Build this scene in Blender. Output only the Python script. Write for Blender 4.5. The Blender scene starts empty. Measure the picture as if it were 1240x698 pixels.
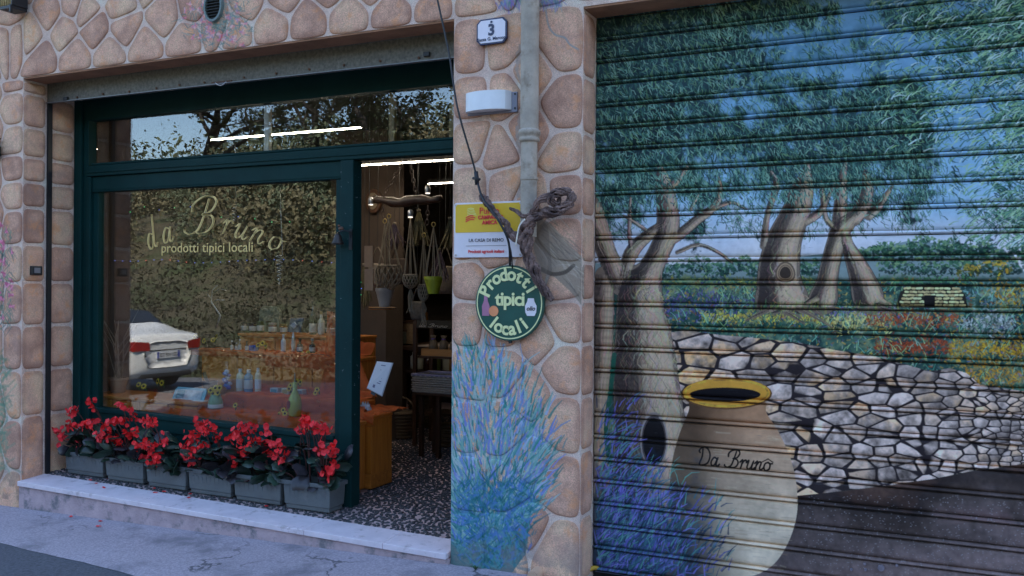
import bpy, bmesh, math, random
import numpy as np
from mathutils import Vector, Matrix, noise as mnoise
random.seed(7)
rng = np.random.default_rng(11)
S = bpy.context.scene
COL = S.collection
R = math.radians

# ------------------------------------------------------------------ camera
FPX, CX, CY = 1100.0, 620.0, 349.0            # focal length and centre, in photo pixels (1240 x 698)
_y, _p, _r = R(25.27), R(-0.056), R(0.392)
FW = np.array([-math.sin(_y)*math.cos(_p), math.cos(_y)*math.cos(_p), math.sin(_p)])
_rt = np.array([math.cos(_y), math.sin(_y), 0.0]); _up = np.cross(_rt, FW)
RT = math.cos(_r)*_rt+math.sin(_r)*_up
UP = -math.sin(_r)*_rt+math.cos(_r)*_up
CAM = np.array([0.0, -4.65, 1.65])
cam = bpy.data.cameras.new('camera'); camo = bpy.data.objects.new('camera', cam); COL.objects.link(camo)
cam.sensor_width = 36.0; cam.lens = 36.0*FPX/1240.0; cam.clip_end = 2000; cam.clip_start = 0.05
camo.matrix_world = Matrix(((RT[0], UP[0], -FW[0], CAM[0]), (RT[1], UP[1], -FW[1], CAM[1]), (RT[2], UP[2], -FW[2], CAM[2]), (0, 0, 0, 1)))
S.camera = camo

# ------------------------------------------------------------------ sky, sun, exposure
SUN_EL, SUN_ROT = R(50), R(30)
world = bpy.data.worlds.new('World'); S.world = world; world.use_nodes = True
wn = world.node_tree
sky = wn.nodes.new('ShaderNodeTexSky'); sky.sky_type = 'NISHITA'; sky.sun_disc = False
sky.sun_elevation = SUN_EL; sky.sun_rotation = SUN_ROT; sky.altitude = 200; sky.air_density = 1.0; sky.dust_density = 0.15; sky.ozone_density = 1.6
wn.nodes['Background'].inputs['Strength'].default_value = 0.15
wn.links.new(sky.outputs['Color'], wn.nodes['Background'].inputs['Color'])
sl = bpy.data.lights.new('sun', 'SUN'); sl.energy = 5.0; sl.angle = R(0.53); sl.color = (1.0, 0.93, 0.82)
so = bpy.data.objects.new('sun', sl); COL.objects.link(so)
sd = Vector((math.sin(SUN_ROT)*math.cos(SUN_EL), math.cos(SUN_ROT)*math.cos(SUN_EL), math.sin(SUN_EL)))
so.rotation_euler = sd.to_track_quat('Z', 'Y').to_euler(); so.location = (0, 12, 14)
S.view_settings.view_transform = 'Standard'; S.view_settings.look = 'None'
S.view_settings.exposure = 2.07; S.view_settings.gamma = 1.0
S.view_settings.use_curve_mapping = False
S.render.engine = 'CYCLES'
S.cycles.max_bounces = 8; S.cycles.transparent_max_bounces = 24; S.cycles.caustics_reflective = False; S.cycles.caustics_refractive = False

# ------------------------------------------------------------------ measuring helpers
def P(px, py, y=0.0):
    """the point of the vertical plane at depth y that the photo shows at pixel (px, py)"""
    d = FW+(px-CX)/FPX*RT-(py-CY)/FPX*UP
    return Vector(CAM+d*((y-CAM[1])/d[1]))
def PX(px, py, x):
    d = FW+(px-CX)/FPX*RT-(py-CY)/FPX*UP
    return Vector(CAM+d*((x-CAM[0])/d[0]))
def PV(pts, y):
    pts = np.asarray(pts, float)
    d = FW[None]+((pts[:, 0]-CX)/FPX)[:, None]*RT[None]-((pts[:, 1]-CY)/FPX)[:, None]*UP[None]
    t = (y-CAM[1])/d[:, 1]
    return CAM[0]+d[:, 0]*t, CAM[2]+d[:, 2]*t
def lin(c):
    c = c/255.0
    return c/12.92 if c <= 0.04045 else ((c+0.055)/1.055)**2.4
KA = (0.45, 0.54, 0.73)                        # light that falls on the shaded facade: turns a colour as seen into a surface colour
def A(r, g, b): return tuple(min(0.85, lin(c)/k) for c, k in zip((r, g, b), KA))
def TT(r, g, b): return tuple(min(0.85, lin(c)/k) for c, k in zip((r, g, b), (.37, .535, .82)))  # the same from a colour read exactly in the shade
def L(r, g, b): return tuple(lin(c) for c in (r, g, b))

# ------------------------------------------------------------------ mesh helpers
OFF = {}
class MB:
    def __init__(s): s.v = []; s.f = []
    def add(s, vs, fs):
        o = len(s.v); s.v += [tuple(p) for p in vs]; s.f += [tuple(i+o for i in q) for q in fs]; return s
    def box(s, x0, x1, y0, y1, z0, z1):
        return s.add([(x0, y0, z0), (x1, y0, z0), (x1, y1, z0), (x0, y1, z0), (x0, y0, z1), (x1, y0, z1), (x1, y1, z1), (x0, y1, z1)],
                     [(0, 3, 2, 1), (4, 5, 6, 7), (0, 1, 5, 4), (1, 2, 6, 5), (2, 3, 7, 6), (3, 0, 4, 7)])
    def hexa(s, p): # 8 points: bottom 4 ccw from front left, top 4
        return s.add(p, [(0, 3, 2, 1), (4, 5, 6, 7), (0, 1, 5, 4), (1, 2, 6, 5), (2, 3, 7, 6), (3, 0, 4, 7)])
    def prism(s, poly, y0, y1):  # polygon in x,z extruded along y
        n = len(poly)
        vs = [(x, y0, z) for x, z in poly]+[(x, y1, z) for x, z in poly]
        fs = [tuple(range(n)), tuple(range(2*n-1, n-1, -1))]+[(i+n, (i+1) % n+n, (i+1) % n, i) for i in range(n)]
        return s.add(vs, fs)
    def prismz(s, poly, z0, z1):
        n = len(poly)
        vs = [(x, y, z0) for x, y in poly]+[(x, y, z1) for x, y in poly]
        fs = [tuple(range(n-1, -1, -1)), tuple(range(n, 2*n))]+[(i, (i+1) % n, (i+1) % n+n, i+n) for i in range(n)]
        return s.add(vs, fs)
    def tube(s, pts, rad, n=8, closed=False):
        pts = [Vector(p) for p in pts]; m = len(pts)
        if not hasattr(rad, '__len__'): rad = [rad]*m
        vs = []; nrm = None
        for i, p in enumerate(pts):
            a = pts[(i-1) % m] if (closed or i > 0) else p; b = pts[(i+1) % m] if (closed or i < m-1) else p
            t = (b-a)
            t = t.normalized() if t.length > 1e-9 else Vector((0, 0, 1))
            if nrm is None: nrm = t.orthogonal().normalized()
            else:
                nrm = nrm-t*nrm.dot(t); nrm = nrm.normalized() if nrm.length > 1e-6 else t.orthogonal().normalized()
            bi = t.cross(nrm)
            for k in range(n):
                a_ = 2*math.pi*k/n
                vs.append(p+(nrm*math.cos(a_)+bi*math.sin(a_))*rad[i])
        fs = []
        for i in range(m if closed else m-1):
            for k in range(n):
                j = (i+1) % m
                fs.append((i*n+k, i*n+(k+1) % n, j*n+(k+1) % n, j*n+k))
        if not closed: fs += [tuple(range(n-1, -1, -1)), tuple(range((m-1)*n, m*n))]
        return s.add(vs, fs)
    def lathe(s, prof, c, n=16, sx=1, sy=1, rot=0):
        vs = []; m = len(prof)
        for r, z in prof:
            for k in range(n):
                a = 2*math.pi*k/n+rot
                vs.append((c[0]+r*sx*math.cos(a), c[1]+r*sy*math.sin(a), c[2]+z))
        fs = [(i*n+k, i*n+(k+1) % n, (i+1)*n+(k+1) % n, (i+1)*n+k) for i in range(m-1) for k in range(n)]
        if prof[0][0] > 1e-6: fs.append(tuple(range(n-1, -1, -1)))
        if prof[-1][0] > 1e-6: fs.append(tuple(range((m-1)*n, m*n)))
        return s.add(vs, fs)
    def disc(s, cx, cz, rx, rz, y0, y1, n=32):  # a disc facing -y
        return s.prism([(cx+rx*math.cos(2*math.pi*k/n), cz+rz*math.sin(2*math.pi*k/n)) for k in range(n)], y0, y1)
    def ball(s, c, r, n=8, m=6, sx=1, sy=1, sz=1):
        return s.lathe([(r*math.sin(math.pi*i/m)*1.0, -r*sz*math.cos(math.pi*i/m)) for i in range(m+1)], c, n, sx, sy)
    def grid(s, fn, nu, nv):
        vs = [fn(i/nu, j/nv) for j in range(nv+1) for i in range(nu+1)]
        return s.add(vs, [(j*(nu+1)+i, j*(nu+1)+i+1, (j+1)*(nu+1)+i+1, (j+1)*(nu+1)+i) for j in range(nv) for i in range(nu)])
    def mesh(s, name, off=(0, 0, 0), smooth=False):
        me = bpy.data.meshes.new(name)
        v = np.array(s.v, dtype=np.float32).reshape(-1, 3)-np.array(off, dtype=np.float32)
        me.from_pydata(v.tolist(), [], s.f); me.validate(); me.update()
        if smooth:
            me.shade_smooth() if hasattr(me, 'shade_smooth') else None
        return me
    def build(s, name, m, parent=None, smooth=False, bevel=0, seg=2, auto=None):
        if parent is None:
            v = np.array(s.v); lo = v.min(0); hi = v.max(0); off = ((lo[0]+hi[0])/2, (lo[1]+hi[1])/2, lo[2])
        else: off = OFF[parent.name]
        me = s.mesh(name, off, smooth)
        me.materials.append(m)
        o = bpy.data.objects.new(name, me); COL.objects.link(o)
        if parent is None: o.location = off
        else: o.parent = parent
        OFF[o.name] = off
        if auto: me.set_sharp_from_angle(angle=R(auto))
        if bevel:
            b = o.modifiers.new('bevel', 'BEVEL'); b.width = bevel; b.segments = seg; b.limit_method = 'ANGLE'; b.angle_limit = R(40)
        return o
def leaf_cloud(name, m_, centers, size, count, squash, leaf, seed):
    """many small leaf faces spread through the crowns given by centres and sizes, as one mesh"""
    g = np.random.default_rng(seed); C_ = np.repeat(np.asarray(centers, float), count, 0); S_ = np.repeat(np.asarray(size, float), count, 0); Q_ = np.repeat(np.asarray(squash, float), count, 0); N = len(C_)
    d = g.normal(size=(N, 3)); d /= np.linalg.norm(d, axis=1)[:, None]; r_ = g.random(N)**.38
    # lumpy outline: lobes per crown
    lob = 1+.28*np.sin(d[:, 0]*5+np.repeat(np.arange(len(centers)), count)*1.7)*np.cos(d[:, 2]*4+np.repeat(np.arange(len(centers)), count))
    p = C_+d*(r_*lob)[:, None]*S_[:, None]*Q_
    u = g.normal(size=(N, 3)); u /= np.linalg.norm(u, axis=1)[:, None]; v = np.cross(u, g.normal(size=(N, 3))); v /= np.linalg.norm(v, axis=1)[:, None]+1e-9
    k = (S_*leaf*g.uniform(.6, 1.4, N))[:, None]; u *= k; v *= k*.55
    vs = np.stack([p-u, p+v, p+u, p-v], 1).reshape(-1, 3).astype(np.float32); off = (vs[:, 0].mean(), vs[:, 1].mean(), vs[:, 2].min()); vs -= np.array(off, np.float32)
    me = bpy.data.meshes.new(name); me.vertices.add(N*4); me.vertices.foreach_set('co', vs.ravel()); me.loops.add(N*4); me.loops.foreach_set('vertex_index', np.arange(N*4, dtype=np.int32))
    me.polygons.add(N); me.polygons.foreach_set('loop_start', np.arange(0, N*4, 4, dtype=np.int32)); me.update(calc_edges=True); me.materials.append(m_)
    o = bpy.data.objects.new(name, me); COL.objects.link(o); o.location = off; OFF[o.name] = off; return o
def tag(o, label=None, cat=None, group=None, kind=None):
    if label: o['label'] = label
    if cat: o['category'] = cat
    if group: o['group'] = group
    if kind: o['kind'] = kind
    return o
def thing(name, label, cat, loc=(0, 0, 0), group=None):
    o = bpy.data.objects.new(name, None); COL.objects.link(o); o.location = loc
    o.empty_display_size = 0.05
    OFF[o.name] = tuple(loc); return tag(o, label, cat, group)
def link_copy(me, name, parent, loc, rot=(0, 0, 0), sc=1.0):
    """one more piece that shares its mesh; loc in world metres"""
    o = bpy.data.objects.new(name, me); COL.objects.link(o); o.parent = parent
    off = OFF[parent.name]
    o.location = (loc[0]-off[0], loc[1]-off[1], loc[2]-off[2]); o.rotation_euler = rot
    o.scale = (sc, sc, sc) if not hasattr(sc, '__len__') else sc
    OFF[o.name] = off
    return o
def spline(pts, n=6, closed=False):
    pts = [Vector(p) for p in pts]; out = []; m = len(pts)
    rg = range(m if closed else m-1)
    for i in rg:
        p1 = pts[i]; p2 = pts[(i+1) % m]
        p0 = pts[(i-1) % m] if (closed or i > 0) else p1*2-p2
        p3 = pts[(i+2) % m] if (closed or i < m-2) else p2*2-p1
        for k in range(n):
            t = k/n
            out.append(0.5*((2*p1)+(p2-p0)*t+(2*p0-5*p1+4*p2-p3)*t*t+(3*p1-p0-3*p2+p3)*t**3))
    if not closed: out.append(pts[-1])
    return out
def text_mb(txt, size, extrude=0.002, offset=0.0, align='CENTER', shear=0.0, spacing=1.0):
    """letters as a mesh, facing -y, baseline at the origin"""
    cu = bpy.data.curves.new('letters', 'FONT'); cu.body = txt; cu.size = size; cu.extrude = extrude; cu.offset = offset
    cu.align_x = align; cu.shear = shear; cu.space_character = spacing; cu.resolution_u = 3
    o = bpy.data.objects.new('letters', cu); COL.objects.link(o)
    dg = bpy.context.evaluated_depsgraph_get(); me = o.evaluated_get(dg).to_mesh()
    vs = [(v.co.x, -v.co.z, v.co.y) for v in me.vertices]; fs = [tuple(p.vertices) for p in me.polygons]
    o.evaluated_get(dg).to_mesh_clear(); bpy.data.objects.remove(o); bpy.data.curves.remove(cu)
    m = MB(); m.add(vs, fs); return m
def place(m, origin, roty=0.0, sx=1.0):
    """turn letters in the facade plane and move them"""
    c, s_ = math.cos(roty), math.sin(roty); out = MB()
    out.add([(origin[0]+x*sx*c-z*s_, origin[1]+y, origin[2]+x*sx*s_+z*c) for x, y, z in m.v], m.f)
    return out
def merge(*ms):
    o = MB()
    for m in ms: o.add(m.v, m.f)
    return o
def ribbon(pts, w, y):
    """a flat painted line in a plane of constant depth y, 2 mm thick; pts are (x, z)"""
    m = MB(); n = len(pts); Lp = []; Rp = []
    if not hasattr(w, '__len__'): w = [w]*n
    for i, p in enumerate(pts):
        a = pts[max(0, i-1)]; b = pts[min(n-1, i+1)]
        dx, dz = b[0]-a[0], b[1]-a[1]; l = math.hypot(dx, dz) or 1e-6
        nx, nz = -dz/l*w[i]/2, dx/l*w[i]/2
        Lp.append((p[0]+nx, p[1]+nz)); Rp.append((p[0]-nx, p[1]-nz))
    vs = [(x, y, z) for x, z in Lp]+[(x, y, z) for x, z in Rp]+[(x, y+.0015, z) for x, z in Lp]+[(x, y+.0015, z) for x, z in Rp]
    fs = []
    for i in range(n-1):
        fs += [(i, n+i, n+i+1, i+1), (2*n+i, 2*n+i+1, 3*n+i+1, 3*n+i), (i, i+1, 2*n+i+1, 2*n+i), (n+i, 3*n+i, 3*n+i+1, n+i+1)]
    return m.add(vs, fs)

# ------------------------------------------------------------------ materials
MATS = {}
def nn(nt, t, **k):
    n = nt.nodes.new(t)
    for a, b in k.items(): setattr(n, a, b)
    return n
def mat(name, col, rough=0.6, var=0.12, scale=8.0, bump=0.0, bscale=60.0, metal=0.0, spec=0.5, spots=None, alpha=1.0, emit=None, estr=0.0, trans=0.0, objvar=0.0, coat=0.0, cracks=None):
    if name in MATS: return MATS[name]
    m = bpy.data.materials.new(name); m.use_nodes = True; nt = m.node_tree; b = nt.nodes['Principled BSDF']
    b.inputs['Roughness'].default_value = rough; b.inputs['Metallic'].default_value = metal
    b.inputs['Specular IOR Level'].default_value = spec
    if coat: b.inputs['Coat Weight'].default_value = coat
    g = nn(nt, 'ShaderNodeNewGeometry')
    tx = nn(nt, 'ShaderNodeTexNoise'); tx.inputs['Scale'].default_value = scale; tx.inputs['Detail'].default_value = 6; tx.inputs['Roughness'].default_value = 0.65
    nt.links.new(g.outputs['Position'], tx.inputs['Vector'])
    rp = nn(nt, 'ShaderNodeMapRange'); rp.inputs['From Min'].default_value = 0.3; rp.inputs['From Max'].default_value = 0.7
    rp.inputs['To Min'].default_value = 1-var; rp.inputs['To Max'].default_value = 1+var
    nt.links.new(tx.outputs['Fac'], rp.inputs['Value'])
    val = rp.outputs['Result']
    if objvar:
        oi = nn(nt, 'ShaderNodeObjectInfo'); r2 = nn(nt, 'ShaderNodeMapRange'); r2.inputs['To Min'].default_value = 1-objvar; r2.inputs['To Max'].default_value = 1+objvar
        nt.links.new(oi.outputs['Random'], r2.inputs['Value'])
        mm = nn(nt, 'ShaderNodeMath', operation='MULTIPLY'); nt.links.new(val, mm.inputs[0]); nt.links.new(r2.outputs['Result'], mm.inputs[1]); val = mm.outputs[0]
    vm = nn(nt, 'ShaderNodeVectorMath', operation='SCALE'); vm.inputs[0].default_value = col[:3]
    nt.links.new(val, vm.inputs['Scale']); out = vm.outputs['Vector']
    if spots:  # (colour, scale, threshold, softness): worn or dirty patches with a shape of their own
        sc, ss, st, sf = spots
        t2 = nn(nt, 'ShaderNodeTexNoise'); t2.inputs['Scale'].default_value = ss; t2.inputs['Detail'].default_value = 8; t2.inputs['Roughness'].default_value = 0.7
        nt.links.new(g.outputs['Position'], t2.inputs['Vector'])
        r3 = nn(nt, 'ShaderNodeMapRange'); r3.inputs['From Min'].default_value = st; r3.inputs['From Max'].default_value = st+sf
        nt.links.new(t2.outputs['Fac'], r3.inputs['Value'])
        mx = nn(nt, 'ShaderNodeMix', data_type='RGBA'); nt.links.new(r3.outputs['Result'], mx.inputs[0]); nt.links.new(out, mx.inputs[6]); mx.inputs[7].default_value = (*sc[:3], 1); out = mx.outputs[2]
    if cracks:  # (colour, cell scale, line width): hairline cracks along warped cells, broken up by noise
        cc, cs_, cw = cracks
        wq = nn(nt, 'ShaderNodeTexNoise'); wq.inputs['Scale'].default_value = 5; wq.inputs['Detail'].default_value = 5; nt.links.new(g.outputs['Position'], wq.inputs['Vector'])
        wm = nn(nt, 'ShaderNodeVectorMath', operation='MULTIPLY_ADD'); nt.links.new(wq.outputs['Color'], wm.inputs[0]); wm.inputs[1].default_value = (.35, .35, .35); nt.links.new(g.outputs['Position'], wm.inputs[2])
        vo = nn(nt, 'ShaderNodeTexVoronoi', feature='DISTANCE_TO_EDGE'); vo.inputs['Scale'].default_value = cs_; nt.links.new(wm.outputs[0], vo.inputs['Vector'])
        r6 = nn(nt, 'ShaderNodeMapRange'); r6.inputs['From Min'].default_value = cw*.4; r6.inputs['From Max'].default_value = cw; r6.inputs['To Min'].default_value = 1; r6.inputs['To Max'].default_value = 0; nt.links.new(vo.outputs['Distance'], r6.inputs['Value'])
        r7 = nn(nt, 'ShaderNodeMapRange'); r7.inputs['From Min'].default_value = .48; r7.inputs['From Max'].default_value = .56; nt.links.new(tx.outputs['Fac'], r7.inputs['Value'])
        t8 = nn(nt, 'ShaderNodeTexNoise'); t8.inputs['Scale'].default_value = 1.1; nt.links.new(g.outputs['Position'], t8.inputs['Vector']); nt.links.new(t8.outputs['Fac'], r7.inputs['Value'])
        m6 = nn(nt, 'ShaderNodeMath', operation='MULTIPLY'); nt.links.new(r6.outputs['Result'], m6.inputs[0]); nt.links.new(r7.outputs['Result'], m6.inputs[1])
        x6 = nn(nt, 'ShaderNodeMix', data_type='RGBA'); nt.links.new(m6.outputs[0], x6.inputs[0]); nt.links.new(out, x6.inputs[6]); x6.inputs[7].default_value = (*cc, 1); out = x6.outputs[2]
    nt.links.new(out, b.inputs['Base Color'])
    if bump:
        t4 = nn(nt, 'ShaderNodeTexNoise'); t4.inputs['Scale'].default_value = bscale; t4.inputs['Detail'].default_value = 5
        nt.links.new(g.outputs['Position'], t4.inputs['Vector'])
        bp = nn(nt, 'ShaderNodeBump'); bp.inputs['Strength'].default_value = bump; bp.inputs['Distance'].default_value = 0.01
        nt.links.new(t4.outputs['Fac'], bp.inputs['Height']); nt.links.new(bp.outputs['Normal'], b.inputs['Normal'])
    if emit: b.inputs['Emission Color'].default_value = (*emit[:3], 1); b.inputs['Emission Strength'].default_value = estr
    if trans: b.inputs['Transmission Weight'].default_value = trans
    if alpha < 1: b.inputs['Alpha'].default_value = alpha
    MATS[name] = m; return m
def wood(name, c1, c2, rough=0.45, axis='Z', scale=2.0, bump=0.15):
    m = bpy.data.materials.new(name); m.use_nodes = True; nt = m.node_tree; b = nt.nodes['Principled BSDF']; b.inputs['Roughness'].default_value = rough
    g = nn(nt, 'ShaderNodeNewGeometry'); mp = nn(nt, 'ShaderNodeMapping')
    mp.inputs['Scale'].default_value = {'Z': (14, 14, 0.9), 'X': (0.9, 14, 14), 'Y': (14, .9, 14)}[axis]
    nt.links.new(g.outputs['Position'], mp.inputs['Vector'])
    t = nn(nt, 'ShaderNodeTexNoise'); t.inputs['Scale'].default_value = scale; t.inputs['Detail'].default_value = 9; t.inputs['Roughness'].default_value = .68; t.inputs['Distortion'].default_value = 0.6
    nt.links.new(mp.outputs['Vector'], t.inputs['Vector'])
    cr = nn(nt, 'ShaderNodeValToRGB'); cr.color_ramp.elements[0].position = .32; cr.color_ramp.elements[1].position = .68
    cr.color_ramp.elements[0].color = (*c1, 1); cr.color_ramp.elements[1].color = (*c2, 1)
    nt.links.new(t.outputs['Fac'], cr.inputs['Fac']); nt.links.new(cr.outputs['Color'], b.inputs['Base Color'])
    bp = nn(nt, 'ShaderNodeBump'); bp.inputs['Strength'].default_value = bump; bp.inputs['Distance'].default_value = .004
    nt.links.new(t.outputs['Fac'], bp.inputs['Height']); nt.links.new(bp.outputs['Normal'], b.inputs['Normal'])
    MATS[name] = m; return m
def glass_mat(name, f0=0.05, tint=(.93, .96, .95), bumpy=0.0):
    m = bpy.data.materials.new(name); m.use_nodes = True; nt = m.node_tree; nt.nodes.remove(nt.nodes['Principled BSDF'])
    g = nn(nt, 'ShaderNodeNewGeometry'); d = nn(nt, 'ShaderNodeVectorMath', operation='DOT_PRODUCT')
    nt.links.new(g.outputs['Incoming'], d.inputs[0]); nt.links.new(g.outputs['True Normal'], d.inputs[1])
    ab = nn(nt, 'ShaderNodeMath', operation='ABSOLUTE'); nt.links.new(d.outputs['Value'], ab.inputs[0])
    om = nn(nt, 'ShaderNodeMath', operation='SUBTRACT'); om.inputs[0].default_value = 1; nt.links.new(ab.outputs[0], om.inputs[1])
    pw = nn(nt, 'ShaderNodeMath', operation='POWER'); nt.links.new(om.outputs[0], pw.inputs[0]); pw.inputs[1].default_value = 5
    ma = nn(nt, 'ShaderNodeMath', operation='MULTIPLY_ADD'); nt.links.new(pw.outputs[0], ma.inputs[0]); ma.inputs[1].default_value = 1-f0; ma.inputs[2].default_value = f0
    tr = nn(nt, 'ShaderNodeBsdfTransparent'); tr.inputs['Color'].default_value = (*tint, 1)
    gl = nn(nt, 'ShaderNodeBsdfGlossy'); gl.inputs['Roughness'].default_value = 0.0
    if bumpy:
        t = nn(nt, 'ShaderNodeTexNoise'); t.inputs['Scale'].default_value = 2.2; t.inputs['Detail'].default_value = 1
        nt.links.new(g.outputs['Position'], t.inputs['Vector'])
        bp = nn(nt, 'ShaderNodeBump'); bp.inputs['Strength'].default_value = bumpy; bp.inputs['Distance'].default_value = .01
        nt.links.new(t.outputs['Fac'], bp.inputs['Height']); nt.links.new(bp.outputs['Normal'], gl.inputs['Normal'])
    mx = nn(nt, 'ShaderNodeMixShader'); nt.links.new(ma.outputs[0], mx.inputs[0]); nt.links.new(tr.outputs[0], mx.inputs[1]); nt.links.new(gl.outputs[0], mx.inputs[2])
    nt.links.new(mx.outputs[0], nt.nodes['Material Output'].inputs['Surface'])
    MATS[name] = m; return m
# ------------------------------------------------------------------ brush painting on walls (the place has painted murals)
class Canvas:
    def __init__(s, x0, x1, z0, z1, ppm, y, clear=True):
        s.x0, s.x1, s.z0, s.z1, s.ppm, s.y = x0, x1, z0, z1, ppm, y
        s.W = int((x1-x0)*ppm); s.H = int((z1-z0)*ppm)
        s.a = np.zeros((s.H, s.W, 4), np.float32)
        if not clear: s.a[..., 3] = 1
        xs = x0+(np.arange(s.W)+.5)/ppm; zs = z0+(np.arange(s.H)+.5)/ppm
        X, Zz = np.meshgrid(xs, zs)
        dx, dy, dz = X-CAM[0], y-CAM[1], Zz-CAM[2]
        dep = dx*FW[0]+dy*FW[1]+dz*FW[2]
        s.px = (CX+FPX*(dx*RT[0]+dy*RT[1]+dz*RT[2])/dep).astype(np.float32)
        s.py = (CY-FPX*(dx*UP[0]+dy*UP[1]+dz*UP[2])/dep).astype(np.float32)
    def to(s, pts):
        x, z = PV(pts, s.y); return np.stack([(x-s.x0)*s.ppm, (z-s.z0)*s.ppm], 1)
    def sc(s, p):
        q = s.to([p, (p[0], p[1]+4)]); return abs(q[1, 1]-q[0, 1])/4
    def blend(s, mask, col, sl=None):
        v = s.a if sl is None else s.a[sl]
        m = mask[..., None]
        v[..., :3] += (np.asarray(col, np.float32)-v[..., :3])*np.where(v[..., 3:4] > 0.01, m, (m > 0))
        v[..., 3:4] += (1-v[..., 3:4])*m
    def seg(s, a, b, wa, wb, col, al):
        r = max(wa, wb)/2+1.5
        c0 = max(0, int(min(a[0], b[0])-r)); c1 = min(s.W, int(max(a[0], b[0])+r)+1)
        r0 = max(0, int(min(a[1], b[1])-r)); r1 = min(s.H, int(max(a[1], b[1])+r)+1)
        if c1 <= c0 or r1 <= r0: return
        X = np.arange(c0, c1, dtype=np.float32)[None]+.5-a[0]; Yy = np.arange(r0, r1, dtype=np.float32)[:, None]+.5-a[1]
        dx, dy = b[0]-a[0], b[1]-a[1]; l2 = dx*dx+dy*dy+1e-6
        t = np.clip((X*dx+Yy*dy)/l2, 0, 1)
        d = np.sqrt((X-t*dx)**2+(Yy-t*dy)**2)
        cov = np.clip((wa+(wb-wa)*t)/2+.5-d, 0, 1)*al
        s.blend(cov.astype(np.float32), col, (slice(r0, r1), slice(c0, c1)))
    def stroke(s, pts, w, col, al=1.0, w2=None, smooth=0):
        """pts in photo pixels, width in photo pixels tapering to w2"""
        if smooth: pts = [(p.x, p.y) for p in spline([(q[0], q[1], 0) for q in pts], smooth)]
        k = s.sc(pts[0]); q = s.to(pts); n = len(q)
        if not hasattr(w, '__len__'):
            w2 = w if w2 is None else w2
            w = [w+(w2-w)*i/max(1, n-1) for i in range(n)]
        for i in range(n-1): s.seg(q[i], q[i+1], w[i]*k, w[i+1]*k, col, al)
    def inside(s, pts):
        q = s.to(pts)
        c0 = max(0, int(q[:, 0].min())); c1 = min(s.W, int(q[:, 0].max())+2); r0 = max(0, int(q[:, 1].min())); r1 = min(s.H, int(q[:, 1].max())+2)
        m = np.zeros((max(0, r1-r0), max(0, c1-c0)), np.float32); n = len(q)
        if m.size == 0: return m, (slice(0, 0), slice(0, 0))
        for ox, oy in ((.25, .25), (.75, .25), (.25, .75), (.75, .75)):
            X = np.arange(c0, c1)[None]+ox; Yy = np.arange(r0, r1)[:, None]+oy
            ins = np.zeros(m.shape, bool)
            for i in range(n):
                x1, y1 = q[i]; x2, y2 = q[(i+1) % n]
                if y1 == y2: continue
                c = ((y1 > Yy) != (y2 > Yy)) & (X < (x2-x1)*(Yy-y1)/(y2-y1)+x1); ins ^= c
            m += ins*.25
        return m, (slice(r0, r1), slice(c0, c1))
    def poly(s, pts, col, al=1.0, smooth=0):
        if smooth: pts = [(p.x, p.y) for p in spline([(q[0], q[1], 0) for q in pts], smooth, True)]
        m, sl = s.inside(pts)
        if m.size: s.blend(m*al, col, sl)
        return m, sl
    def image(s, name):
        im = bpy.data.images.new(name, s.W, s.H, alpha=True, float_buffer=True)
        im.colorspace_settings.name = 'Non-Color'
        a = s.a.copy(); im.pixels.foreach_set(np.ascontiguousarray(a).ravel()); im.update(); im.pack(); return im
def fbm(H, W, cell, octs=4, seed=0):
    g = np.random.default_rng(seed); out = np.zeros((H, W), np.float32); amp = 1; tot = 0
    for o in range(octs):
        c = max(2, cell/(2**o)); h, w = int(H/c)+3, int(W/c)+3
        n = g.random((h, w)).astype(np.float32)
        yy = np.arange(H)/c; xx = np.arange(W)/c; y0 = yy.astype(int); x0 = xx.astype(int)
        fy = (yy-y0)[:, None]; fx = (xx-x0)[None]; fy = fy*fy*(3-2*fy); fx = fx*fx*(3-2*fx)
        v = (n[y0][:, x0]*(1-fx)+n[y0][:, x0+1]*fx)*(1-fy)+(n[y0+1][:, x0]*(1-fx)+n[y0+1][:, x0+1]*fx)*fy
        out += amp*v; tot += amp; amp *= .55
    return out/tot
GLYPH = {
 'D': [[(.12, .98), (.16, .5), (.04, .04), (.3, .0), (.62, .2), (.68, .62), (.45, .95), (.1, 1.02), (-.1, .82), (-.02, .7)]],
 'd': [[(.42, .42), (.22, .5), (.05, .25), (.12, .02), (.3, .08), (.42, .38)], [(.6, 1.05), (.47, .45), (.4, .1), (.5, .0), (.62, .12)]],
 'a': [[(.42, .42), (.22, .5), (.05, .25), (.12, .02), (.3, .08), (.42, .38)], [(.47, .5), (.4, .1), (.5, .0), (.64, .14)]],
 'B': [[(.52, .96), (.42, .5), (.28, .12), (.06, .0), (-.14, .07), (-.16, .14)], [(.02, .62), (.02, .82), (.26, 1.0), (.58, 1.03), (.76, .86), (.62, .6), (.36, .53), (.64, .48), (.74, .28), (.6, .06), (.34, .0), (.16, .06)]],
 'r': [[(-.04, .36), (.13, .5), (.1, .2), (.05, .0)], [(.1, .25), (.22, .44), (.36, .5), (.42, .4)]],
 'u': [[(-.04, .36), (.12, .5), (.05, .12), (.16, .0), (.32, .12), (.43, .45)], [(.45, .5), (.37, .1), (.46, .0), (.6, .14)]],
 'n': [[(-.04, .36), (.13, .5), (.08, .2), (.04, .0)], [(.08, .25), (.26, .47), (.4, .42), (.34, .14), (.43, .0), (.58, .14)]],
 'o': [[(.3, .49), (.1, .4), (.05, .15), (.2, .0), (.42, .12), (.44, .38), (.3, .49), (.42, .42), (.6, .44)]],
}
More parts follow.
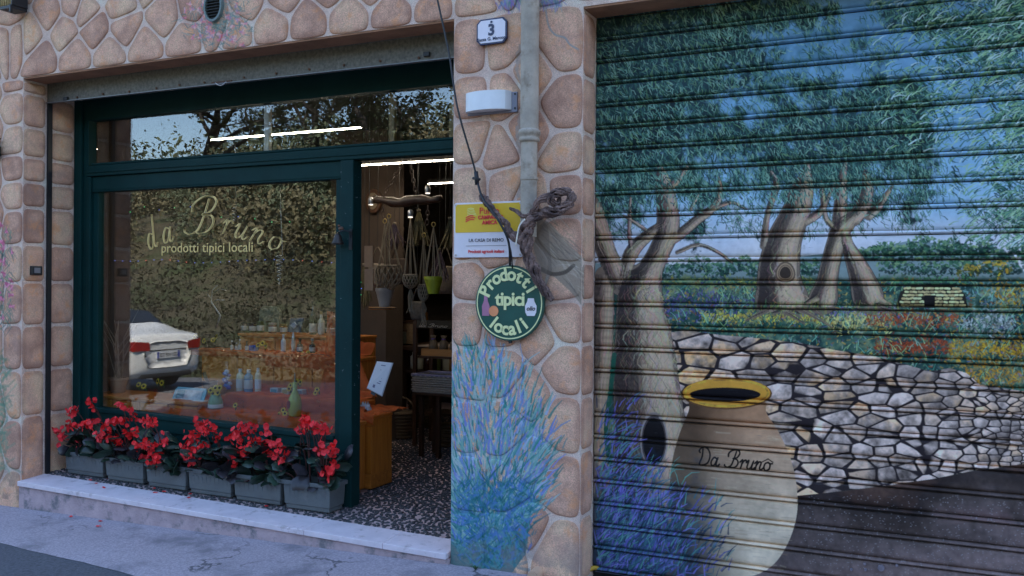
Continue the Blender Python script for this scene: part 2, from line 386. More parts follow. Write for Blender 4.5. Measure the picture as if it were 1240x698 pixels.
def word(txt, x, y, sz, ang=0.0, kern=None):
    """strokes of handwriting; photo-pixel or metre units, y down if sz[1] < 0"""
    out = []; cx = x
    for ch in txt:
        if ch == ' ': cx += sz[0]*.55; continue
        for st in GLYPH[ch]:
            out.append([(cx+(px+.18*py)*sz[0], y+py*sz[1]+(cx-x+px*sz[0])*math.tan(ang)) for px, py in st])
        cx += sz[0]*{'D': .78, 'B': .9, 'r': .44, 'n': .58, 'u': .58, 'o': .5, 'a': .6, 'd': .62}[ch]
    return out

# ---- the mural on the roller shutter
MUR = (-1.80, 1.32, 0.0, 3.24)
def paint_mural():
    c = Canvas(*MUR, 380, 0.2, clear=False); H, W = c.H, c.W; px, py = c.px, c.py
    g = np.random.default_rng(5)
    n1 = fbm(H, W, 90, 5, 1); n2 = fbm(H, W, 26, 4, 2); n3 = fbm(H, W, 9, 3, 3)
    def ramp(v, stops):
        xs = [k for k, _ in stops]; return np.stack([np.interp(v, xs, [A(*q)[i] for _, q in stops]) for i in range(3)], -1).astype(np.float32)
    def rampT(v, stops): return np.stack([np.interp(v, [k for k, _ in stops], [TT(*q)[i] for _, q in stops]) for i in range(3)], -1).astype(np.float32)
    c.a[..., :3] = rampT(py+(n1-.5)*60, [(0, (74, 124, 182)), (140, (90, 144, 202)), (240, (110, 160, 214)), (300, (150, 176, 218)), (340, (156, 172, 200))])
    cl = np.clip((n1+.5*n2-.86)*5, 0, 1)*np.clip((py-185)/60, 0, 1)*np.clip((px-780)/100, 0, 1)
    c.blend(cl*.6, A(178, 176, 200))
    # hills and hedges behind the olive grove
    def bushes(lst, cols, k=40):
        for bx, by, rx, ry in lst:
            for i in range(k):
                a_ = g.uniform(0, 6.28); q = math.sqrt(g.random()); x = bx+rx*q*math.cos(a_); y = by+ry*q*math.sin(a_)
                hi = (by-y)/ry*.5+.5
                j = min(len(cols)-1, int(np.clip(hi*.75+g.normal(0, .2), 0, .99)*len(cols)))
                r = g.uniform(1.2, 3.2)
                c.stroke([(x, y), (x+g.normal(0, 1.6), y+g.normal(0, 1.2))], r, A(*cols[j]), .8)
    c.poly([(700, 318), (800, 322), (880, 318), (960, 312), (1060, 300), (1100, 292), (1150, 296), (1215, 302), (1240, 330), (1560, 300), (1560, 480), (700, 480)], A(62, 98, 108), .75)
    teal = [(16, 40, 44), (28, 62, 58), (48, 88, 74), (78, 116, 92), (110, 140, 108)]
    olive = [(20, 36, 30), (52, 62, 34), (96, 98, 46), (150, 124, 46), (176, 146, 60)]
    bushes([(815+i*17, 328-(i % 3)*4, 16, 10) for i in range(11)], teal, 70)
    bushes([(1040+i*14, 312-(i % 3)*5, 14, 9) for i in range(16)], teal, 60)
    bushes([(1075+i*19, 322+(i % 2)*4, 14, 11) for i in range(9)], teal, 60)
    bushes([(1118, 297, 20, 12), (1150, 300, 16, 11), (1186, 299, 20, 13), (1078, 303, 20, 9), (1260, 305, 26, 20), (1320, 300, 40, 24), (1400, 300, 50, 26)], teal, 110)
    bushes([(1205, 326, 22, 12), (1172, 330, 14, 9)], olive, 80)
    # meadow
    m = np.clip((py-334+(n2-.5)*14)/6, 0, 1); mead = ramp(n2*1.1+n3*.5, [(.45, (16, 36, 44)), (.7, (34, 64, 66)), (.95, (62, 92, 84)), (1.2, (110, 124, 100))])
    c.a[..., :3] += (mead-c.a[..., :3])*m[..., None]
    zones = [((800, 918, 352, 388), (74, 74, 132), 500), ((880, 1010, 352, 372), (92, 128, 122), 260), ((850, 1000, 378, 392), (172, 162, 76), 420), ((1000, 1080, 376, 402), (180, 176, 120), 420),
             ((985, 1090, 372, 384), (98, 90, 150), 160), ((1050, 1160, 380, 396), (140, 70, 44), 420), ((1060, 1150, 412, 430), (132, 60, 36), 420), ((1150, 1240, 412, 434), (170, 134, 40), 460),
             ((1205, 1300, 346, 372), (182, 140, 40), 420), ((1160, 1260, 440, 468), (164, 124, 44), 420), ((1165, 1230, 380, 404), (140, 154, 168), 300), ((1240, 1560, 345, 470), (120, 120, 60), 700),
             ((800, 1010, 336, 352), (112, 132, 84), 300), ((1040, 1180, 336, 348), (70, 120, 92), 260), ((820, 1000, 388, 404), (30, 76, 70), 320), ((1160, 1240, 345, 380), (90, 130, 140), 240)]
    for (a0, a1, b0, b1), col, k in zones:
        for i in range(k):
            x, y = g.uniform(a0, a1), g.normal((b0+b1)/2, (b1-b0)/3.2); q = g.uniform(.6, 1.15); cc = A(*[min(255, v*q) for v in col])
            c.stroke([(x, y), (x+g.normal(0, 1.4), y-g.uniform(.5, 3))], g.uniform(.8, 2.0), cc, .75)
    mixc = [(40, 80, 84), (64, 108, 104), (96, 128, 108), (78, 84, 134), (150, 142, 84), (120, 74, 50), (20, 44, 52), (28, 60, 58), (126, 146, 150), (170, 140, 60)]
    for i in range(3600):
        x, y = g.uniform(805, 1300), g.uniform(338, 470); q = g.uniform(.7, 1.1)
        c.stroke([(x, y), (x+g.normal(0, 2.2), y-g.uniform(0, 2.6))], g.uniform(.8, 2.2), A(*[v*q for v in mixc[int(g.integers(10))]]), .6)
    for i in range(420):  # grass blades
        x, y = g.uniform(820, 1260), g.uniform(345, 470); l = g.uniform(5, 13); t = g.normal(0, .6)
        c.stroke([(x, y), (x+l*math.sin(t)*.6, y-l*.6), (x+l*math.sin(t*1.7), y-l)], 1.1, A(*([(104, 164, 156), (60, 120, 112), (130, 170, 130)][i % 3])), .7, .4)
    # stone hut
    c.poly([(1084, 373), (1090, 354), (1106, 345), (1152, 345), (1168, 356), (1172, 373)], A(30, 30, 30))
    for r in range(6):
        for k in range(17):
            x = 1089+k*4.9+g.normal(0, .7)+(r % 2)*2; y = 370-r*4.1
            if x < 1088+r*1.6 or x > 1168-r*1.2 or (1119 < x < 1132 and r < 3): continue
            q = g.uniform(.7, 1.1); c.stroke([(x-1.3, y), (x+1.3, y+g.normal(0, .3))], 2.6, A(186*q, 178*q, 140*q))
    c.poly([(1119, 373), (1119, 358), (1132, 358), (1132, 373)], A(18, 18, 22))
    # olive foliage
    blobs = [(800, 80, 130, 95, 1.2), (770, 175, 105, 62, 1.1), (740, 120, 60, 160, 1.1), (862, 60, 80, 66, 1), (850, 140, 75, 45, .9), (800, 222, 100, 34, .75), (905, 170, 50, 34, .5), (935, 18, 80, 24, .9),
             (1020, 165, 125, 60, 1.15), (1000, 212, 105, 36, .9), (1060, 125, 80, 44, .9), (955, 195, 52, 40, .8), (1112, 190, 46, 46, .9), (990, 118, 55, 38, .7), (1010, 100, 60, 18, .6),
             (1240, 25, 110, 60, 1.2), (1200, 80, 70, 56, .62), (1245, 140, 56, 60, .62), (1120, 22, 70, 24, .75), (1060, 62, 60, 22, .55), (1225, 230, 30, 70, .42), (1010, 60, 40, 14, .5), (1160, 110, 50, 40, .4),
             (1400, 90, 150, 130, 1.1), (1450, 220, 120, 80, .8), (740, 255, 46, 40, .5), (860, 265, 60, 40, .42), (1120, 245, 40, 34, .6), (1060, 240, 60, 24, .5), (740, 20, 80, 50, 1.2)]
    dens = np.zeros((H, W), np.float32)
    for bx, by, rx, ry, st in blobs:
        dens = np.maximum(dens, st*np.clip(1.25-np.sqrt(((px-bx)/rx)**2+((py-by)/ry)**2)*.9, 0, 1))
    dd = dens-.10+(n2-.5)*1.25+(n1-.5)*.9+(n3-.5)*.45
    low = np.clip((px-1100)/120, 0, 1)
    hz = np.clip((1150-px+(n1-.5)*160)/90, 0, 1)*np.clip((262-py+(n2-.5)*60)/50, 0, 1)*(1-np.clip(1-((px-1015)/60)**2-((py-12)/32)**2, 0, 1))
    c.blend((hz*np.clip(.35+(n2-.4)*1.6+(n1-.5), 0.05, .85)).astype(np.float32), TT(36, 82, 110))
    c.blend((np.clip((dd-.30-.30*low)*4, 0, 1)*.95).astype(np.float32), TT(18, 42, 54))
    c.blend((np.clip((n1+n2*.6-.8)*6, 0, 1)*np.clip((dd-.5)*4, 0, 1)*.8).astype(np.float32), TT(10, 26, 36))
    pts = g.random((60000, 2))*np.array([560, 330])+np.array([700, -40])
    q = c.to(pts).astype(int); ok = (q[:, 0] >= 0) & (q[:, 0] < W) & (q[:, 1] >= 0) & (q[:, 1] < H); pts = pts[ok]; q = q[ok]
    dv = dd[q[:, 1], q[:, 0]]; keep = g.random(len(pts)) < np.clip((dv+.12)*.75, 0, .5); pts = pts[keep]; dv = dv[keep]
    pal = [(26, 66, 68), (38, 84, 82), (52, 100, 94), (72, 122, 112), (86, 124, 88), (34, 74, 60), (92, 140, 134)]
    pal = [(32, 70, 82), (44, 88, 98), (58, 106, 114), (78, 126, 132), (72, 114, 98), (36, 76, 72), (96, 142, 150)]
    dk = [(14, 36, 42), (20, 50, 48), (26, 66, 60)]
    for i, ((x, y), d_) in enumerate(zip(pts, dv)):
        if i > 14000: break
        right = x > 1090 and not (y > 150 and x < 1150)
        t = g.normal(-.8 if right else -.42, .38 if right else .55); t += math.pi if not right and g.random() < .5 else 0; l = g.uniform(4, 10)*(1.5 if right else 1)
        cc = dk[int(g.integers(3))] if (right and g.random() < .45) or g.random() < .14 else pal[int(g.integers(7))]
        v = 1-.34*np.clip((850-x)/140, 0, 1)*np.clip((90-y)/70, 0, 1); cc = [k*v for k in cc]
        b = g.normal(0, .22)
        c.stroke([(x, y), (x-l*.5*math.sin(t), y+l*.5*math.cos(t)), (x-l*math.sin(t+b), y+l*math.cos(t+b))], g.uniform(.8, 1.6)*(1.5 if right else 1), TT(*cc), .8, .5)
    for i in range(2600):
        x = 1260-abs(g.normal(0, 110)); y = g.uniform(-10, 300)
        if x < 1050 or (y > 190 and x < 1165+g.normal(0, 12)): continue
        l = g.uniform(7, 16); t = g.normal(.85, .3); cc = [(116, 164, 156), (72, 124, 112), (24, 58, 70), (36, 84, 84), (134, 176, 208), (96, 146, 120), (60, 108, 120)][int(g.integers(7))]
        c.stroke([(x, y), (x+l*.5*math.sin(t), y-l*.5*math.cos(t)), (x+l*math.sin(t+.2), y-l*math.cos(t+.2))], g.uniform(1.0, 2.2), TT(*cc), .8, .5)
    # trunks
    def limbs(paths, base=(96, 88, 86), lit=(162, 150, 140), dark=(44, 39, 43), k=1.0, body=True):
        """trunks and branches: outlines first, then body, then bark strokes along the grain"""
        PP = [[(p.x, p.y, p.z) for p in spline([(x, y, w) for x, y, w in path], 6)] for path in paths]
        for pp in PP*body: c.stroke([(x, y) for x, y, w in pp], [w+1.6 for x, y, w in pp], A(*dark), .55)
        for pp in PP*body: c.stroke([(x, y) for x, y, w in pp], [w for x, y, w in pp], A(*base))
        for pp in PP*body:
            n = len(pp)
            for o, cc, al in ((-.36, dark, .5), (-.2, dark, .28), (.06, lit, .22), (.2, lit, .34), (.33, lit, .3)):
                qs = []
                for j in range(n):
                    x, y, w = pp[j]; x2, y2, _ = pp[min(n-1, j+1)]; x1, y1, _ = pp[max(0, j-1)]; tx, ty = x2-x1, y2-y1; tl = math.hypot(tx, ty) or 1; sgn = 1 if ty < 0 else -1
                    qs.append((x-ty/tl*w*o*sgn, y+tx/tl*w*o*sgn))
                c.stroke(qs, [w*.22 for _, _, w in pp], A(*cc), al)
        for pp in PP:
            n = len(pp); wm = max(w for _, _, w in pp)
            for i in range(int(k*(12+wm*5.0))):
                o = g.uniform(-.48, .48); s0 = int(g.integers(0, max(1, n-3))); ln = int(g.integers(2, 7)); q_ = o*1.5+g.normal(0, .28)
                col = lit if q_ > .12 else (dark if q_ < -.22 else (112, 100, 94))
                qs = []; ph = g.uniform(0, 6)
                for j in range(s0, min(n, s0+ln)):
                    x, y, w = pp[j]; x2, y2, _ = pp[min(n-1, j+1)]; x1, y1, _ = pp[max(0, j-1)]
                    tx, ty = x2-x1, y2-y1; tl = math.hypot(tx, ty) or 1
                    sgn = 1 if ty < 0 else -1; oo = o+.05*math.sin(j*1.3+ph)
                    qs.append((x-ty/tl*w*oo*sgn+g.normal(0, .35), y+tx/tl*w*oo*sgn))
                if len(qs) > 1: c.stroke(qs, g.uniform(.8, 2.4), A(*[v*g.uniform(.75, 1.08) for v in col]), g.uniform(.2, .5), .5)
    # dry stone wall with sizes shrinking to the right
    top = [(806, 404), (830, 400), (872, 406), (920, 410), (972, 416), (1010, 424), (1060, 432), (1090, 440), (1126, 450), (1150, 446), (1170, 452), (1186, 466), (1240, 474), (1560, 490)]
    bot = [(1560, 540), (1240, 562), (1180, 570), (1130, 580), (1060, 590), (1010, 596), (960, 602), (900, 640), (820, 600)]
    m, sl = c.inside(top+bot); X = px[sl]; Yv = py[sl]
    P_ = []; x = 800.0
    while x < 1580:
        st = np.interp(x, [820, 960, 1100, 1200, 1240], [36, 31, 25, 14, 9]); y = 392+g.uniform(0, 16)
        while y < 650:
            P_.append((x+g.normal(0, st*.24), y+g.normal(0, st*.17), st)); y += st*g.uniform(.36, .74)
        x += st*1.06
    P_ = np.array(P_); xs = X.ravel(); ys = Yv.ravel(); mm = m.ravel() > 0
    d1 = np.full(xs.shape, 1e9); d2 = d1.copy(); idx = np.zeros(xs.shape, int)
    wob = (n3[sl].ravel()-.5)*5
    for i, (qx, qy, st) in enumerate(P_):
        near = np.nonzero((np.abs(xs-qx) < st*2.2) & (np.abs(ys-qy) < st*1.7) & mm)[0]
        if not len(near): continue
        d = np.hypot((xs[near]-qx), (ys[near]-qy)*1.95)+wob[near]*.7
        a1 = d1[near]; lt = d < a1
        d2[near] = np.where(lt, a1, np.minimum(d2[near], d)); d1[near] = np.where(lt, d, a1); idx[near] = np.where(lt, i, idx[near])
    gap = np.clip((d2-d1-P_[idx, 2]*(.02+.14*n2[sl].ravel()))/2.2, 0, 1)
    tone = g.uniform(.72, 1.12, len(P_))[idx]; warm = np.clip((g.random(len(P_))*1.1-.3+np.interp(P_[:, 0], [820, 1000, 1240], [.45, .1, -.1])+np.interp(P_[:, 1], [420, 520], [.15, -.15])), 0, 1)[idx]*np.clip((n2[sl].ravel()-.32)*3.5, 0, 1)
    lightv = np.clip(1.06-((ys-P_[idx, 1])*1.0+(xs-P_[idx, 0])*.35)/P_[idx, 2]*.75+(n2[sl].ravel()-.5)*1.5+(n3[sl].ravel()-.5)*.9, .36, 1.36)*tone
    colr = (warm[:, None]*np.array(TT(152, 140, 120))+(1-warm[:, None])*np.array(TT(138, 142, 158)))*lightv[:, None]**1.35
    colr = colr*gap[:, None]+np.array(TT(30, 30, 40))*(1-gap[:, None])
    v = c.a[sl]; v[..., :3] += (colr.reshape(v.shape[0], v.shape[1], 3)-v[..., :3])*m[..., None]
    # road at the foot of the wall
    m, sl = c.inside([(950, 602), (1010, 596), (1060, 590), (1130, 580), (1180, 570), (1240, 562), (1560, 545), (1560, 820), (700, 820), (700, 640)])
    rd = rampT(py[sl]+(n1[sl]-.5)*110+(px[sl]-1000)*.06, [(560, (74, 64, 66)), (596, (36, 36, 44)), (622, (50, 50, 58)), (655, (72, 73, 86)), (700, (92, 92, 108)), (740, (96, 96, 112))])
    rd *= (.85+.4*(n3[sl]-.5))[..., None]; v = c.a[sl]; v[..., :3] += (rd-v[..., :3])*m[..., None]
    c.blend(np.clip((n1-.52)*7, 0, 1)*np.clip(1-np.abs(py-628)/16, 0, 1)*np.clip((px-1000)/60, 0, 1)*.5, A(92, 76, 86))
    for i in range(900):
        x, y = g.uniform(970, 1300), g.uniform(600, 700); c.stroke([(x, y), (x+.6, y)], .8, A(126, 130, 150), .5)
    trees = ([(925, 298, 9), (929, 262, 6), (940, 225, 7), (934, 208, 3)], [(975, 268, 12), (992, 258, 8), (1002, 240, 5), (1010, 222, 2)], [(820, 306, 4), (845, 297, 3.5), (868, 305, 3), (886, 318, 2)], [(765, 305, 5), (762, 280, 4), (764, 240, 2)],
                [(786, 282, 4), (775, 274, 3), (756, 262, 2)], [(812, 290, 14), (826, 282, 12), (845, 266, 11), (866, 250, 8), (872, 230, 5), (870, 215, 2)], [(836, 254, 3), (846, 236, 1.5)], [(866, 252, 5), (886, 246, 3), (904, 254, 1.5)],
                [(718, 250, 22), (726, 280, 24), (736, 310, 24), (752, 345, 26)], [(756, 340, 14), (764, 308, 17), (784, 286, 13), (806, 270, 8)], [(776, 372, 56), (776, 350, 52), (784, 334, 34), (797, 308, 26), (808, 280, 28), (808, 250, 25), (804, 226, 20), (800, 205, 8)], [(806, 232, 12), (822, 216, 7), (834, 200, 3)],
                [(948, 376, 8), (947, 370, 60), (945, 354, 56), (943, 338, 50), (944, 318, 47), (950, 290, 40), (964, 256, 32), (971, 232, 26), (976, 212, 12), (978, 200, 4)], [(1034, 266, 16), (1045, 250, 17), (1050, 228, 13), (1048, 208, 4)], [(1052, 262, 10), (1064, 250, 8), (1080, 226, 3)], [(1016, 276, 17), (1018, 244, 14), (1020, 216, 9), (1024, 198, 3)], [(1012, 278, 6), (1000, 264, 5), (996, 236, 6), (994, 220, 2)],
                [(995, 372, 4), (996, 365, 32), (1001, 344, 24), (1006, 318, 21), (1012, 296, 21), (1020, 276, 22), (1036, 260, 14)], [(1054, 370, 4), (1052, 363, 34), (1044, 338, 28), (1034, 314, 20), (1026, 296, 13), (1022, 280, 12)],
                [(992, 392, 2), (972, 380, 5), (955, 372, 9)], [(900, 390, 2), (922, 380, 5), (940, 372, 9)], [(1080, 372, 3), (1062, 364, 12)], [(975, 368, 3), (990, 360, 10)])
    near = ([(722, 640, 34), (722, 560, 32), (724, 480, 30), (728, 430, 28), (730, 380, 28), (732, 335, 24)], [(784, 690, 96), (786, 620, 94), (787, 560, 92), (786, 510, 88), (782, 465, 82), (780, 430, 76), (778, 400, 66), (775, 375, 58), (776, 350, 52), (784, 334, 36)])
    keep = c.a[..., :3].copy()
    limbs(list(near)+list(trees))
    limbs(near[1:], base=(90, 82, 82), k=2.2, body=False)
    for rr, cc in ((13, (70, 60, 58)), (11, (132, 116, 102)), (9.4, (74, 64, 60)), (8.4, (120, 104, 92)), (7.2, (26, 22, 26))):
        c.poly([(951+rr*.95*math.cos(t*.35), 331+rr*math.sin(t*.35)+.1*rr*math.cos(t*.7)) for t in range(18)], A(*cc), .9)
    for i in range(160):
        x, y = g.uniform(880, 1090), 368+abs(g.normal(0, 8)); c.stroke([(x, y+3), (x+g.normal(0, 2), y-g.uniform(2, 6))], 1.2, A(*([(40, 84, 66), (70, 112, 80), (120, 128, 70)][i % 3])), .7, .5)
    mk = (np.clip((py-379+(n3-.5)*10)/3, 0, 1)*((px > 868) & (px < 1110) & (py < 440)))[..., None]; c.a[..., :3] += (keep-c.a[..., :3])*mk
    for x0_, y0_, x1_, y1_ in ((965, 372, 1008, 396), (930, 374, 902, 388), (985, 374, 998, 384), (1064, 370, 1084, 380), (952, 377, 975, 392)):
        for k_ in range(4): c.stroke([(x0_, y0_+k_), ((x0_+x1_)/2+g.normal(0, 2), (y0_+y1_)/2-1+k_), (x1_, y1_+k_*.5)], 3.2, A(*([(92, 82, 80), (140, 128, 118), (52, 46, 50)][k_ % 3])), .8, .6, smooth=4)
    for i in range(2400):  # leaves hanging over the tops of the trunks
        x = g.uniform(724, 1130); y = g.normal(222, 18)
        if y > 262: continue
        t = g.normal(-.42, .5)+(math.pi if g.random() < .5 else 0); l = g.uniform(4, 9); cc = [(18, 42, 54), (30, 66, 76), (50, 96, 104), (70, 120, 124), (24, 56, 60), (92, 140, 142)][int(g.integers(6))]
        c.stroke([(x, y), (x-l*.5*math.sin(t), y+l*.5*math.cos(t)), (x-l*math.sin(t+.15), y+l*math.cos(t+.15))], g.uniform(1.0, 2.0), TT(*cc), .85, .5)
    # the hollow of the near trunk and the oil jar
    c.stroke([(744, 430), (740, 470), (734, 520), (738, 560)], 6, A(24, 72, 66), .9, smooth=5)
    for rr, cc in ((1.25, (120, 116, 124)), (1.12, (60, 56, 62)), (1.0, (14, 13, 18))):
        c.poly([(792+13.5*rr*math.cos(t*.3), 534+28*rr*math.sin(t*.3)) for t in range(21)], A(*cc))
    body = [(834, 498), (822, 528), (814, 560), (811, 600), (816, 645), (834, 682), (866, 699), (905, 699), (934, 686), (954, 658), (965, 622), (964, 585), (956, 552), (942, 522), (928, 500), (924, 484), (880, 478), (838, 484)]
    m, sl = c.inside([(p.x, p.y) for p in spline([(a_, b_, 0) for a_, b_ in body], 6, True)])
    sh = np.clip(((px[sl]-838)/70)*.8+.18, .25, 1)*np.clip(1.12-((px[sl]-935)/50)**2*.3*(px[sl] > 935), .5, 1.1)
    sh = sh*(.66+.4*np.clip((py[sl]-495)/110, 0, 1))*(.88+.34*(n2[sl]-.5)+.5*(n1[sl]-.5))
    jy = np.clip((py[sl]-500)/130, 0, 1)[..., None]; jc = (np.array(TT(142, 122, 108))*(1-jy)+np.array(TT(172, 160, 164))*jy)*np.clip(sh, .12, 1.15)[..., None]; v = c.a[sl]; v[..., :3] += (jc-v[..., :3])*m[..., None]
    for i in range(260):
        x, y = g.uniform(850, 950), g.uniform(505, 690); c.stroke([(x, y), (x+g.uniform(5, 18), y+g.uniform(.5, 2))], g.uniform(.8, 2), A(*([(180, 162, 150), (128, 112, 104)][i % 2])), .22)
    c.poly([(880+55*math.cos(t*.2), 477+19*math.sin(t*.2)) for t in range(32)], TT(70, 56, 40))
    c.poly([(880+53*math.cos(t*.2), 476+18*math.sin(t*.2)) for t in range(32)], TT(158, 126, 58))
    for i in range(60):
        t = g.uniform(0, 6.28); c.stroke([(880+50*math.cos(t), 476+16*math.sin(t)), (880+50*math.cos(t+.2), 476+16*math.sin(t+.2))], g.uniform(1, 2.4), TT(*([(188, 152, 66), (112, 88, 50)][i % 2])), .55)
    c.poly([(878+43*math.cos(t*.2), 478+8.5*math.sin(t*.2)) for t in range(32)], A(14, 13, 20))
    for s_ in word('Da Bruno', 846, 563, (17.5, -21), .09): c.stroke(s_, 1.9, A(20, 17, 18), .95, smooth=6)
    c.stroke([(922, 560), (930, 556), (936, 560)], 1.3, A(30, 26, 26))
    # lavender at the foot of the jar
    c.blend((np.clip((py-560+(n2-.5)*120)/60, 0, 1)*np.clip((880-px+(n2-.5)*70)/60, 0, 1)*.85*(py > 500)).astype(np.float32), A(26, 44, 66))
    for i in range(2000):
        x = 722+abs(g.normal(0, 66)); y = 700-abs(g.normal(0, 82))
        if x > 884 or y < 485 or (y < 560 and x > 772) or (x > 800 and y < 598): continue
        if (x-792)**2/196+(y-534)**2/800 < 1: continue
        l = g.uniform(9, 22); t = g.normal(.5, .36); low_ = np.clip((y-560)/110, 0, 1)
        pal = [(72, 74, 158), (98, 100, 186), (84, 92, 170), (40, 80, 104), (56, 100, 122), (72, 122, 132), (26, 48, 80)]
        cc = pal[int(g.integers(7))] if g.random() > low_*.6 else [(24, 42, 70), (34, 62, 92), (44, 82, 104), (58, 66, 136)][int(g.integers(4))]
        c.stroke([(x, y), (x+l*.5*math.sin(t), y-l*.5*math.cos(t)), (x+l*math.sin(t*1.25), y-l*math.cos(t*1.25))], g.uniform(1.2, 2.6), A(*cc), .75, .6)
    for i in range(40):
        x, y = g.uniform(726, 830), g.uniform(560, 690); l = g.uniform(12, 24); t = g.normal(.5, .4)
        c.stroke([(x, y), (x+l*.5*math.sin(t), y-l*.6*math.cos(t)), (x+l*math.sin(t*1.2), y-l*math.cos(t*1.2))], 1.3, TT(64, 128, 138), .75, .5)
    # weathering of the paint
    c.a[..., :3] *= (.9+.22*(n3-.5)+.26*(n1-.5))[..., None]
    np.clip(c.a, 0, 1, out=c.a)
    return c.image('mural_paint')

# ---- paint on the stone facade: lavender on the pillar, flowers round the vent, vines at the left, an olive trunk by the shutter
FAC = (-6.9, -1.7, 0.0, 3.95)
def paint_facade():
    c = Canvas(*FAC, 300, -0.008); g = np.random.default_rng(9); px, py = c.px, c.py
    n2 = fbm(c.H, c.W, 22, 4, 12); n1 = fbm(c.H, c.W, 80, 4, 13)
    # grey olive trunk that runs off the shutter onto the pillar
    tr = [(650, 262), (668, 272), (682, 290), (700, 306), (712, 322), (730, 350), (735, 420), (718, 404), (705, 372), (690, 352), (672, 336), (655, 330), (646, 300)]
    m, sl = c.inside(tr); c.blend(m*.88, A(112, 108, 108), sl)
    for i in range(120):
        t = g.random(); x = 650+t*62; y = 272+t*66+g.normal(0, 16)
        c.stroke([(x, y), (x+g.uniform(8, 20), y+g.uniform(8, 20))], g.uniform(.7, 1.8), A(*([(138, 136, 138), (78, 76, 80), (120, 116, 112)][i % 3])), .5)
    c.stroke([(656, 326), (668, 332), (684, 330), (694, 322)], 5, A(70, 66, 66), .75, smooth=5)
    c.poly([(645, 300), (652, 262), (664, 275), (668, 330), (658, 352), (648, 330)], A(86, 82, 84), .6)
    # grey repaired strip beside the drain pipe, hairline crack
    for i in range(24):
        y = 20+i*9; c.stroke([(630+4*math.sin(i*.7)+g.normal(0, 1.5), y), (631+4*math.sin(i*.7+.7), y+10)], g.uniform(4, 8) if 3 < i < 6 or i > 12 else 3, A(122, 118, 124), .75)
    c.stroke([(660, 5), (664, 30), (672, 42), (684, 46), (690, 54), (700, 60)], 2.2, A(112, 120, 132), .8, smooth=5)
    for (a, b) in (((616, 6), 14), ((668, 4), 10), ((646, 2), 18)):
        for i in range(60):
            x, y = a[0]+g.normal(0, b*.6), a[1]-g.uniform(0, 12); c.stroke([(x, y), (x+g.normal(0, 5), y+g.uniform(4, 14))], g.uniform(1, 2.2), A(*([(92, 104, 170), (70, 110, 120), (110, 130, 140), (100, 92, 160)][i % 4])), .75, .7)
    # lavender bush
    m, sl = c.inside([(540, 700), (540, 600), (556, 560), (600, 560), (632, 596), (642, 630), (636, 672), (620, 694)])
    c.blend(m*np.clip((py[sl]-560+(n2[sl]-.5)*160)/60, 0, 1)*.86, TT(26, 84, 108), sl)
    for i in range(2300):
        a_ = g.uniform(-1.15, 1.0); rr = g.random()**.62
        top = np.interp(a_, [-1.2, -.5, -.1, .3, .7, 1.05], [90, 205, 266, 236, 176, 100])
        x0_, y0_ = 590+g.normal(0, 12), 668
        l = g.uniform(10, 26); rad = rr*(top-10)
        x = x0_+rad*math.sin(a_)*.62; y = y0_-rad*math.cos(a_)*1.0
        if y > 692: continue
        t = a_*.75+g.normal(0, .22)
        tip = rr > .42
        pal = [(80, 104, 184), (104, 134, 190), (72, 112, 168), (78, 132, 150), (52, 112, 132), (108, 144, 170), (36, 98, 112), (88, 138, 156)] if tip else [(36, 92, 112), (50, 112, 134), (84, 130, 150), (22, 80, 100), (62, 96, 178), (96, 140, 160)]
        c.stroke([(x, y), (x+l*.5*math.sin(t), y-l*.5*math.cos(t)), (x+l*math.sin(t*1.15), y-l*math.cos(t*1.15))], g.uniform(1.6, 3.6), TT(*pal[int(g.integers(len(pal)))]), .88, 1.0)
    for i in range(700):
        x, y = 552+g.uniform(0, 96), g.uniform(585, 690)
        if (x-592)**2/60**2+(y-625)**2/66**2 > 1.05: continue
        c.stroke([(x, y), (x+g.normal(0, 8), y-g.uniform(4, 16))], g.uniform(1.5, 3.2), TT(*([(28, 88, 112), (50, 110, 136), (52, 92, 172), (18, 78, 98)][i % 4])), .7, .8)
    for i in range(200):
        x, y = 560+g.uniform(0, 75), g.uniform(590, 688); c.stroke([(x, y), (x+g.normal(0, 6), y+g.normal(0, 4))], g.uniform(2, 4), TT(*([(50, 94, 170), (28, 88, 118), (56, 112, 140)][i % 3])), .5)
    # flowers round the vent
    for i in range(420):
        x, y = 264+g.normal(0, 20), 24+g.normal(0, 17); t = g.uniform(0, 6.28); l = g.uniform(4, 11)
        if abs(x-262) > 46 or y > 58: continue
        c.stroke([(x, y), (x+l*math.sin(t), y+l*math.cos(t))], g.uniform(.9, 1.9), A(*([(70, 104, 116), (92, 118, 124), (60, 92, 98), (110, 124, 128)][i % 4])), .7, .6)
    for i in range(46):
        x, y = 264+g.normal(0, 24), 26+g.normal(0, 16)
        if abs(x-262) > 50 or y > 58: continue
        for k in range(7):
            t = g.uniform(0, 6.28); c.stroke([(x, y), (x+3*math.sin(t), y+3*math.cos(t))], g.uniform(1.4, 2.6), TT(*([(172, 118, 138), (150, 96, 122), (186, 146, 162), (116, 108, 156)][(i+k) % 4])), .75)
    # vine with pink flowers at the far left
    for i in range(260):
        x, y = g.uniform(-16, 14), g.uniform(275, 400); t = g.uniform(-.8, .8); l = g.uniform(5, 14)
        c.stroke([(x, y), (x+l*math.sin(t), y+l*math.cos(t))], g.uniform(1, 2), A(*([(74, 96, 96), (58, 84, 92), (96, 120, 112)][i % 3])), .7, .6)
    for i in range(34):
        x, y = g.uniform(-10, 16), g.uniform(272, 385)
        for k in range(6):
            t = g.uniform(0, 6.28); c.stroke([(x, y), (x+3.2*math.sin(t), y+3.2*math.cos(t))], 2.2, A(*([(150, 86, 124), (170, 110, 146), (134, 70, 104)][(i+k) % 3])), .75)
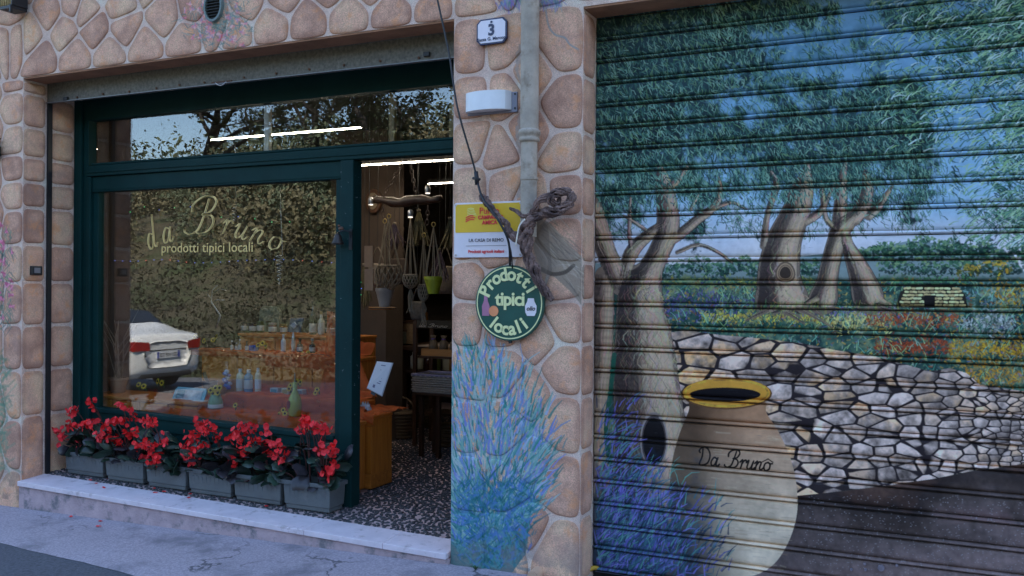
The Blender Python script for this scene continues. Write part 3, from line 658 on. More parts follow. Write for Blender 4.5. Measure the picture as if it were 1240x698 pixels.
    for i in range(200):
        x, y = g.normal(0, 6), g.uniform(430, 570); c.stroke([(x, y), (x+g.normal(0, 7), y+g.normal(0, 7))], g.uniform(1.5, 4), A(*([(70, 112, 104), (84, 120, 112), (60, 96, 90)][i % 3])), .35)
    # rising damp and dirt at the foot
    k = np.clip((py-560+(n1-.5)*150)/70, 0, 1)*np.clip((n2-.42)*5, 0, 1)*.55*(px < 60)
    c.blend(k.astype(np.float32), A(82, 80, 84))
    k = np.clip((py-650+(n1-.5)*70)/30, 0, 1)*np.clip((n2-.45)*5, 0, 1)*.5*(px > 545)
    c.blend(k.astype(np.float32), A(92, 92, 104))
    np.clip(c.a, 0, 1, out=c.a)
    return c.image('facade_paint')
# ------------------------------------------------------------------ levels of the place
def zg(x): return -0.06+0.021*(max(-30.0, min(8.0, x))+6.3)                    # the street climbs to the right
def zf(x, y=0.0): return 0.157-0.0165*(max(-6.4, min(-2.4, x))+6.3)+0.08*max(0.0, min(0.5, y))  # worn threshold, falling to the street
XL, XR = -6.309, -2.580      # shop opening
XS0, XS1 = -1.775, 1.30      # shutter opening
ZL, ZS = 3.215, 3.185        # lintels
YF = 0.46                    # shopfront
mural_img = paint_mural(); fac_img = paint_facade()

# ------------------------------------------------------------------ surfaces of the facade
def facade_mat(name, cols, rough=0.9, bump=0.5, objv=True):
    m = bpy.data.materials.new(name); m.use_nodes = True; nt = m.node_tree; b = nt.nodes['Principled BSDF']; b.inputs['Roughness'].default_value = rough; b.inputs['Specular IOR Level'].default_value = .25
    g = nn(nt, 'ShaderNodeNewGeometry')
    sep = nn(nt, 'ShaderNodeSeparateXYZ'); nt.links.new(g.outputs['Position'], sep.inputs[0])
    t = nn(nt, 'ShaderNodeTexNoise'); t.inputs['Scale'].default_value = 5.5; t.inputs['Detail'].default_value = 7; t.inputs['Roughness'].default_value = .62; nt.links.new(g.outputs['Position'], t.inputs['Vector'])
    cr = nn(nt, 'ShaderNodeValToRGB'); e = cr.color_ramp.elements; e[0].position = .28; e[1].position = .72
    e[0].color = (*cols[0], 1); e[1].color = (*cols[2], 1); k = e.new(.5); k.color = (*cols[1], 1)
    fac = t.outputs['Fac']
    if objv:
        oi = nn(nt, 'ShaderNodeObjectInfo'); ad = nn(nt, 'ShaderNodeMath', operation='MULTIPLY_ADD'); ad.inputs[1].default_value = .34; nt.links.new(oi.outputs['Random'], ad.inputs[0])
        sb = nn(nt, 'ShaderNodeMath', operation='SUBTRACT'); nt.links.new(t.outputs['Fac'], sb.inputs[0]); sb.inputs[1].default_value = .17; nt.links.new(sb.outputs[0], ad.inputs[2]); fac = ad.outputs[0]
    nt.links.new(fac, cr.inputs['Fac'])
    # fine plaster grain and darker grime specks
    t2 = nn(nt, 'ShaderNodeTexNoise'); t2.inputs['Scale'].default_value = 170; t2.inputs['Detail'].default_value = 3; nt.links.new(g.outputs['Position'], t2.inputs['Vector'])
    mr = nn(nt, 'ShaderNodeMapRange'); mr.inputs['From Min'].default_value = .3; mr.inputs['From Max'].default_value = .7; mr.inputs['To Min'].default_value = .7; mr.inputs['To Max'].default_value = 1.22; nt.links.new(t2.outputs['Fac'], mr.inputs['Value'])
    vm = nn(nt, 'ShaderNodeVectorMath', operation='SCALE'); nt.links.new(cr.outputs['Color'], vm.inputs[0]); nt.links.new(mr.outputs['Result'], vm.inputs['Scale'])
    t3 = nn(nt, 'ShaderNodeTexNoise'); t3.inputs['Scale'].default_value = 6.5; t3.inputs['Detail'].default_value = 8; t3.inputs['Roughness'].default_value = .75; nt.links.new(g.outputs['Position'], t3.inputs['Vector'])
    m3 = nn(nt, 'ShaderNodeMapRange'); m3.inputs['From Min'].default_value = .5; m3.inputs['From Max'].default_value = .72; m3.inputs['To Max'].default_value = .8; nt.links.new(t3.outputs['Fac'], m3.inputs['Value'])
    mg = nn(nt, 'ShaderNodeMix', data_type='RGBA'); nt.links.new(m3.outputs['Result'], mg.inputs[0]); nt.links.new(vm.outputs['Vector'], mg.inputs[6]); mg.inputs[7].default_value = (*TT(122, 112, 120), 1)
    t5 = nn(nt, 'ShaderNodeTexNoise'); t5.inputs['Scale'].default_value = 7; t5.inputs['Detail'].default_value = 6; t5.inputs['Roughness'].default_value = .7; ofs = nn(nt, 'ShaderNodeVectorMath', operation='ADD'); ofs.inputs[1].default_value = (13, 5, 9); nt.links.new(g.outputs['Position'], ofs.inputs[0]); nt.links.new(ofs.outputs[0], t5.inputs['Vector'])
    m5 = nn(nt, 'ShaderNodeMapRange'); m5.inputs['From Min'].default_value = .54; m5.inputs['From Max'].default_value = .66; m5.inputs['To Max'].default_value = .7 if objv else .15; nt.links.new(t5.outputs['Fac'], m5.inputs['Value'])
    x5 = nn(nt, 'ShaderNodeMix', data_type='RGBA'); nt.links.new(m5.outputs['Result'], x5.inputs[0]); nt.links.new(mg.outputs[2], x5.inputs[6]); x5.inputs[7].default_value = (*TT(156, 124, 104), 1); mg = x5
    # each plaster stone is brushed darker along its rim
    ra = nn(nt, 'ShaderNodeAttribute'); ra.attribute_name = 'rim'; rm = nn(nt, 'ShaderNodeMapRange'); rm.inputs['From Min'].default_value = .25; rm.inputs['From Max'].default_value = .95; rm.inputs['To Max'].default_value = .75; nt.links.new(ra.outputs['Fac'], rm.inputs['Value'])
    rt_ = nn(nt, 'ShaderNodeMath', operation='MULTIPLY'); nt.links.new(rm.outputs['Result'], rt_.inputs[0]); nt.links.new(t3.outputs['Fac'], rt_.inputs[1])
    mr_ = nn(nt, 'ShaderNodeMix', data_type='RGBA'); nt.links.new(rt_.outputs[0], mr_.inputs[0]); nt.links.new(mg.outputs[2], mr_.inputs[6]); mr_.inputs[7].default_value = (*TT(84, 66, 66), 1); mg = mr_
    # painted decoration, brushed on the front face
    cx = nn(nt, 'ShaderNodeMapRange', clamp=False); cx.inputs['From Min'].default_value = FAC[0]; cx.inputs['From Max'].default_value = FAC[1]; nt.links.new(sep.outputs['X'], cx.inputs['Value'])
    cz = nn(nt, 'ShaderNodeMapRange', clamp=False); cz.inputs['From Min'].default_value = FAC[2]; cz.inputs['From Max'].default_value = FAC[3]; nt.links.new(sep.outputs['Z'], cz.inputs['Value'])
    cb = nn(nt, 'ShaderNodeCombineXYZ'); nt.links.new(cx.outputs['Result'], cb.inputs['X']); nt.links.new(cz.outputs['Result'], cb.inputs['Y'])
    im = nn(nt, 'ShaderNodeTexImage'); im.image = fac_img; im.extension = 'CLIP'; nt.links.new(cb.outputs[0], im.inputs['Vector'])
    sn = nn(nt, 'ShaderNodeSeparateXYZ'); nt.links.new(g.outputs['Normal'], sn.inputs[0])
    fr = nn(nt, 'ShaderNodeMath', operation='LESS_THAN'); nt.links.new(sn.outputs['Y'], fr.inputs[0]); fr.inputs[1].default_value = -.25
    al = nn(nt, 'ShaderNodeMath', operation='MULTIPLY'); nt.links.new(fr.outputs[0], al.inputs[0]); nt.links.new(im.outputs['Alpha'], al.inputs[1])
    mx = nn(nt, 'ShaderNodeMix', data_type='RGBA'); nt.links.new(al.outputs[0], mx.inputs[0]); nt.links.new(mg.outputs[2], mx.inputs[6]); nt.links.new(im.outputs['Color'], mx.inputs[7])
    nt.links.new(mx.outputs[2], b.inputs['Base Color'])
    bp = nn(nt, 'ShaderNodeBump'); bp.inputs['Strength'].default_value = bump; bp.inputs['Distance'].default_value = .006
    av = nn(nt, 'ShaderNodeMath', operation='ADD'); nt.links.new(t2.outputs['Fac'], av.inputs[0]); nt.links.new(t3.outputs['Fac'], av.inputs[1])
    nt.links.new(av.outputs[0], bp.inputs['Height']); nt.links.new(bp.outputs['Normal'], b.inputs['Normal'])
    MATS[name] = m; return m
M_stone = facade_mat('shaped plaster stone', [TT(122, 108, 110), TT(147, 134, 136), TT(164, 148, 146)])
M_mortar = facade_mat('grey mortar', [TT(132, 134, 146), TT(150, 154, 170), TT(166, 170, 186)], objv=False)
M_soffit = mat('brown soffit plaster', TT(100, 84, 76), .9, .25, 6, .4, 70)
M_black = mat('black painted iron', (.012, .013, .015), .5, .2, 20)
M_galv = mat('galvanised steel', (.16, .148, .122), .65, .4, 45, .06, 120, metal=.55, spots=((.16, .13, .1), 7, .6, .2))
M_rust = mat('rusty steel', (.12, .055, .03), .8, .3, 30)
M_green = mat('dark green enamel', (.0035, .032, .030), .6, .16, 5, .05, 40, spec=.14, spots=((.005, .036, .032), 3.5, .52, .25))
M_greenworn = mat('worn dark green enamel', (.005, .032, .031), .6, .18, 5, .08, 60, spots=((.33, .36, .38), 22, .66, .03), spec=.14)
M_marble = mat('white marble', TT(142, 157, 194), .5, .1, 9, .1, 60, spots=(TT(116, 126, 154), 11, .56, .12))
M_riser = mat('stained plaster riser', TT(118, 122, 150), .92, .2, 7, .6, 60, spots=(TT(76, 88, 110), 6.5, .5, .12))
M_walk = mat('rough concrete pavement', TT(112, 124, 158), .95, .34, 70.0, 1.0, 190, spots=(TT(86, 98, 126), 2.6, .5, .16), cracks=(TT(66, 76, 98), .8, .008))
M_asph = mat('asphalt', (.115, .12, .14), .95, .4, 60, 1.0, 220, spots=((.15, .155, .17), 1.4, .56, .2))
M_earth = mat('dry grassy earth', (.07, .06, .035), 1, .35, .6, spots=((.04, .055, .02), .25, .48, .1))

# ------------------------------------------------------------------ the ground, street and pavement
def terrain(x, y):
    d = -y-9.0
    if d <= 0: return zg(x)-.03-(0 if y > -8 else (-y-8)*.25)
    rise = 0.185+0.0011*(x+70)
    rise = max(.10, min(.42, rise))
    return zg(x)-.28+rise*d*min(1, d/25)+2.2*mnoise.noise((x*.035, y*.035, 3))*min(1, d/20)
xs = [-320, -240, -180, -140, -110]+list(np.linspace(-90, 50, 57))+[70, 100, 150, 220, 320]
ys = [-320, -240, -180, -140, -115]+list(np.linspace(-95, -14, 36))+[-12, -11, -10, -9, -8, -4, 0, 12, 40, 90]
b_ = MB(); nx = len(xs)
b_.add([(x, y, terrain(x, y)-(.35 if y >= 0 else 0)) for y in ys for x in xs], [(j*nx+i, j*nx+i+1, (j+1)*nx+i+1, (j+1)*nx+i) for j in range(len(ys)-1) for i in range(nx-1)])
tag(b_.build('ground', M_earth, smooth=True), kind='structure')
def sheet(name, m, poly_rows, dz):
    b = MB(); k = len(poly_rows[0])
    b.add([(x, y, zg(x)+dz) for row in poly_rows for x, y in row], [(j*k+i, j*k+i+1, (j+1)*k+i+1, (j+1)*k+i) for j in range(len(poly_rows)-1) for i in range(k-1)])
    return tag(b.build(name, m), kind='structure')
XSR = [-40, -30, -20, -14, -11, -9, -8, -7.5, -7, -6.5, -6, -5.5, -5, -4.5, -4, -3.5, -3, -2.5, -2, -1.5, -1, 0, 2, 5, 8, 20, 40]
eg = lambda x: -0.60+0.02*math.sin(x*2.1)+.012*math.sin(x*7.3)
sheet('street', M_asph, [[(x, -8.2) for x in XSR], [(x, -4) for x in XSR], [(x, .02) for x in XSR]], -.012)
# the pavement is a rough concrete apron that tapers out onto the asphalt
pe = P(0, 658, 0)
def floor_hit(px, py, dz=0.0):
    z = -.05
    for _ in range(6):
        d = FW+(px-CX)/FPX*RT-(py-CY)/FPX*UP; t = (z-CAM[2])/d[2]; q = CAM+d*t; z = zg(q[0])+dz
    return q
e0 = floor_hit(0, 656); e1 = floor_hit(175, 698)
sle = (e1[1]-e0[1])/(e1[0]-e0[0])
EDG = np.linspace(-12, 3, 120)
ed = lambda x: e0[1]+sle*(max(-9, min(-2.5, x))-e0[0])+.006*math.sin(x*5.1)+.004*math.sin(x*17)
b_ = MB()
b_.add([(x, ed(x), zg(x)-.008) for x in EDG]+[(x, ed(x)+.03, zg(x)+.004) for x in EDG]+[(x, (ed(x))*.5, zg(x)+.006) for x in EDG]+[(x, .05, zg(x)+.012) for x in EDG],
       [(j*120+i, j*120+i+1, (j+1)*120+i+1, (j+1)*120+i) for j in range(3) for i in range(119)])
tag(b_.build('pavement', M_walk, smooth=True), kind='structure')

# ------------------------------------------------------------------ the stone-faced building
bld = thing('stone_building', 'building front of peach-brown shaped stones with pale grey joints and painted flowers', 'building', (-4.4, 0, -.1))
w = MB(); w.box(-10, -6.95, 0, .62, -.5, 5.1); w.box(-6.95, XL, 0, .62, -.5, 15); w.box(XR, XS0, 0, .62, -.5, 3.15); w.box(XS1, 5, 0, .62, -.5, 15)  # unseen storeys raised to shade the street; lower left end lets sun through
w.box(XL, XS0-.0, 0, .19, ZL, 15); w.box(XS0, XS1, 0, .19, ZS, 15); w.box(XR, XS0, 0, .62, 3.15, ZL)
w.box(XL, XR, .19, .62, 3.30, 15); w.box(XR, XS1, .19, .62, 3.30, 15)
w.build('wall', M_mortar, bld)
w = MB(); w.box(-10, 5, .62, 9, 4.95, 5.1); w.box(-10.3, -6.95, -.02, 9, 5.1, 5.2); w.box(-7.1, 5.3, -.15, 1.7, 15, 15.2); w.build('roof', M_soffit, bld)  # the high slab caps the added shade block, out of view
w = MB(); w.box(XL+.002, XR-.002, .004, .186, ZL-.012, ZL-.001); w.box(XS0+.002, XS1-.002, .004, .2, ZS-.012, ZS-.001); w.build('soffit', M_soffit, bld)
w = MB(); w.box(-10, -9.8, .62, 9, -.5, 4.95); w.box(4.8, 5, .62, 9, -.5, 4.95); w.box(-6.95, -6.75, .62, 1.5, 5.1, 15); w.box(4.8, 5, .62, 1.5, 5.1, 15); w.box(-6.95, 5, 1.5, 1.65, 5.1, 15); w.box(-10, 5, 9, 9.2, -.5, 5.1); w.box(XS0-.1, XS1, .45, .6, -.5, 3.3); w.build('rear_and_shade_wall', M_soffit, bld)  # upper walls are added to cast shade, kept shallow to leave the car sunlit

def clip(poly, nx_, nz_, d):
    out = []
    for i in range(len(poly)):
        a, b = poly[i], poly[(i+1) % len(poly)]; da = a[0]*nx_+a[1]*nz_-d; db = b[0]*nx_+b[1]*nz_-d
        if da <= 0: out.append(a)
        if (da < 0) != (db < 0) and abs(da-db) > 1e-12:
            t = da/(da-db); out.append((a[0]+(b[0]-a[0])*t, a[1]+(b[1]-a[1])*t))
    return out
def chaikin(p, n=2, k=.22):
    for _ in range(n):
        q = []
        for i in range(len(p)):
            a, b = p[i], p[(i+1) % len(p)]
            q += [(a[0]+(b[0]-a[0])*k, a[1]+(b[1]-a[1])*k), (a[0]+(b[0]-a[0])*(1-k), a[1]+(b[1]-a[1])*(1-k))]
        p = q
    return p
def stone(poly, frame, seed, h=.008):
    """one shaped stone: poly in plane coordinates, frame(u, v, out) -> world"""
    c = (sum(p[0] for p in poly)/len(poly), sum(p[1] for p in poly)/len(poly)); rad = sum(math.dist(p, c) for p in poly)/len(poly)
    if rad < .012: return
    rings = [(0, -.004), (.002, h*.45), (.007, h*.82), (.016, h), (.42*rad, h*1.12)]
    vs = []; n = len(poly)
    for ins, o in rings:
        for p in poly:
            d = math.dist(p, c); k = max(.05, 1-ins/max(d, 1e-6))
            q = (c[0]+(p[0]-c[0])*k, c[1]+(p[1]-c[1])*k)
            vs.append(frame(q[0], q[1], o+(.0022*mnoise.noise((q[0]*9+seed, q[1]*9, seed*.3)) if o > 0 else 0)))
    fs = [(r*n+i, r*n+(i+1) % n, (r+1)*n+(i+1) % n, (r+1)*n+i) for r in range(len(rings)-1) for i in range(n)]+[tuple((len(rings)-1)*n+i for i in range(n))]
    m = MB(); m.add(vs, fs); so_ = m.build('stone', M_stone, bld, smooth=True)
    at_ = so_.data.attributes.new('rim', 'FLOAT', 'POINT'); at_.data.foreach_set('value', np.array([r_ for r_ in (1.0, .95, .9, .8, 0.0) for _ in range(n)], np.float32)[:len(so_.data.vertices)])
    return so_
front = lambda u, v, o: (u, -o, v)
def cells(pts, region, joint=.016, k=2):
    n = 0
    for i, (x, z) in enumerate(pts):
        poly = list(region)
        for j, (x2, z2) in enumerate(pts):
            if i == j: continue
            dx, dz = x2-x, z2-z; l = math.hypot(dx, dz)
            if l > 1.6 or l < 1e-4: continue
            poly = clip(poly, dx/l, dz/l, ((x+x2)/2*dx+(z+z2)/2*dz)/l-joint/2)
            if len(poly) < 3: break
        if len(poly) >= 3:
            # drop doubled corners, then wobble and round
            pp = []
            for q in poly:
                if not pp or math.dist(q, pp[-1]) > .012: pp.append(q)
            if len(pp) > 2: stone(chaikin(chaikin(pp, 1, .155), 2, .25), front, i*1.7+z); n += 1
TOPB = [(50, 70), (92, 69), (132, 65), (176, 58), (223, 50), (77, 38), (115, 37), (151, 33), (199, 20), (148, 8), (105, 12), (88, 3), (60, 16), (38, 45), (12, 14), (18, 50), (6, 52), (234, 4), (328, 31), (374, 27), (421, 20), (476, 15), (525, 10), (262, 30), (343, -6), (285, 40), (300, 4),
        (25, -20), (70, -24), (120, -22), (180, -22), (240, -30), (400, -14), (450, -20), (500, -24), (560, -30), (-20, 20), (-20, 62), (-22, -20)]
tp = [(P(*q).x, P(*q).z) for q in TOPB]
g_ = random.Random(3)
tp += [(-6.75-.28*i+g_.uniform(-.05, .05), 3.35+.27*j+g_.uniform(-.05, .05)) for i in range(4) for j in range(3)]
PB = [(-2.45, 3.30), (-2.25, 3.42), (-2.0, 3.33), (-1.72, 3.36), (-1.42, 3.32), (-1.1, 3.36), (-.75, 3.33), (-.4, 3.35), (-.05, 3.32), (.3, 3.36), (.65, 3.33), (1.0, 3.34), (-2.3, 3.72), (-1.9, 3.7), (-1.5, 3.66), (-1.1, 3.68), (-.7, 3.65), (-.3, 3.68), (.1, 3.66), (.5, 3.66), (.9, 3.68)]
tp += PB+[(-6.4+.33*i+g_.uniform(-.06, .06), 4.02+g_.uniform(-.04, .04)+.0*i) for i in range(23)]
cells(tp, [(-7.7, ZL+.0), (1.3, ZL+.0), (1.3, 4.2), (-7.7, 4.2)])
LC = [(15, 93), (16, 132), (17, 172), (17, 204), (18, 236), (18, 274), (20, 319), (19, 367), (20, 420), (21, 478), (20, 540), (18, 600), (-12, 110), (-10, 160), (-12, 215), (-10, 262), (-12, 310), (-10, 360), (-12, 420), (-11, 490), (-12, 560)]
lp = [(P(*q).x, P(*q).z) for q in LC]+[(-6.98-.3*i+g_.uniform(-.04, .04), .2+.34*j+g_.uniform(-.05, .05)) for i in range(3) for j in range(9)]
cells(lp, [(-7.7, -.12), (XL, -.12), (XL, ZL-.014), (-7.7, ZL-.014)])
MC = [(569, 65), (609, 58), (569, 117), (614, 113), (569, 175), (606, 186), (569, 227), (612, 223), (681, 52), (683, 127), (683, 189), (685, 232), (562, 290), (600, 300), (565, 343), (561, 387), (610, 350), (612, 395), (685, 293), (681, 343), (685, 387), (650, 409),
      (683, 447), (679, 511), (676, 588), (672, 664), (562, 455), (612, 450), (560, 515), (610, 520), (562, 585), (612, 590), (562, 655), (612, 655), (640, 90), (640, 160), (645, 240), (645, 330), (642, 480), (642, 560), (640, 640)]
mp = [(P(*q).x, P(*q).z) for q in MC]
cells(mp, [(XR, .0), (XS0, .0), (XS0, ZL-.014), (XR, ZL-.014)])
# reveals: the sides of both openings are faced too
def reveal(x, cols, rows, sgn=1):
    for (y0, y1) in cols:
        for i in range(len(rows)-1):
            za, zb = rows[i], rows[i+1]; e = .004
            poly = [(y0+e, za+.010), (y1-.01, za+.010+g_.uniform(-.006, .006)), (y1-.01, zb-.010+g_.uniform(-.006, .006)), (y0+e, zb-.010)]
            pp = []
            for q in range(4):
                a, b = poly[q], poly[(q+1) % 4]; pp += [a, ((a[0]+b[0])/2+g_.uniform(-.004, .004), (a[1]+b[1])/2)]
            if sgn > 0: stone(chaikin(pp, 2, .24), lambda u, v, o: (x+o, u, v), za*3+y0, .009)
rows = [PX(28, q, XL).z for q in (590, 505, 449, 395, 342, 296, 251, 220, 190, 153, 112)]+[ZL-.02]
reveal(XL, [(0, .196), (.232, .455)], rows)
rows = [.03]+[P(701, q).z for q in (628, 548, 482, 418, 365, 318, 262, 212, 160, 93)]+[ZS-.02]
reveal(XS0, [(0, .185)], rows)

# ------------------------------------------------------------------ step, threshold and shop floor
st = thing('marble_step', 'long white marble doorstep on a stained plaster riser below the shop window', 'step', (-4.4, 0, 0))
sx = [XL+.004, -5.05, -3.62, P(467, 655).x+.0, XR-.012]
for i in range(4):
    a, b = sx[i]+.001, sx[i+1]-.0015
    m = MB(); m.hexa([(a, -.035, zf(a)-.036), (b, -.035, zf(b)-.036), (b, .2, zf(b, .2)-.036), (a, .2, zf(a, .2)-.036), (a, -.035, zf(a)), (b, -.035, zf(b)), (b, .2, zf(b, .2)), (a, .2, zf(a, .2))])
    m.build('slab', M_marble, st, bevel=.004)
m = MB(); a, b = XL+.004, XR-.004
m.hexa([(a, -.018, -.3), (b, -.018, -.3), (b, .19, -.3), (a, .19, -.3), (a, -.018, zf(a)-.0365), (b, -.018, zf(b)-.0365), (b, .19, zf(b)-.0365), (a, .19, zf(a)-.0365)]); m.build('riser', M_riser, st)
M_grout = mat('pale floor mortar', TT(120, 122, 145), .8, .15, 20, .3, 80)
M_pebble = mat('dark pebbles', (.035, .038, .045), .45, .5, 26)
m = MB(); nx = 20
for y0, y1 in ((.2, .5), (.5, 6.2)):
    m.grid(lambda u, v: (-6.4+5.0*u, y0+(y1-y0)*v, zf(-6.4+5.0*u, y0+(y1-y0)*v)-.004), 20, 3)
fl = tag(m.build('shop_floor', M_grout), kind='structure')
m = MB(); rr = random.Random(21)
def pebble(x, y):
    if rr.random() < .07: return
    a = rr.gauss(.1, .55)+(1.57 if rr.random() < .2 else 0); l = rr.uniform(.012, .024); s_ = rr.uniform(.0075, .0125); n = 7; z = zf(x, y)
    ca, sa = math.cos(a), math.sin(a); vs = []
    for k, zz in ((1, -.006), (.72, .0035)):
        for i in range(n):
            t = 6.283*i/n; u, v = l*k*math.cos(t)*rr.uniform(.85, 1.1), s_*k*math.sin(t)*rr.uniform(.85, 1.15)
            vs.append((x+u*ca-v*sa, y+u*sa+v*ca, z+zz))
    m.add(vs, [(i, (i+1) % n, n+(i+1) % n, n+i) for i in range(n)]+[tuple(range(n, 2*n))])
y = .215
while y < 4.4:
    x = XL+.02 if y < .47 else -3.75-max(0, y-.9)*.75
    while x < -2.0-max(0, y-1)*.1:
        pebble(x+rr.uniform(-.012, .012), y+rr.uniform(-.010, .010)); x += rr.uniform(.03, .044)
    y += .0235
po = m.build('pebbles', M_pebble, fl); po['kind'] = 'stuff'

# ------------------------------------------------------------------ the painted roller shutter
sh = thing('roller_shutter', 'closed roller shutter painted with olive trees, a stone wall and an oil jar', 'shutter', (-.24, .2, .03))
def shutter_mat():
    m = bpy.data.materials.new('mural paint on steel'); m.use_nodes = True; nt = m.node_tree; b = nt.nodes['Principled BSDF']
    b.inputs['Roughness'].default_value = .5; b.inputs['Specular IOR Level'].default_value = .16
    uv = nn(nt, 'ShaderNodeUVMap'); im = nn(nt, 'ShaderNodeTexImage'); im.image = mural_img; im.extension = 'EXTEND'; nt.links.new(uv.outputs[0], im.inputs['Vector'])
    g = nn(nt, 'ShaderNodeNewGeometry'); mp_ = nn(nt, 'ShaderNodeMapping'); mp_.inputs['Scale'].default_value = (6, 1, 60); nt.links.new(g.outputs['Position'], mp_.inputs['Vector'])
    t = nn(nt, 'ShaderNodeTexNoise'); t.inputs['Scale'].default_value = 2.4; t.inputs['Detail'].default_value = 6; nt.links.new(mp_.outputs[0], t.inputs['Vector'])
    mr = nn(nt, 'ShaderNodeMapRange'); mr.inputs['From Min'].default_value = .66; mr.inputs['From Max'].default_value = .72; mr.inputs['To Max'].default_value = .35; nt.links.new(t.outputs['Fac'], mr.inputs['Value'])
    mx = nn(nt, 'ShaderNodeMix', data_type='RGBA'); nt.links.new(mr.outputs['Result'], mx.inputs[0]); nt.links.new(im.outputs['Color'], mx.inputs[6]); mx.inputs[7].default_value = (.1, .1, .11, 1)
    nt.links.new(mx.outputs[2], b.inputs['Base Color'])
    t2 = nn(nt, 'ShaderNodeTexNoise'); t2.inputs['Scale'].default_value = 160; nt.links.new(g.outputs['Position'], t2.inputs['Vector'])
    mr2 = nn(nt, 'ShaderNodeMapRange'); mr2.inputs['To Min'].default_value = .42; mr2.inputs['To Max'].default_value = .7; nt.links.new(t2.outputs['Fac'], mr2.inputs['Value']); nt.links.new(mr2.outputs['Result'], b.inputs['Roughness'])
    bp = nn(nt, 'ShaderNodeBump'); bp.inputs['Strength'].default_value = .12; bp.inputs['Distance'].default_value = .002; nt.links.new(t2.outputs['Fac'], bp.inputs['Height']); nt.links.new(bp.outputs['Normal'], b.inputs['Normal'])
    return m
M_mural = shutter_mat()
PIT = .1247; Z0 = .427-3*PIT
prof = [(-.0005, .018), (.0, .004), (.004, -.0085), (.0075, -.0115), (.011, -.0115), (.0145, -.0085), (.018, .003), (.0195, .015), (.0222, .015), (.0255, -.001), (.040, -.0028), (.062, -.0038), (.085, -.0028), (.104, -.0008), (.1165, .0005), (.119, .014), (.1232, .018)]
k = -0
for i in range(0, 26):
    zb = Z0+i*PIT
    if zb > ZS+.05: break
    m = MB(); xa, xb = XS0+.006, XS1-.006; n = len(prof); xx = np.linspace(xa, xb, 13)
    wv = random.Random(i)
    ph = wv.uniform(0, 6)
    m.add([(x, .2+d+.0012*math.sin(x*2.3+ph), zb+z+.0007*math.sin(x*5+ph)) for x in xx for z, d in prof], [(j*n+q, (j+1)*n+q, (j+1)*n+q+1, j*n+q+1) for j in range(12) for q in range(n-1)])
    o = m.build('slat', M_mural, sh, smooth=True)
    me = o.data; uvl = me.uv_layers.new(name='UVMap'); off = OFF[o.name]
    co = np.empty(len(me.vertices)*3, np.float32); me.vertices.foreach_get('co', co); co = co.reshape(-1, 3)
    vi = np.empty(len(me.loops), np.int32); me.loops.foreach_get('vertex_index', vi)
    uv = np.stack([(co[vi, 0]+off[0]-MUR[0])/(MUR[1]-MUR[0]), (co[vi, 2]+off[2]-MUR[2])/(MUR[3]-MUR[2])], 1).astype(np.float32)
    uvl.data.foreach_set('uv', uv.ravel())
m = MB(); m.box(XS0-.03, XS1+.03, .215, .23, -.3, 3.3); m.build('backing', M_black, sh)
m = MB(); m.box(XS0+.02, XS1-.02, .188, .205, zg(-1.7)+.012, Z0-.004); m.build('bottom_bar', mat('dusty blue-grey bar', A(64, 70, 92), .55, .25, 20), sh)
for px_, py_ in ((1031, 690), (1047, 683), (1048, 690), (1067, 688), (1086, 685)):
    q = P(px_, py_, .19); m = MB(); r_ = .016 if px_ == 1067 else .007
    m.disc(q.x, q.z, r_, r_, .183, .197, 16); m.build('bolt_head', mat('dull painted bolt', A(88, 88, 108), .5, .2, 40), sh, bevel=.002)
# ------------------------------------------------------------------ rolled-up shutter over the shop window
gs = thing('rolled_up_shutter', 'galvanised steel end bar of the rolled-up shutter above the shop window', 'shutter', (-4.4, .2, 3.05))
zb = lambda x: 3.059+(x+6.305)*(-.0035); zt = lambda x: 3.238+(x+6.305)*(-.009)
a, b = XL+.012, XR-.004
m = MB(); m.hexa([(a, .196, zb(a)), (b, .196, zb(b)), (b, .205, zb(b)), (a, .205, zb(a)), (a, .196, 3.29), (b, .196, 3.29), (b, .205, 3.29), (a, .205, 3.29)]); m.build('end_bar', M_galv, gs, bevel=.001)
m = MB(); m.hexa([(a, .182, zb(a)-.006), (b, .182, zb(b)-.006), (b, .215, zb(b)-.006), (a, .215, zb(a)-.006), (a, .182, zb(a)), (b, .182, zb(b)), (b, .215, zb(b)), (a, .215, zb(a))]); m.build('bottom_lip', mat('dull steel lip', (.2, .2, .2), .5, .2, 40, metal=.6), gs)
m = MB(); m.hexa([(a, .19, 3.205), (b, .19, 3.2), (b, .196, 3.2), (a, .196, 3.205), (a, .186, 3.213), (b, .186, 3.208), (b, .196, 3.208), (a, .196, 3.213)]); m.build('top_fold', M_galv, gs)
for q in ((93, 118), (124, 114), (156, 111), (189, 107), (217, 103), (247, 100), (295, 94), (334, 89), (374, 84), (416, 79), (460, 74), (507, 70)):
    p = P(*q, .19); MB().disc(p.x, p.z, .008, .008, .188, .197, 10).build('rivet', M_rust, gs)
for q in ((80, 120), (517, 66)):
    p = P(*q, .19); MB().box(p.x-.022, p.x+.022, .178, .197, p.z-.014, p.z+.014).build('stop_block', M_black, gs, bevel=.003)
p0 = P(262, 101, .18); pts = [p0+Vector((.10*t, -.01, -.022*math.sin(math.pi*t))) for t in np.linspace(0, 1, 10)]
MB().tube(pts, .004, 8).build('pull_ring', mat('pale zinc wire', (.5, .5, .52), .4, metal=.7), gs, smooth=True)
MB().box(p0.x-.05, p0.x+.13, .184, .196, p0.z-.004, p0.z+.012).build('lock_plate', M_rust, gs)
gr = MB().box(XL+.004, XL+.032, .2, .228, zf(XL, .2), 3.055); gr.box(XL+.026, XL+.032, .19, .2, zf(XL, .2), 3.055)
tag(gr.build('guide_rail', M_black), 'thin black upright shutter rail in the left stone reveal', 'rail')

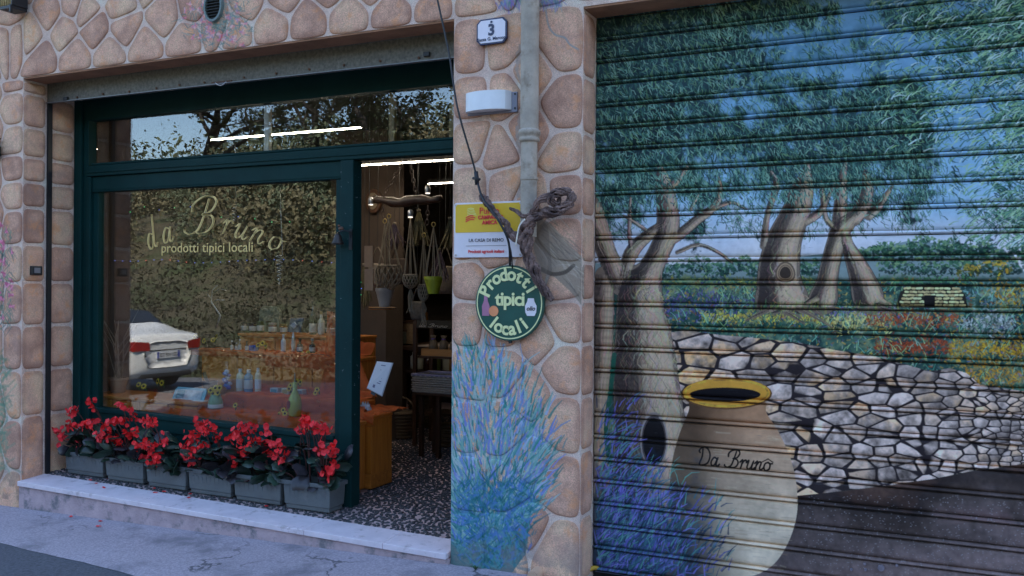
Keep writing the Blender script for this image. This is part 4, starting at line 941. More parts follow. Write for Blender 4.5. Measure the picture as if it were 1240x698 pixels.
# ------------------------------------------------------------------ the green shopfront
sf = thing('shopfront', 'dark green wooden shopfront with a big display window, fanlight and open doorway', 'shopfront', (-4.4, YF, .15))
GX0, GX1, GZ1 = -6.063, -3.716, 2.381
PXL, PXR = -3.705, -3.600
szl, szr = .672, .622
def zl(x, l, r): return l+(r-l)*(x-GX0)/(GX1-GX0)
def member(name, x0, x1, y0, y1, z0, z1, m_=None, bev=.005): return MB().box(x0, x1, y0, y1, z0, z1).build(name, m_ or M_green, sf, bevel=bev)
member('jamb', XL+.003, -6.225, YF-.015, YF+.09, zf(XL, .46), 3.13)
member('jamb', -6.222, -6.168, YF+.008, YF+.088, zf(XL, .46), 3.125)
member('jamb_moulding', -6.165, -6.125, YF-.008, YF+.085, zf(XL, .46), 2.505)
member('jamb_moulding', -6.122, GX0, YF+.018, YF+.08, zf(XL, .46), 2.39)
member('head', -6.165, XR-.01, YF+.004, YF+.085, 2.955, 3.135)
member('head_panel', XL+.02, XR-.01, .24, YF+.08, 3.137, 3.16, M_green)
member('transom', -6.165, XR-.01, YF-.012, YF+.09, 2.508, 2.592)
member('transom_bead', -6.165, XR-.01, YF-.02, YF+.02, 2.534, 2.545, M_green, .003)
member('transom_cap', -6.12, XR-.01, YF-.004, YF+.07, 2.595, 2.612)
member('rail', -6.120, -3.712, YF+.008, YF+.075, 2.395, 2.506)
member('rail_bead', -6.118, -3.712, YF+.0, YF+.06, 2.383, 2.394, bev=.003)
member('post', PXL, PXR, YF-.012, YF+.09, zf(-3.6, .46)-.004, 2.506, M_greenworn)
member('post_bead', PXL-.05, PXL-.002, YF+.006, YF+.08, .2, 2.38, M_greenworn)
member('jamb', -2.70, XR-.004, YF-.012, YF+.09, zf(-2.6, .46), 2.506)
# panel below the window: it follows the slight fall of the floor
def slope_box(name, x0, x1, y0, y1, f0, f1, m_=None, bev=.004):
    m = MB(); m.hexa([(x0, y0, f0(x0)), (x1, y0, f0(x1)), (x1, y1, f0(x1)), (x0, y1, f0(x0)), (x0, y0, f1(x0)), (x1, y0, f1(x1)), (x1, y1, f1(x1)), (x0, y1, f1(x0))]); return m.build(name, m_ or M_green, sf, bevel=bev)
S1 = lambda x: zl(x, szl, szr)
slope_box('sill', GX0, PXL-.052, YF-.006, YF+.085, lambda x: S1(x)-.035, S1, M_greenworn)
slope_box('bottom_rail', GX0, PXL-.052, YF+.006, YF+.08, lambda x: S1(x)-.13, lambda x: S1(x)-.037)
slope_box('kick_panel', GX0, PXL-.052, YF+.022, YF+.07, lambda x: zf(x, .46)+.09, lambda x: S1(x)-.132)
slope_box('plinth', GX0, PXL-.052, YF+.006, YF+.08, lambda x: zf(x, .46)-.004, lambda x: zf(x, .46)+.088)
M_glass = glass_mat('window glass', .095, (.90, .93, .92), .05)
M_glass2 = glass_mat('fanlight glass', .085, (.90, .93, .92), .05)
slope_box('display_pane', GX0-.01, GX1+.01, YF+.046, YF+.054, lambda x: S1(x)-.01, lambda x: GZ1+.01, M_glass, 0)
M_batt = wood('pale yellow wood', L(150, 116, 66), L(120, 88, 48)); M_zinc = mat('grey glazing bar', A(140, 140, 150), .5, .2, 20)
bars = [(-4.43, -4.385, M_zinc), (-3.365, -3.32, M_batt), (-2.90, -2.845, M_batt)]
xx = [-6.12, -4.408, -3.342, -2.7]
for i in range(3): member('fanlight_pane', xx[i]+.004, xx[i+1]-.004, YF+.046, YF+.054, 2.612, 2.955, M_glass2, 0)
for a, b, mm_ in bars: member('glazing_bar', a, b, YF+.056, YF+.09, 2.613, 2.954, mm_, .003)
# gilt lettering on the pane
M_gilt = mat('gilt lettering', TT(168, 154, 116), .5, .1, 30)
YG = YF+.043
def gl(pxy): p = P(pxy[0], pxy[1], YG); return (p.x, p.z)
let = MB()
def script(ch, o, sx_, sz_, rot, w_):
    for st_ in GLYPH[ch]:
        pts = [((q.x+.16*q.y)*sx_, q.y*sz_) for q in spline([(u, v, 0) for u, v in st_], 7)]
        c_, s_ = math.cos(rot), math.sin(rot); x0, z0 = gl(o)
        pp = [(x0+u*c_-v*s_, z0+u*s_+v*c_) for u, v in pts]; n = len(pp)
        wd = [w_*(.45+.55*abs(math.sin(math.pi*(i/(n-1))*1.0+.25))) for i in range(n)]
        mm_ = ribbon(pp, wd, YG); let.add(mm_.v, mm_.f)
        mm_ = ribbon([(u+w_*1.35, v) for u, v in pp], [k*.55 for k in wd], YG); let.add(mm_.v, mm_.f)
script('d', (180, 304), .17, .24, .40, .0085); script('a', (197, 296), .18, .23, .24, .0085); script('B', (228, 284), .31, .265, .04, .010)
script('r', (268, 283), .19, .21, -.14, .0085); script('u', (282, 287), .21, .21, -.22, .0085); script('n', (301, 291), .22, .21, -.3, .0085); script('o', (322, 299), .22, .21, -.36, .0085)
let.build('name_lettering', M_gilt, sf)
p1, p2 = P(195, 306, YG), P(306, 305, YG)
t_ = text_mb('prodotti tipici locali', .1, .001, align='LEFT', spacing=1.02); wdt = max(v[0] for v in t_.v); ln = (p2-p1).length
t_.v = [(x*ln/wdt, y, z*1.05) for x, y, z in t_.v]
place(t_, (p1.x, YG, p1.z), math.atan2(p2.z-p1.z, p2.x-p1.x)).build('small_lettering', M_gilt, sf)['kind'] = 'stuff'

# shop bell on the post
bl = thing('shop_bell', 'small dark iron bell hanging from a bracket on the green door post', 'bell', tuple(P(415, 300, .4)))
p = P(409, 296, .40); MB().lathe([(.042, 0), (.04, .01), (.03, .03), (.025, .055), (.014, .072), (.004, .078)], (p.x, .40, p.z), 16).build('bell', mat('aged bronze', (.05, .04, .035), .45, .3, 20, metal=.5), bl, smooth=True)
q = P(415, 281, .42); MB().tube([(q.x+.05, .45, q.z-.07), (q.x+.05, .43, q.z), (q.x+.02, .41, q.z+.01), (p.x, .40, p.z+.08)], .006, 6).build('bracket', M_black, bl, smooth=True)
m = MB(); m.box(q.x+.038, q.x+.062, .438, .449, q.z-.12, q.z+.02); m.build('mount_plate', M_black, bl)
m = MB(); c0 = P(413, 277, .41); m.ball((c0.x, .41, c0.z), .014, 8, 6, 1.6, 1, 1); m.ball((c0.x-.018, .41, c0.z+.02), .009); m.build('bird_ornament', mat('dull copper', (.14, .07, .045), .5, .2, 30, metal=.4), bl, smooth=True)

# ------------------------------------------------------------------ things fixed to the facade
# house number
hp = thing('house_number_plate', 'small white enamel house number 3 plate with a blue border', 'plate', tuple(P(598, 53)))
c_ = P(598, 39.5); hw, hh = .097, .074
def chamf(w_, h_, k): return [(c_.x-w_+k, c_.z-h_), (c_.x+w_-k, c_.z-h_), (c_.x+w_, c_.z-h_+k), (c_.x+w_, c_.z+h_-k), (c_.x+w_-k, c_.z+h_), (c_.x-w_+k, c_.z+h_), (c_.x-w_, c_.z+h_-k), (c_.x-w_, c_.z-h_+k)]
M_wh = mat('white enamel', TT(160, 172, 214), .25, .05, 10); M_blue = mat('navy enamel', (.01, .012, .06), .25, .1, 10)
MB().prism(chamf(hw, hh, .025), -.028, -.014).build('border', M_blue, hp, bevel=.002); MB().prism(chamf(hw-.010, hh-.010, .02), -.0305, -.0285).build('face', M_wh, hp)
place(text_mb('3', .088, .001, .003), (c_.x, -.0325, c_.z-.022)).build('numeral', M_blue, hp)
place(text_mb('Piazza G. Marconi', .0265, .0008, .0002), (c_.x, -.0325, c_.z-.052)).build('street_name', M_blue, hp)
MB().disc(c_.x, c_.z+.052, .007, .007, -.033, -.031, 12).build('screw', M_blue, hp)
MB().box(c_.x-.05, c_.x+.05, -.0145, .0, c_.z-.04, c_.z+.04).build('backing', M_mortar, hp)
# wall lamp
wl = thing('wall_lamp', 'white plastic bulkhead wall lamp below the house number', 'lamp', tuple(P(595, 139)))
a, b = P(566, 139), P(627, 113); M_opal = mat('opal plastic', A(200, 206, 238), .35, .04, 12)
x0, x1, z0, z1 = a.x, b.x-.03, P(580, 140).z, P(600, 113).z
m = MB(); n = 14; prof_ = [(x0+(x1-x0)*i/n, -.02-.075*math.sin(math.pi*min(1, max(0, i/n)))**.45) for i in range(n+1)]
m.prismz([(x0, -.018)]+prof_+[(x1, -.018)], z0+.012, z1); m.build('diffuser', M_opal, wl, bevel=.01, seg=3)
MB().box(x0+.01, x1+.035, -.018, -.003, z0-.002, z1-.006).build('base', mat('grey plastic base', A(96, 104, 130), .4, .08, 20), wl, bevel=.004)
for dz in (.02, .1): MB().disc(x1+.022, z0+dz, .006, .006, -.021, -.018, 10).build('screw', M_black, wl)
# rain pipe
dp = thing('drain_pipe', 'weathered grey rain pipe running down the stone pillar', 'pipe', tuple(P(647, 262)))
M_pipe = mat('weathered fibre cement', A(122, 122, 126), .85, .25, 9, .35, 60, spots=(A(96, 92, 90), 11, .52, .18))
xp, rp = P(647, 100).x, .051; yp = -.062
zc = P(647, 165).z; zbm = P(645, 262).z; MB().tube([(xp, yp, zc-.02), (xp, yp, 5.1)], rp, 20).build('upper_pipe', M_pipe, dp, smooth=True, auto=40)
MB().tube([(xp-.002, yp, zbm-.12), (xp, yp, zc+.015)], rp*.9, 20).build('lower_pipe', M_pipe, dp, smooth=True, auto=40)
MB().lathe([(rp*.9, -.045), (rp*1.12, -.04), (rp*1.16, -.03), (rp*1.12, -.022), (rp*1.06, -.012), (rp*1.2, -.006), (rp*1.24, .01), (rp*1.18, .02), (rp*1.0, .028)], (xp, yp, zc), 20).build('collar', M_pipe, dp, smooth=True)
zk = P(647, 218).z; m = MB(); m.lathe([(rp*.93, -.008), (rp*.97, -.008), (rp*.97, .008), (rp*.93, .008)], (xp, yp, zk), 20); m.box(xp-.008, xp+.008, yp+.04, 0, zk-.008, zk+.008); m.build('clamp', M_pipe, dp)
# yellow and white sign board
M_yel = mat('sign yellow', TT(214, 144, 40), .5, .05, 10); M_red = mat('sign red', A(190, 40, 48), .4, .05, 10); M_ink = mat('dark grey ink', A(60, 60, 72), .5, .05, 10); M_bw = mat('sign white', TT(158, 172, 212), .3, .04, 10)
sb = thing('farm_produce_sign', 'rectangular yellow and white farm produce sign on the pillar', 'sign', tuple(P(592, 312)))
bx0, bx1 = P(552, 280).x, P(635, 280).x; bz0, bz1 = P(595, 312).z, P(595, 245).z; ym = bz0+(bz1-bz0)*.455
def rrect(x0, x1, z0, z1, r): return [(cx+r*math.cos(t), cz+r*math.sin(t)) for cx, cz, t0 in ((x1-r, z0+r, -math.pi/2), (x1-r, z1-r, 0), (x0+r, z1-r, math.pi/2), (x0+r, z0+r, math.pi)) for t in [t0+k*math.pi/8 for k in range(5)]]
MB().prism(rrect(bx0, bx1, bz0, bz1, .014), -.022, -.014).build('panel', M_bw, sb, bevel=.0015)
MB().prism(rrect(bx0+.01, bx1-.01, ym, bz1-.01, .006), -.0245, -.0225).build('yellow_field', M_yel, sb)
for i, (w_, h_) in enumerate(((.055, 0), (.062, .011), (.05, .022))):
    pts = [(bx0+.078+t*w_, bz1-.112+h_+.014*math.sin(t*2.2)) for t in np.linspace(0, 1, 8)]; ribbon(pts, .006, -.0262).build('furrow', M_red, sb)
for i in range(5):
    pts = [(bx0+.088+t*(.06-.004*i), bz1-.075+i*.009+.006*math.sin(t*3.1)) for t in np.linspace(0, 1, 8)]; ribbon(pts, .0035, -.0262).build('sun_ray', mat('pale wheat', A(216, 196, 120), .4), sb)
ye = -.0262
place(text_mb('Punto', .054, .001, align='LEFT'), (bx0+.165, ye, bz1-.068)).build('lettering', M_red, sb)
place(text_mb('CAMPAGNA', .0295, .001, .0012, align='LEFT'), (bx0+.158, ye, bz1-.098)).build('lettering', M_red, sb)
place(text_mb('AMICA', .031, .001, .0012, align='LEFT'), (bx0+.185, ye, bz1-.128)).build('lettering', M_red, sb)
xm = (bx0+bx1)/2-.01
place(text_mb('LA CASA DI REMO', .0275, .001), (xm, -.0242, ym-.055)).build('lettering', M_ink, sb)
MB().box(xm-.13, xm+.13, -.0242, -.0225, ym-.078, ym-.0765).build('rule', M_ink, sb)
place(text_mb('Prodotti agricoli italiani', .0245, .001, .0004), (xm, -.0242, ym-.118)).build('lettering', M_red, sb)
for x_, z_ in ((bx0+.014, bz0+.014), (bx1-.014, bz0+.014), (bx0+.014, bz1-.014), (bx1-.014, bz1-.014)): MB().disc(x_, z_, .006, .006, -.027, -.0225, 10).build('screw', M_zinc, sb)
MB().box(bx0+.05, bx1-.05, -.0145, .001, bz0+.05, bz1-.05).build('backing', M_zinc, sb)
# round hanging sign
rs = thing('round_hanging_sign', 'round dark green sign with cream lettering and a bottle hanging on the pillar', 'sign', tuple(P(620, 412)))
c_ = P(620.5, 367); rd = .213; M_sg = mat('sign green', A(20, 62, 62), .4, .12, 12); M_cr = mat('cream paint', A(196, 186, 150), .5, .06, 20)
MB().disc(c_.x, c_.z, rd, rd, -.045, -.02, 56).build('disc', M_sg, rs, bevel=.003)
m = MB(); n = 72
for k in range(n):
    t0, t1 = 2*math.pi*k/n, 2*math.pi*(k+1)/n; ro, ri = rd*.955, rd*.925
    m.add([(c_.x+r_*math.cos(t), y_, c_.z+r_*math.sin(t)) for y_ in (-.047, -.0455) for r_, t in ((ri, t0), (ro, t0), (ro, t1), (ri, t1))], [(0, 1, 2, 3), (4, 7, 6, 5), (0, 4, 5, 1), (1, 5, 6, 2), (2, 6, 7, 3), (3, 7, 4, 0)])
m.build('border_ring', M_cr, rs)
def arc_text(s_, r_, a0, a1, size, flip=False):
    o = MB(); n = len(s_)
    for i, ch in enumerate(s_):
        t = a0+(a1-a0)*(i+.5)/n; tm = text_mb(ch, size, .001, .0032)
        if flip: tm = place(tm, (c_.x+r_*math.cos(t), -.048, c_.z+r_*math.sin(t)), t+math.pi/2)
        else: tm = place(tm, (c_.x+r_*math.cos(t), -.048, c_.z+r_*math.sin(t)), t-math.pi/2)
        o.add(tm.v, tm.f)
    return o
arc_text('Prodotti', rd*.60, R(166), R(20), .105).build('lettering', M_cr, rs)
place(text_mb('tipici', .105, .001, .0032, spacing=.93), (c_.x+.008, -.048, c_.z-.012)).build('lettering', M_cr, rs)
arc_text('locali', rd*.84, R(222), R(318), .105, True).build('lettering', M_cr, rs)
bx_, bz_ = c_.x-.145, c_.z-.075
MB().prism([(bx_-.022, bz_), (bx_+.022, bz_), (bx_+.024, bz_+.055), (bx_+.012, bz_+.085), (bx_+.010, bz_+.122), (bx_-.010, bz_+.122), (bx_-.012, bz_+.085), (bx_-.024, bz_+.055)], -.0478, -.0455).build('bottle_picture', mat('painted violet', A(130, 92, 130), .5), rs)
MB().disc(bx_+.05, bz_+.028, .03, .03, -.0484, -.046, 20).build('pumpkin_picture', mat('painted orange', A(178, 112, 86), .5), rs)
jx, jz = c_.x+.135, c_.z-.07
MB().prism([(jx-.022, jz), (jx+.022, jz), (jx+.033, jz+.02), (jx+.035, jz+.055), (jx+.022, jz+.08), (jx+.018, jz+.098), (jx-.018, jz+.098), (jx-.022, jz+.08), (jx-.035, jz+.055), (jx-.033, jz+.02)], -.0478, -.0455).build('jar_picture', M_bw, rs)
place(text_mb('olio', .034, .0008, .001, shear=.25), (jx, -.049, jz+.03)).build('lettering', M_ink, rs)
MB().disc(c_.x+.004, c_.z-rd-.006, .009, .009, -.04, -.025, 12).build('lower_peg', M_black, rs)
# old vine and cords
def gnarl(path, n=7, amp=.016, seed=0, twist=.8, k=7, fine=10):
    pts = spline([Vector((P(a, b, 0).x, y_, P(a, b, 0).z)) for a, b, y_, r_ in path], fine); rad = [v.x for v in spline([Vector((r_, 0, 0)) for _, _, _, r_ in path], fine)]
    o = MB(); frames = []; u = None
    for i, p in enumerate(pts):
        t2 = (pts[min(i+1, len(pts)-1)]-pts[max(0, i-1)]).normalized()
        u = t2.orthogonal().normalized() if u is None else (u-t2*u.dot(t2)).normalized(); frames.append((u.copy(), t2.cross(u)))
    for s_ in range(k):
        q = []; rr_ = []
        for i, (p, r_) in enumerate(zip(pts, rad)):
            t = i*.13*twist+s_*6.283/k+.5*mnoise.noise((i*.12, s_*2.0, seed)); u, v = frames[i]; e = .62+.4*mnoise.noise((i*.16, s_*3.1+seed, 0))
            q.append(p+(u*math.cos(t)+v*math.sin(t))*r_*e+Vector((mnoise.noise((i*.3, s_+seed, 4)), 0, mnoise.noise((i*.3, 7+s_+seed, 4))))*amp*.35)
            rr_.append(max(.003, r_*.8*(.40+.30*mnoise.noise((i*.2, s_*5.0+seed, 7)))))
        o.tube(q, rr_, n)
    return o
M_bark = mat('grey shaggy vine bark', TT(84, 80, 90), .95, .5, 60, 1.0, 110, spots=(TT(44, 40, 48), 14, .46, .16))
vn = thing('old_vine', 'gnarled dry grapevine trunk curling over the pillar signs', 'vine', tuple(P(672, 362)))
gnarl([(674, 364, -.06, .016), (664, 350, -.07, .026), (655, 332, -.08, .034), (648, 312, -.09, .038), (646, 294, -.1, .042), (648, 278, -.11, .042), (656, 266, -.11, .036), (668, 260, -.1, .032), (682, 258, -.1, .030), (694, 252, -.1, .030), (700, 243, -.1, .028), (699, 235, -.1, .024)], seed=1).build('trunk', M_bark, vn, smooth=True)
gnarl([(699, 236, -.1, .022), (690, 234, -.11, .024), (680, 238, -.12, .025), (677, 246, -.12, .02), (684, 248, -.1, .015), (686, 241, -.1, .012)], seed=4, fine=7).build('curl', M_bark, vn, smooth=True)
gnarl([(676, 240, -.12, .022), (664, 246, -.13, .02), (658, 256, -.12, .02), (652, 262, -.11, .018), (642, 264, -.1, .014), (634, 258, -.09, .011), (625, 254, -.08, .006)], seed=6, fine=7).build('branch', M_bark, vn, smooth=True)
gnarl([(644, 292, -.1, .03), (632, 288, -.1, .03), (624, 280, -.1, .026), (622, 272, -.1, .02), (612, 264, -.1, .022), (602, 252, -.09, .021), (594, 243, -.08, .022), (589, 238, -.08, .012)], seed=8).build('branch', M_bark, vn, smooth=True)
W = lambda a, b, y_: (P(a, b, 0).x, y_, P(a, b, 0).z)
MB().tube(spline([W(650, 268, -.16), W(644, 276, -.165), W(641, 290, -.165), W(639, 300, -.16)], 5), .004, 6).build('tie_wire', mat('pale wire', A(170, 172, 182), .4, .1), vn, smooth=True)
cb = thing('hanging_cable', 'thin black cable slanting down the wall to the round sign', 'cable', tuple(P(583, 215)))
MB().tube(spline([W(532, -40, -.1), W(538, 0, -.09), W(552, 70, -.08), (W(566, 135, -.12)), W(580, 200, -.07), W(584, 222, -.06)], 6), .006, 6).build('upper_cable', M_black, cb, smooth=True)
MB().tube(spline([W(584, 222, -.06), W(594, 242, -.1), W(612, 262, -.14), W(624, 284, -.13), W(626, 300, -.10), W(623, 322, -.06)], 6), .007, 6).build('lower_cord', M_black, cb, smooth=True)
MB().tube(spline([W(625, 290, -.12), W(628, 306, -.1), W(625, 325, -.05)], 5), .004, 6).build('sign_loop', M_black, cb, smooth=True)
m = MB(); q = W(583, 218, -.06); m.tube([(q[0]-.004, q[1], q[2]+.04), (q[0]+.004, q[1], q[2]-.035)], .013, 8); m.tube([(q[0]-.025, q[1], q[2]+.004), (q[0]+.022, q[1], q[2]-.006)], .008, 6); m.build('cable_clamp', M_black, cb, smooth=True)
# vent grille
vg = thing('vent_grille', 'round dark vent grille among painted pink flowers on the upper wall', 'vent', tuple(P(261, 24)))
c_ = P(261.5, 9); m = MB(); n = 28; rx, rz = .078, .105
for k in range(n):
    t0, t1 = 6.2832*k/n, 6.2832*(k+1)/n
    m.add([(c_.x+rx*s_*math.cos(t), y_, c_.z+rz*s_*math.sin(t)) for y_ in (-.035, -.005) for s_, t in ((.84, t0), (1, t0), (1, t1), (.84, t1))], [(0, 1, 2, 3), (4, 7, 6, 5), (0, 4, 5, 1), (1, 5, 6, 2), (2, 6, 7, 3), (3, 7, 4, 0)])
m.build('ring', mat('blue-grey vent plastic', A(70, 88, 98), .5, .1), vg)
MB().disc(c_.x, c_.z, rx*.86, rz*.86, -.012, -.009, 24).build('opening', M_black, vg)
for i in range(9):
    z_ = c_.z-rz*.74+i*rz*.185; hw_ = rx*.84*math.sqrt(max(0.02, 1-((z_-c_.z)/(rz*.86))**2)); m = MB()
    m.hexa([(c_.x-hw_, -.03, z_-.004), (c_.x+hw_, -.03, z_-.004), (c_.x+hw_, -.014, z_+.005), (c_.x-hw_, -.014, z_+.005), (c_.x-hw_, -.03, z_-.001), (c_.x+hw_, -.03, z_-.001), (c_.x+hw_, -.014, z_+.008), (c_.x-hw_, -.014, z_+.008)]); m.build('louvre', M_black, vg)
# lantern at the top left, lamp bracket at the left edge, bell push
lt = thing('wall_lantern', 'bottom of a black lantern with pale glass bars at the upper left', 'lantern', tuple(P(30, 22)))
a = P(31, 16); m = MB(); m.box(a.x-.075, a.x+.06, -.16, -.03, a.z-.012, a.z+.012); m.box(a.x+.045, a.x+.062, -.17, -.15, a.z-.045, a.z+.012); m.build('base_frame', M_black, lt, bevel=.003)
for i in range(5): MB().tube([(a.x-.065+i*.026, -.15, a.z+.012), (a.x-.065+i*.026, -.15, a.z+.3)], .0075, 8).build('glass_bar', mat('cloudy lamp glass', A(150, 144, 120), .3, .1), lt, smooth=True)
for s_ in (-.078, .056): MB().box(a.x+s_, a.x+s_+.01, -.16, -.03, a.z+.012, a.z+.32).build('frame_bar', M_black, lt)
MB().box(a.x-.09, a.x+.075, -.17, 0, a.z+.32, a.z+.34).build('cap', M_black, lt)
bk = thing('black_letter_holder', 'black metal holder with cut-out top cut by the left picture edge', 'holder', tuple(P(0, 191)))
a = P(2, 178); m = MB(); m.box(a.x-.3, a.x+.028, -.06, -.03, a.z-.09, a.z+.01); m.build('body', M_black, bk, bevel=.004)
for s_ in (-.12, -.02): MB().tube([(a.x+s_, -.05, a.z+.01), (a.x+s_+.02, -.05, a.z+.05), (a.x+s_+.045, -.05, a.z+.01)], .006, 6).build('scroll', M_black, bk)
MB().box(a.x-.3, a.x+.03, -.064, -.028, a.z+.05, a.z+.06).build('top_bar', M_black, bk); MB().box(a.x-.25, a.x, -.03, 0, a.z-.07, a.z).build('mount', M_black, bk)
bp_ = thing('bell_push', 'small square black bell push on the left stone reveal', 'bell push', tuple(PX(41, 335, XL)))
a = PX(41.5, 328, XL); MB().box(XL+.006, XL+.034, a.y-.046, a.y+.046, a.z-.034, a.z+.036).build('box', mat('black plastic', (.02, .021, .024), .35, .1), bp_, bevel=.004)
MB().box(XL+.034, XL+.037, a.y-.026, a.y+.026, a.z-.018, a.z+.022).build('button', mat('grey button', A(92, 96, 112), .4, .05), bp_, bevel=.001)
# small things at the foot of the pillar
dpp = MB(); a = P(648, 692, -.05); dpp.tube([(a.x, .02, a.z-.012), (a.x+.003, -.09, a.z-.02)], .032, 16); o = dpp.build('drain_spout', mat('pale clay pipe', A(150, 132, 124), .7, .15), smooth=True, auto=50)
tag(o, 'short clay drain spout poking out at the foot of the pillar', 'pipe')
m = MB(); a = Vector(floor_hit(712, 697)); b = PX(724, 688, XS0+.03)
m.tube(spline([(a.x, a.y, a.z+.03), ((a.x+b.x)/2, (a.y+b.y)/2, b.z*.5+a.z*.5+.02), (b.x, b.y+.0, b.z)], 4), .013, 8)
tag(m.build('yellow_hose', mat('yellow plastic', TT(130, 120, 50), .6, .15), smooth=True), 'short yellow pipe end at the bottom corner of the painted shutter', 'pipe')
wd = thing('small_weed', 'tiny green weed growing at the foot of the pillar', 'weed', tuple(P(576, 694, -.03)))
M_weed = mat('weed leaf', (.04, .10, .03), .6, .3, 40)
a = P(576, 694, -.04)
for i in range(7):
    t = i*.9; l = .03+.008*(i % 3); m = MB(); m.add([(a.x, a.y, zg(a.x)+.006), (a.x+l*.5*math.cos(t)-.008*math.sin(t), a.y+l*.3*math.sin(t)-.01, zg(a.x)+.03), (a.x+l*math.cos(t), a.y+l*.5*math.sin(t)-.02, zg(a.x)+.035), (a.x+l*.5*math.cos(t)+.008*math.sin(t), a.y+l*.3*math.sin(t)-.01, zg(a.x)+.034)], [(0, 1, 2, 3)]); m.build('leaf', M_weed, wd)

# ------------------------------------------------------------------ planters with begonias
M_pl = mat('faded green plastic', TT(60, 76, 94), .6, .16, 8, .1, 60, spots=(TT(78, 92, 112), 10, .6, .16)); M_soil = mat('potting soil', (.02, .015, .012), 1, .4, 60, .8, 90)
M_leaf = mat('bronze-green begonia leaf', (.026, .05, .034), .32, .45, 14, .1, 60, objvar=.45); M_leaf2 = mat('dark purple begonia leaf', (.035, .03, .034), .32, .4, 14, objvar=.4)
M_flow = mat('coral red petals', TT(150, 18, 28), .7, .22, 30, objvar=.16); M_flow2 = mat('pink-red petals', TT(170, 36, 52), .7, .2, 30, objvar=.12); M_stem = mat('reddish stem', (.1, .035, .03), .5, .2)
M_pist = mat('yellow flower centre', A(214, 170, 40), .6)
spans = [(77, 124.5), (125.5, 173.5), (175, 225), (226, 280), (281, 340), (341, 400)]
YP0, YP1 = .25, .435
# leaf mesh: a lopsided rounded blade, slightly cupped
def leaf_mesh():
    m = MB(); n = 12; ring = []
    for i in range(n):
        t = 2*math.pi*i/n; r_ = 1+.10*math.sin(t*5+.5)+.18*math.cos(t); ring.append((.62*r_*math.sin(t)+.06*math.cos(t), .5+.52*r_*-math.cos(t)))
    vs = [(x*.55, .5+(y-.5)*.55, .10-.04*abs(x)) for x, y in ring]+[(x, y, -.06*(x*x+(y-.5)**2)*2+.03*math.sin(i*2.3)) for i, (x, y) in enumerate(ring)]+[(0, .45, .06)]
    fs = [(2*n, i, (i+1) % n) for i in range(n)]+[(i, n+i, n+(i+1) % n, (i+1) % n) for i in range(n)]
    m.add(vs, fs); return m.mesh('leaf', smooth=True)
LM = leaf_mesh(); LM.materials.append(M_leaf); LM2 = LM.copy(); LM2.materials.clear(); LM2.materials.append(M_leaf2)
def blossom_mesh(seed, mtl):
    r_ = random.Random(seed); m = MB()
    for k in range(9):
        c = Vector((r_.gauss(0, .018), r_.gauss(0, .014), r_.gauss(0, .016))); ax = Vector((r_.gauss(0, .5), -1+r_.gauss(0, .4), r_.gauss(.1, .5))).normalized(); u = ax.orthogonal().normalized(); v = ax.cross(u); ph = r_.uniform(0, 6)
        for q in range(4):
            t = ph+q*math.pi/2; d = u*math.cos(t)+v*math.sin(t); e = u*-math.sin(t)+v*math.cos(t); l = .0175 if q % 2 else .0145; w_ = .0145
            m.add([c, c+d*l*.55-e*w_*.75+ax*.003, c+d*l*.95-e*w_*.4+ax*.005, c+d*l*1.05+e*w_*.35+ax*.005, c+d*l*.6+e*w_*.75+ax*.003], [(0, 1, 2, 3, 4)])
    me = m.mesh('blossom', smooth=False); me.materials.append(mtl); return me
BM = [blossom_mesh(i, M_flow if i % 3 else M_flow2) for i in range(6)]
clus = [[(84, 500), (92, 496), (108, 484), (112, 492), (72, 523), (76, 533), (92, 517), (101, 514), (107, 517), (116, 512), (97, 540), (104, 546), (119, 525), (122, 530), (84, 516)],
        [(148, 490), (157, 497), (160, 504), (134, 509), (142, 512), (150, 508), (127, 518), (152, 523), (159, 528), (164, 524), (140, 531), (146, 535), (166, 541), (131, 526)],
        [(181, 508), (186, 513), (178, 514), (171, 538), (180, 541), (187, 539), (166, 545), (190, 548), (186, 556), (192, 558), (200, 530), (176, 552)],
        [(240, 512), (246, 520), (252, 516), (248, 524), (236, 528), (228, 536), (224, 541), (226, 552), (236, 556), (233, 547), (258, 520), (262, 530), (244, 538), (231, 524)],
        [(289, 520), (296, 514), (301, 521), (307, 518), (284, 530), (289, 534), (294, 547), (299, 551), (325, 518), (320, 546), (334, 540), (341, 545), (337, 553), (344, 552), (282, 558), (312, 532), (304, 535)],
        [(368, 512), (372, 508), (377, 516), (364, 522), (366, 516), (384, 522), (394, 523), (390, 517), (392, 540), (399, 545), (402, 541), (406, 548), (386, 545), (404, 562), (399, 571), (393, 573), (374, 522)]]
desc = ['at the left end by the stone reveal, bright red clusters standing tall', 'second from the left, thick with red flowers', 'third from the left, mostly dark leaves with few flowers', 'fourth from the left, scattered red flowers over dark leaves',
        'fifth from the left, red flowers spilling to the right', 'at the right end beside the door post, tallest flower head']
descp = ['leftmost green plastic trough planter beside the stone reveal', 'second green trough planter from the left under the window', 'third green trough planter from the left under the window', 'fourth green trough planter from the left under the window', 'fifth green trough planter from the left under the window', 'rightmost green trough planter next to the door post']
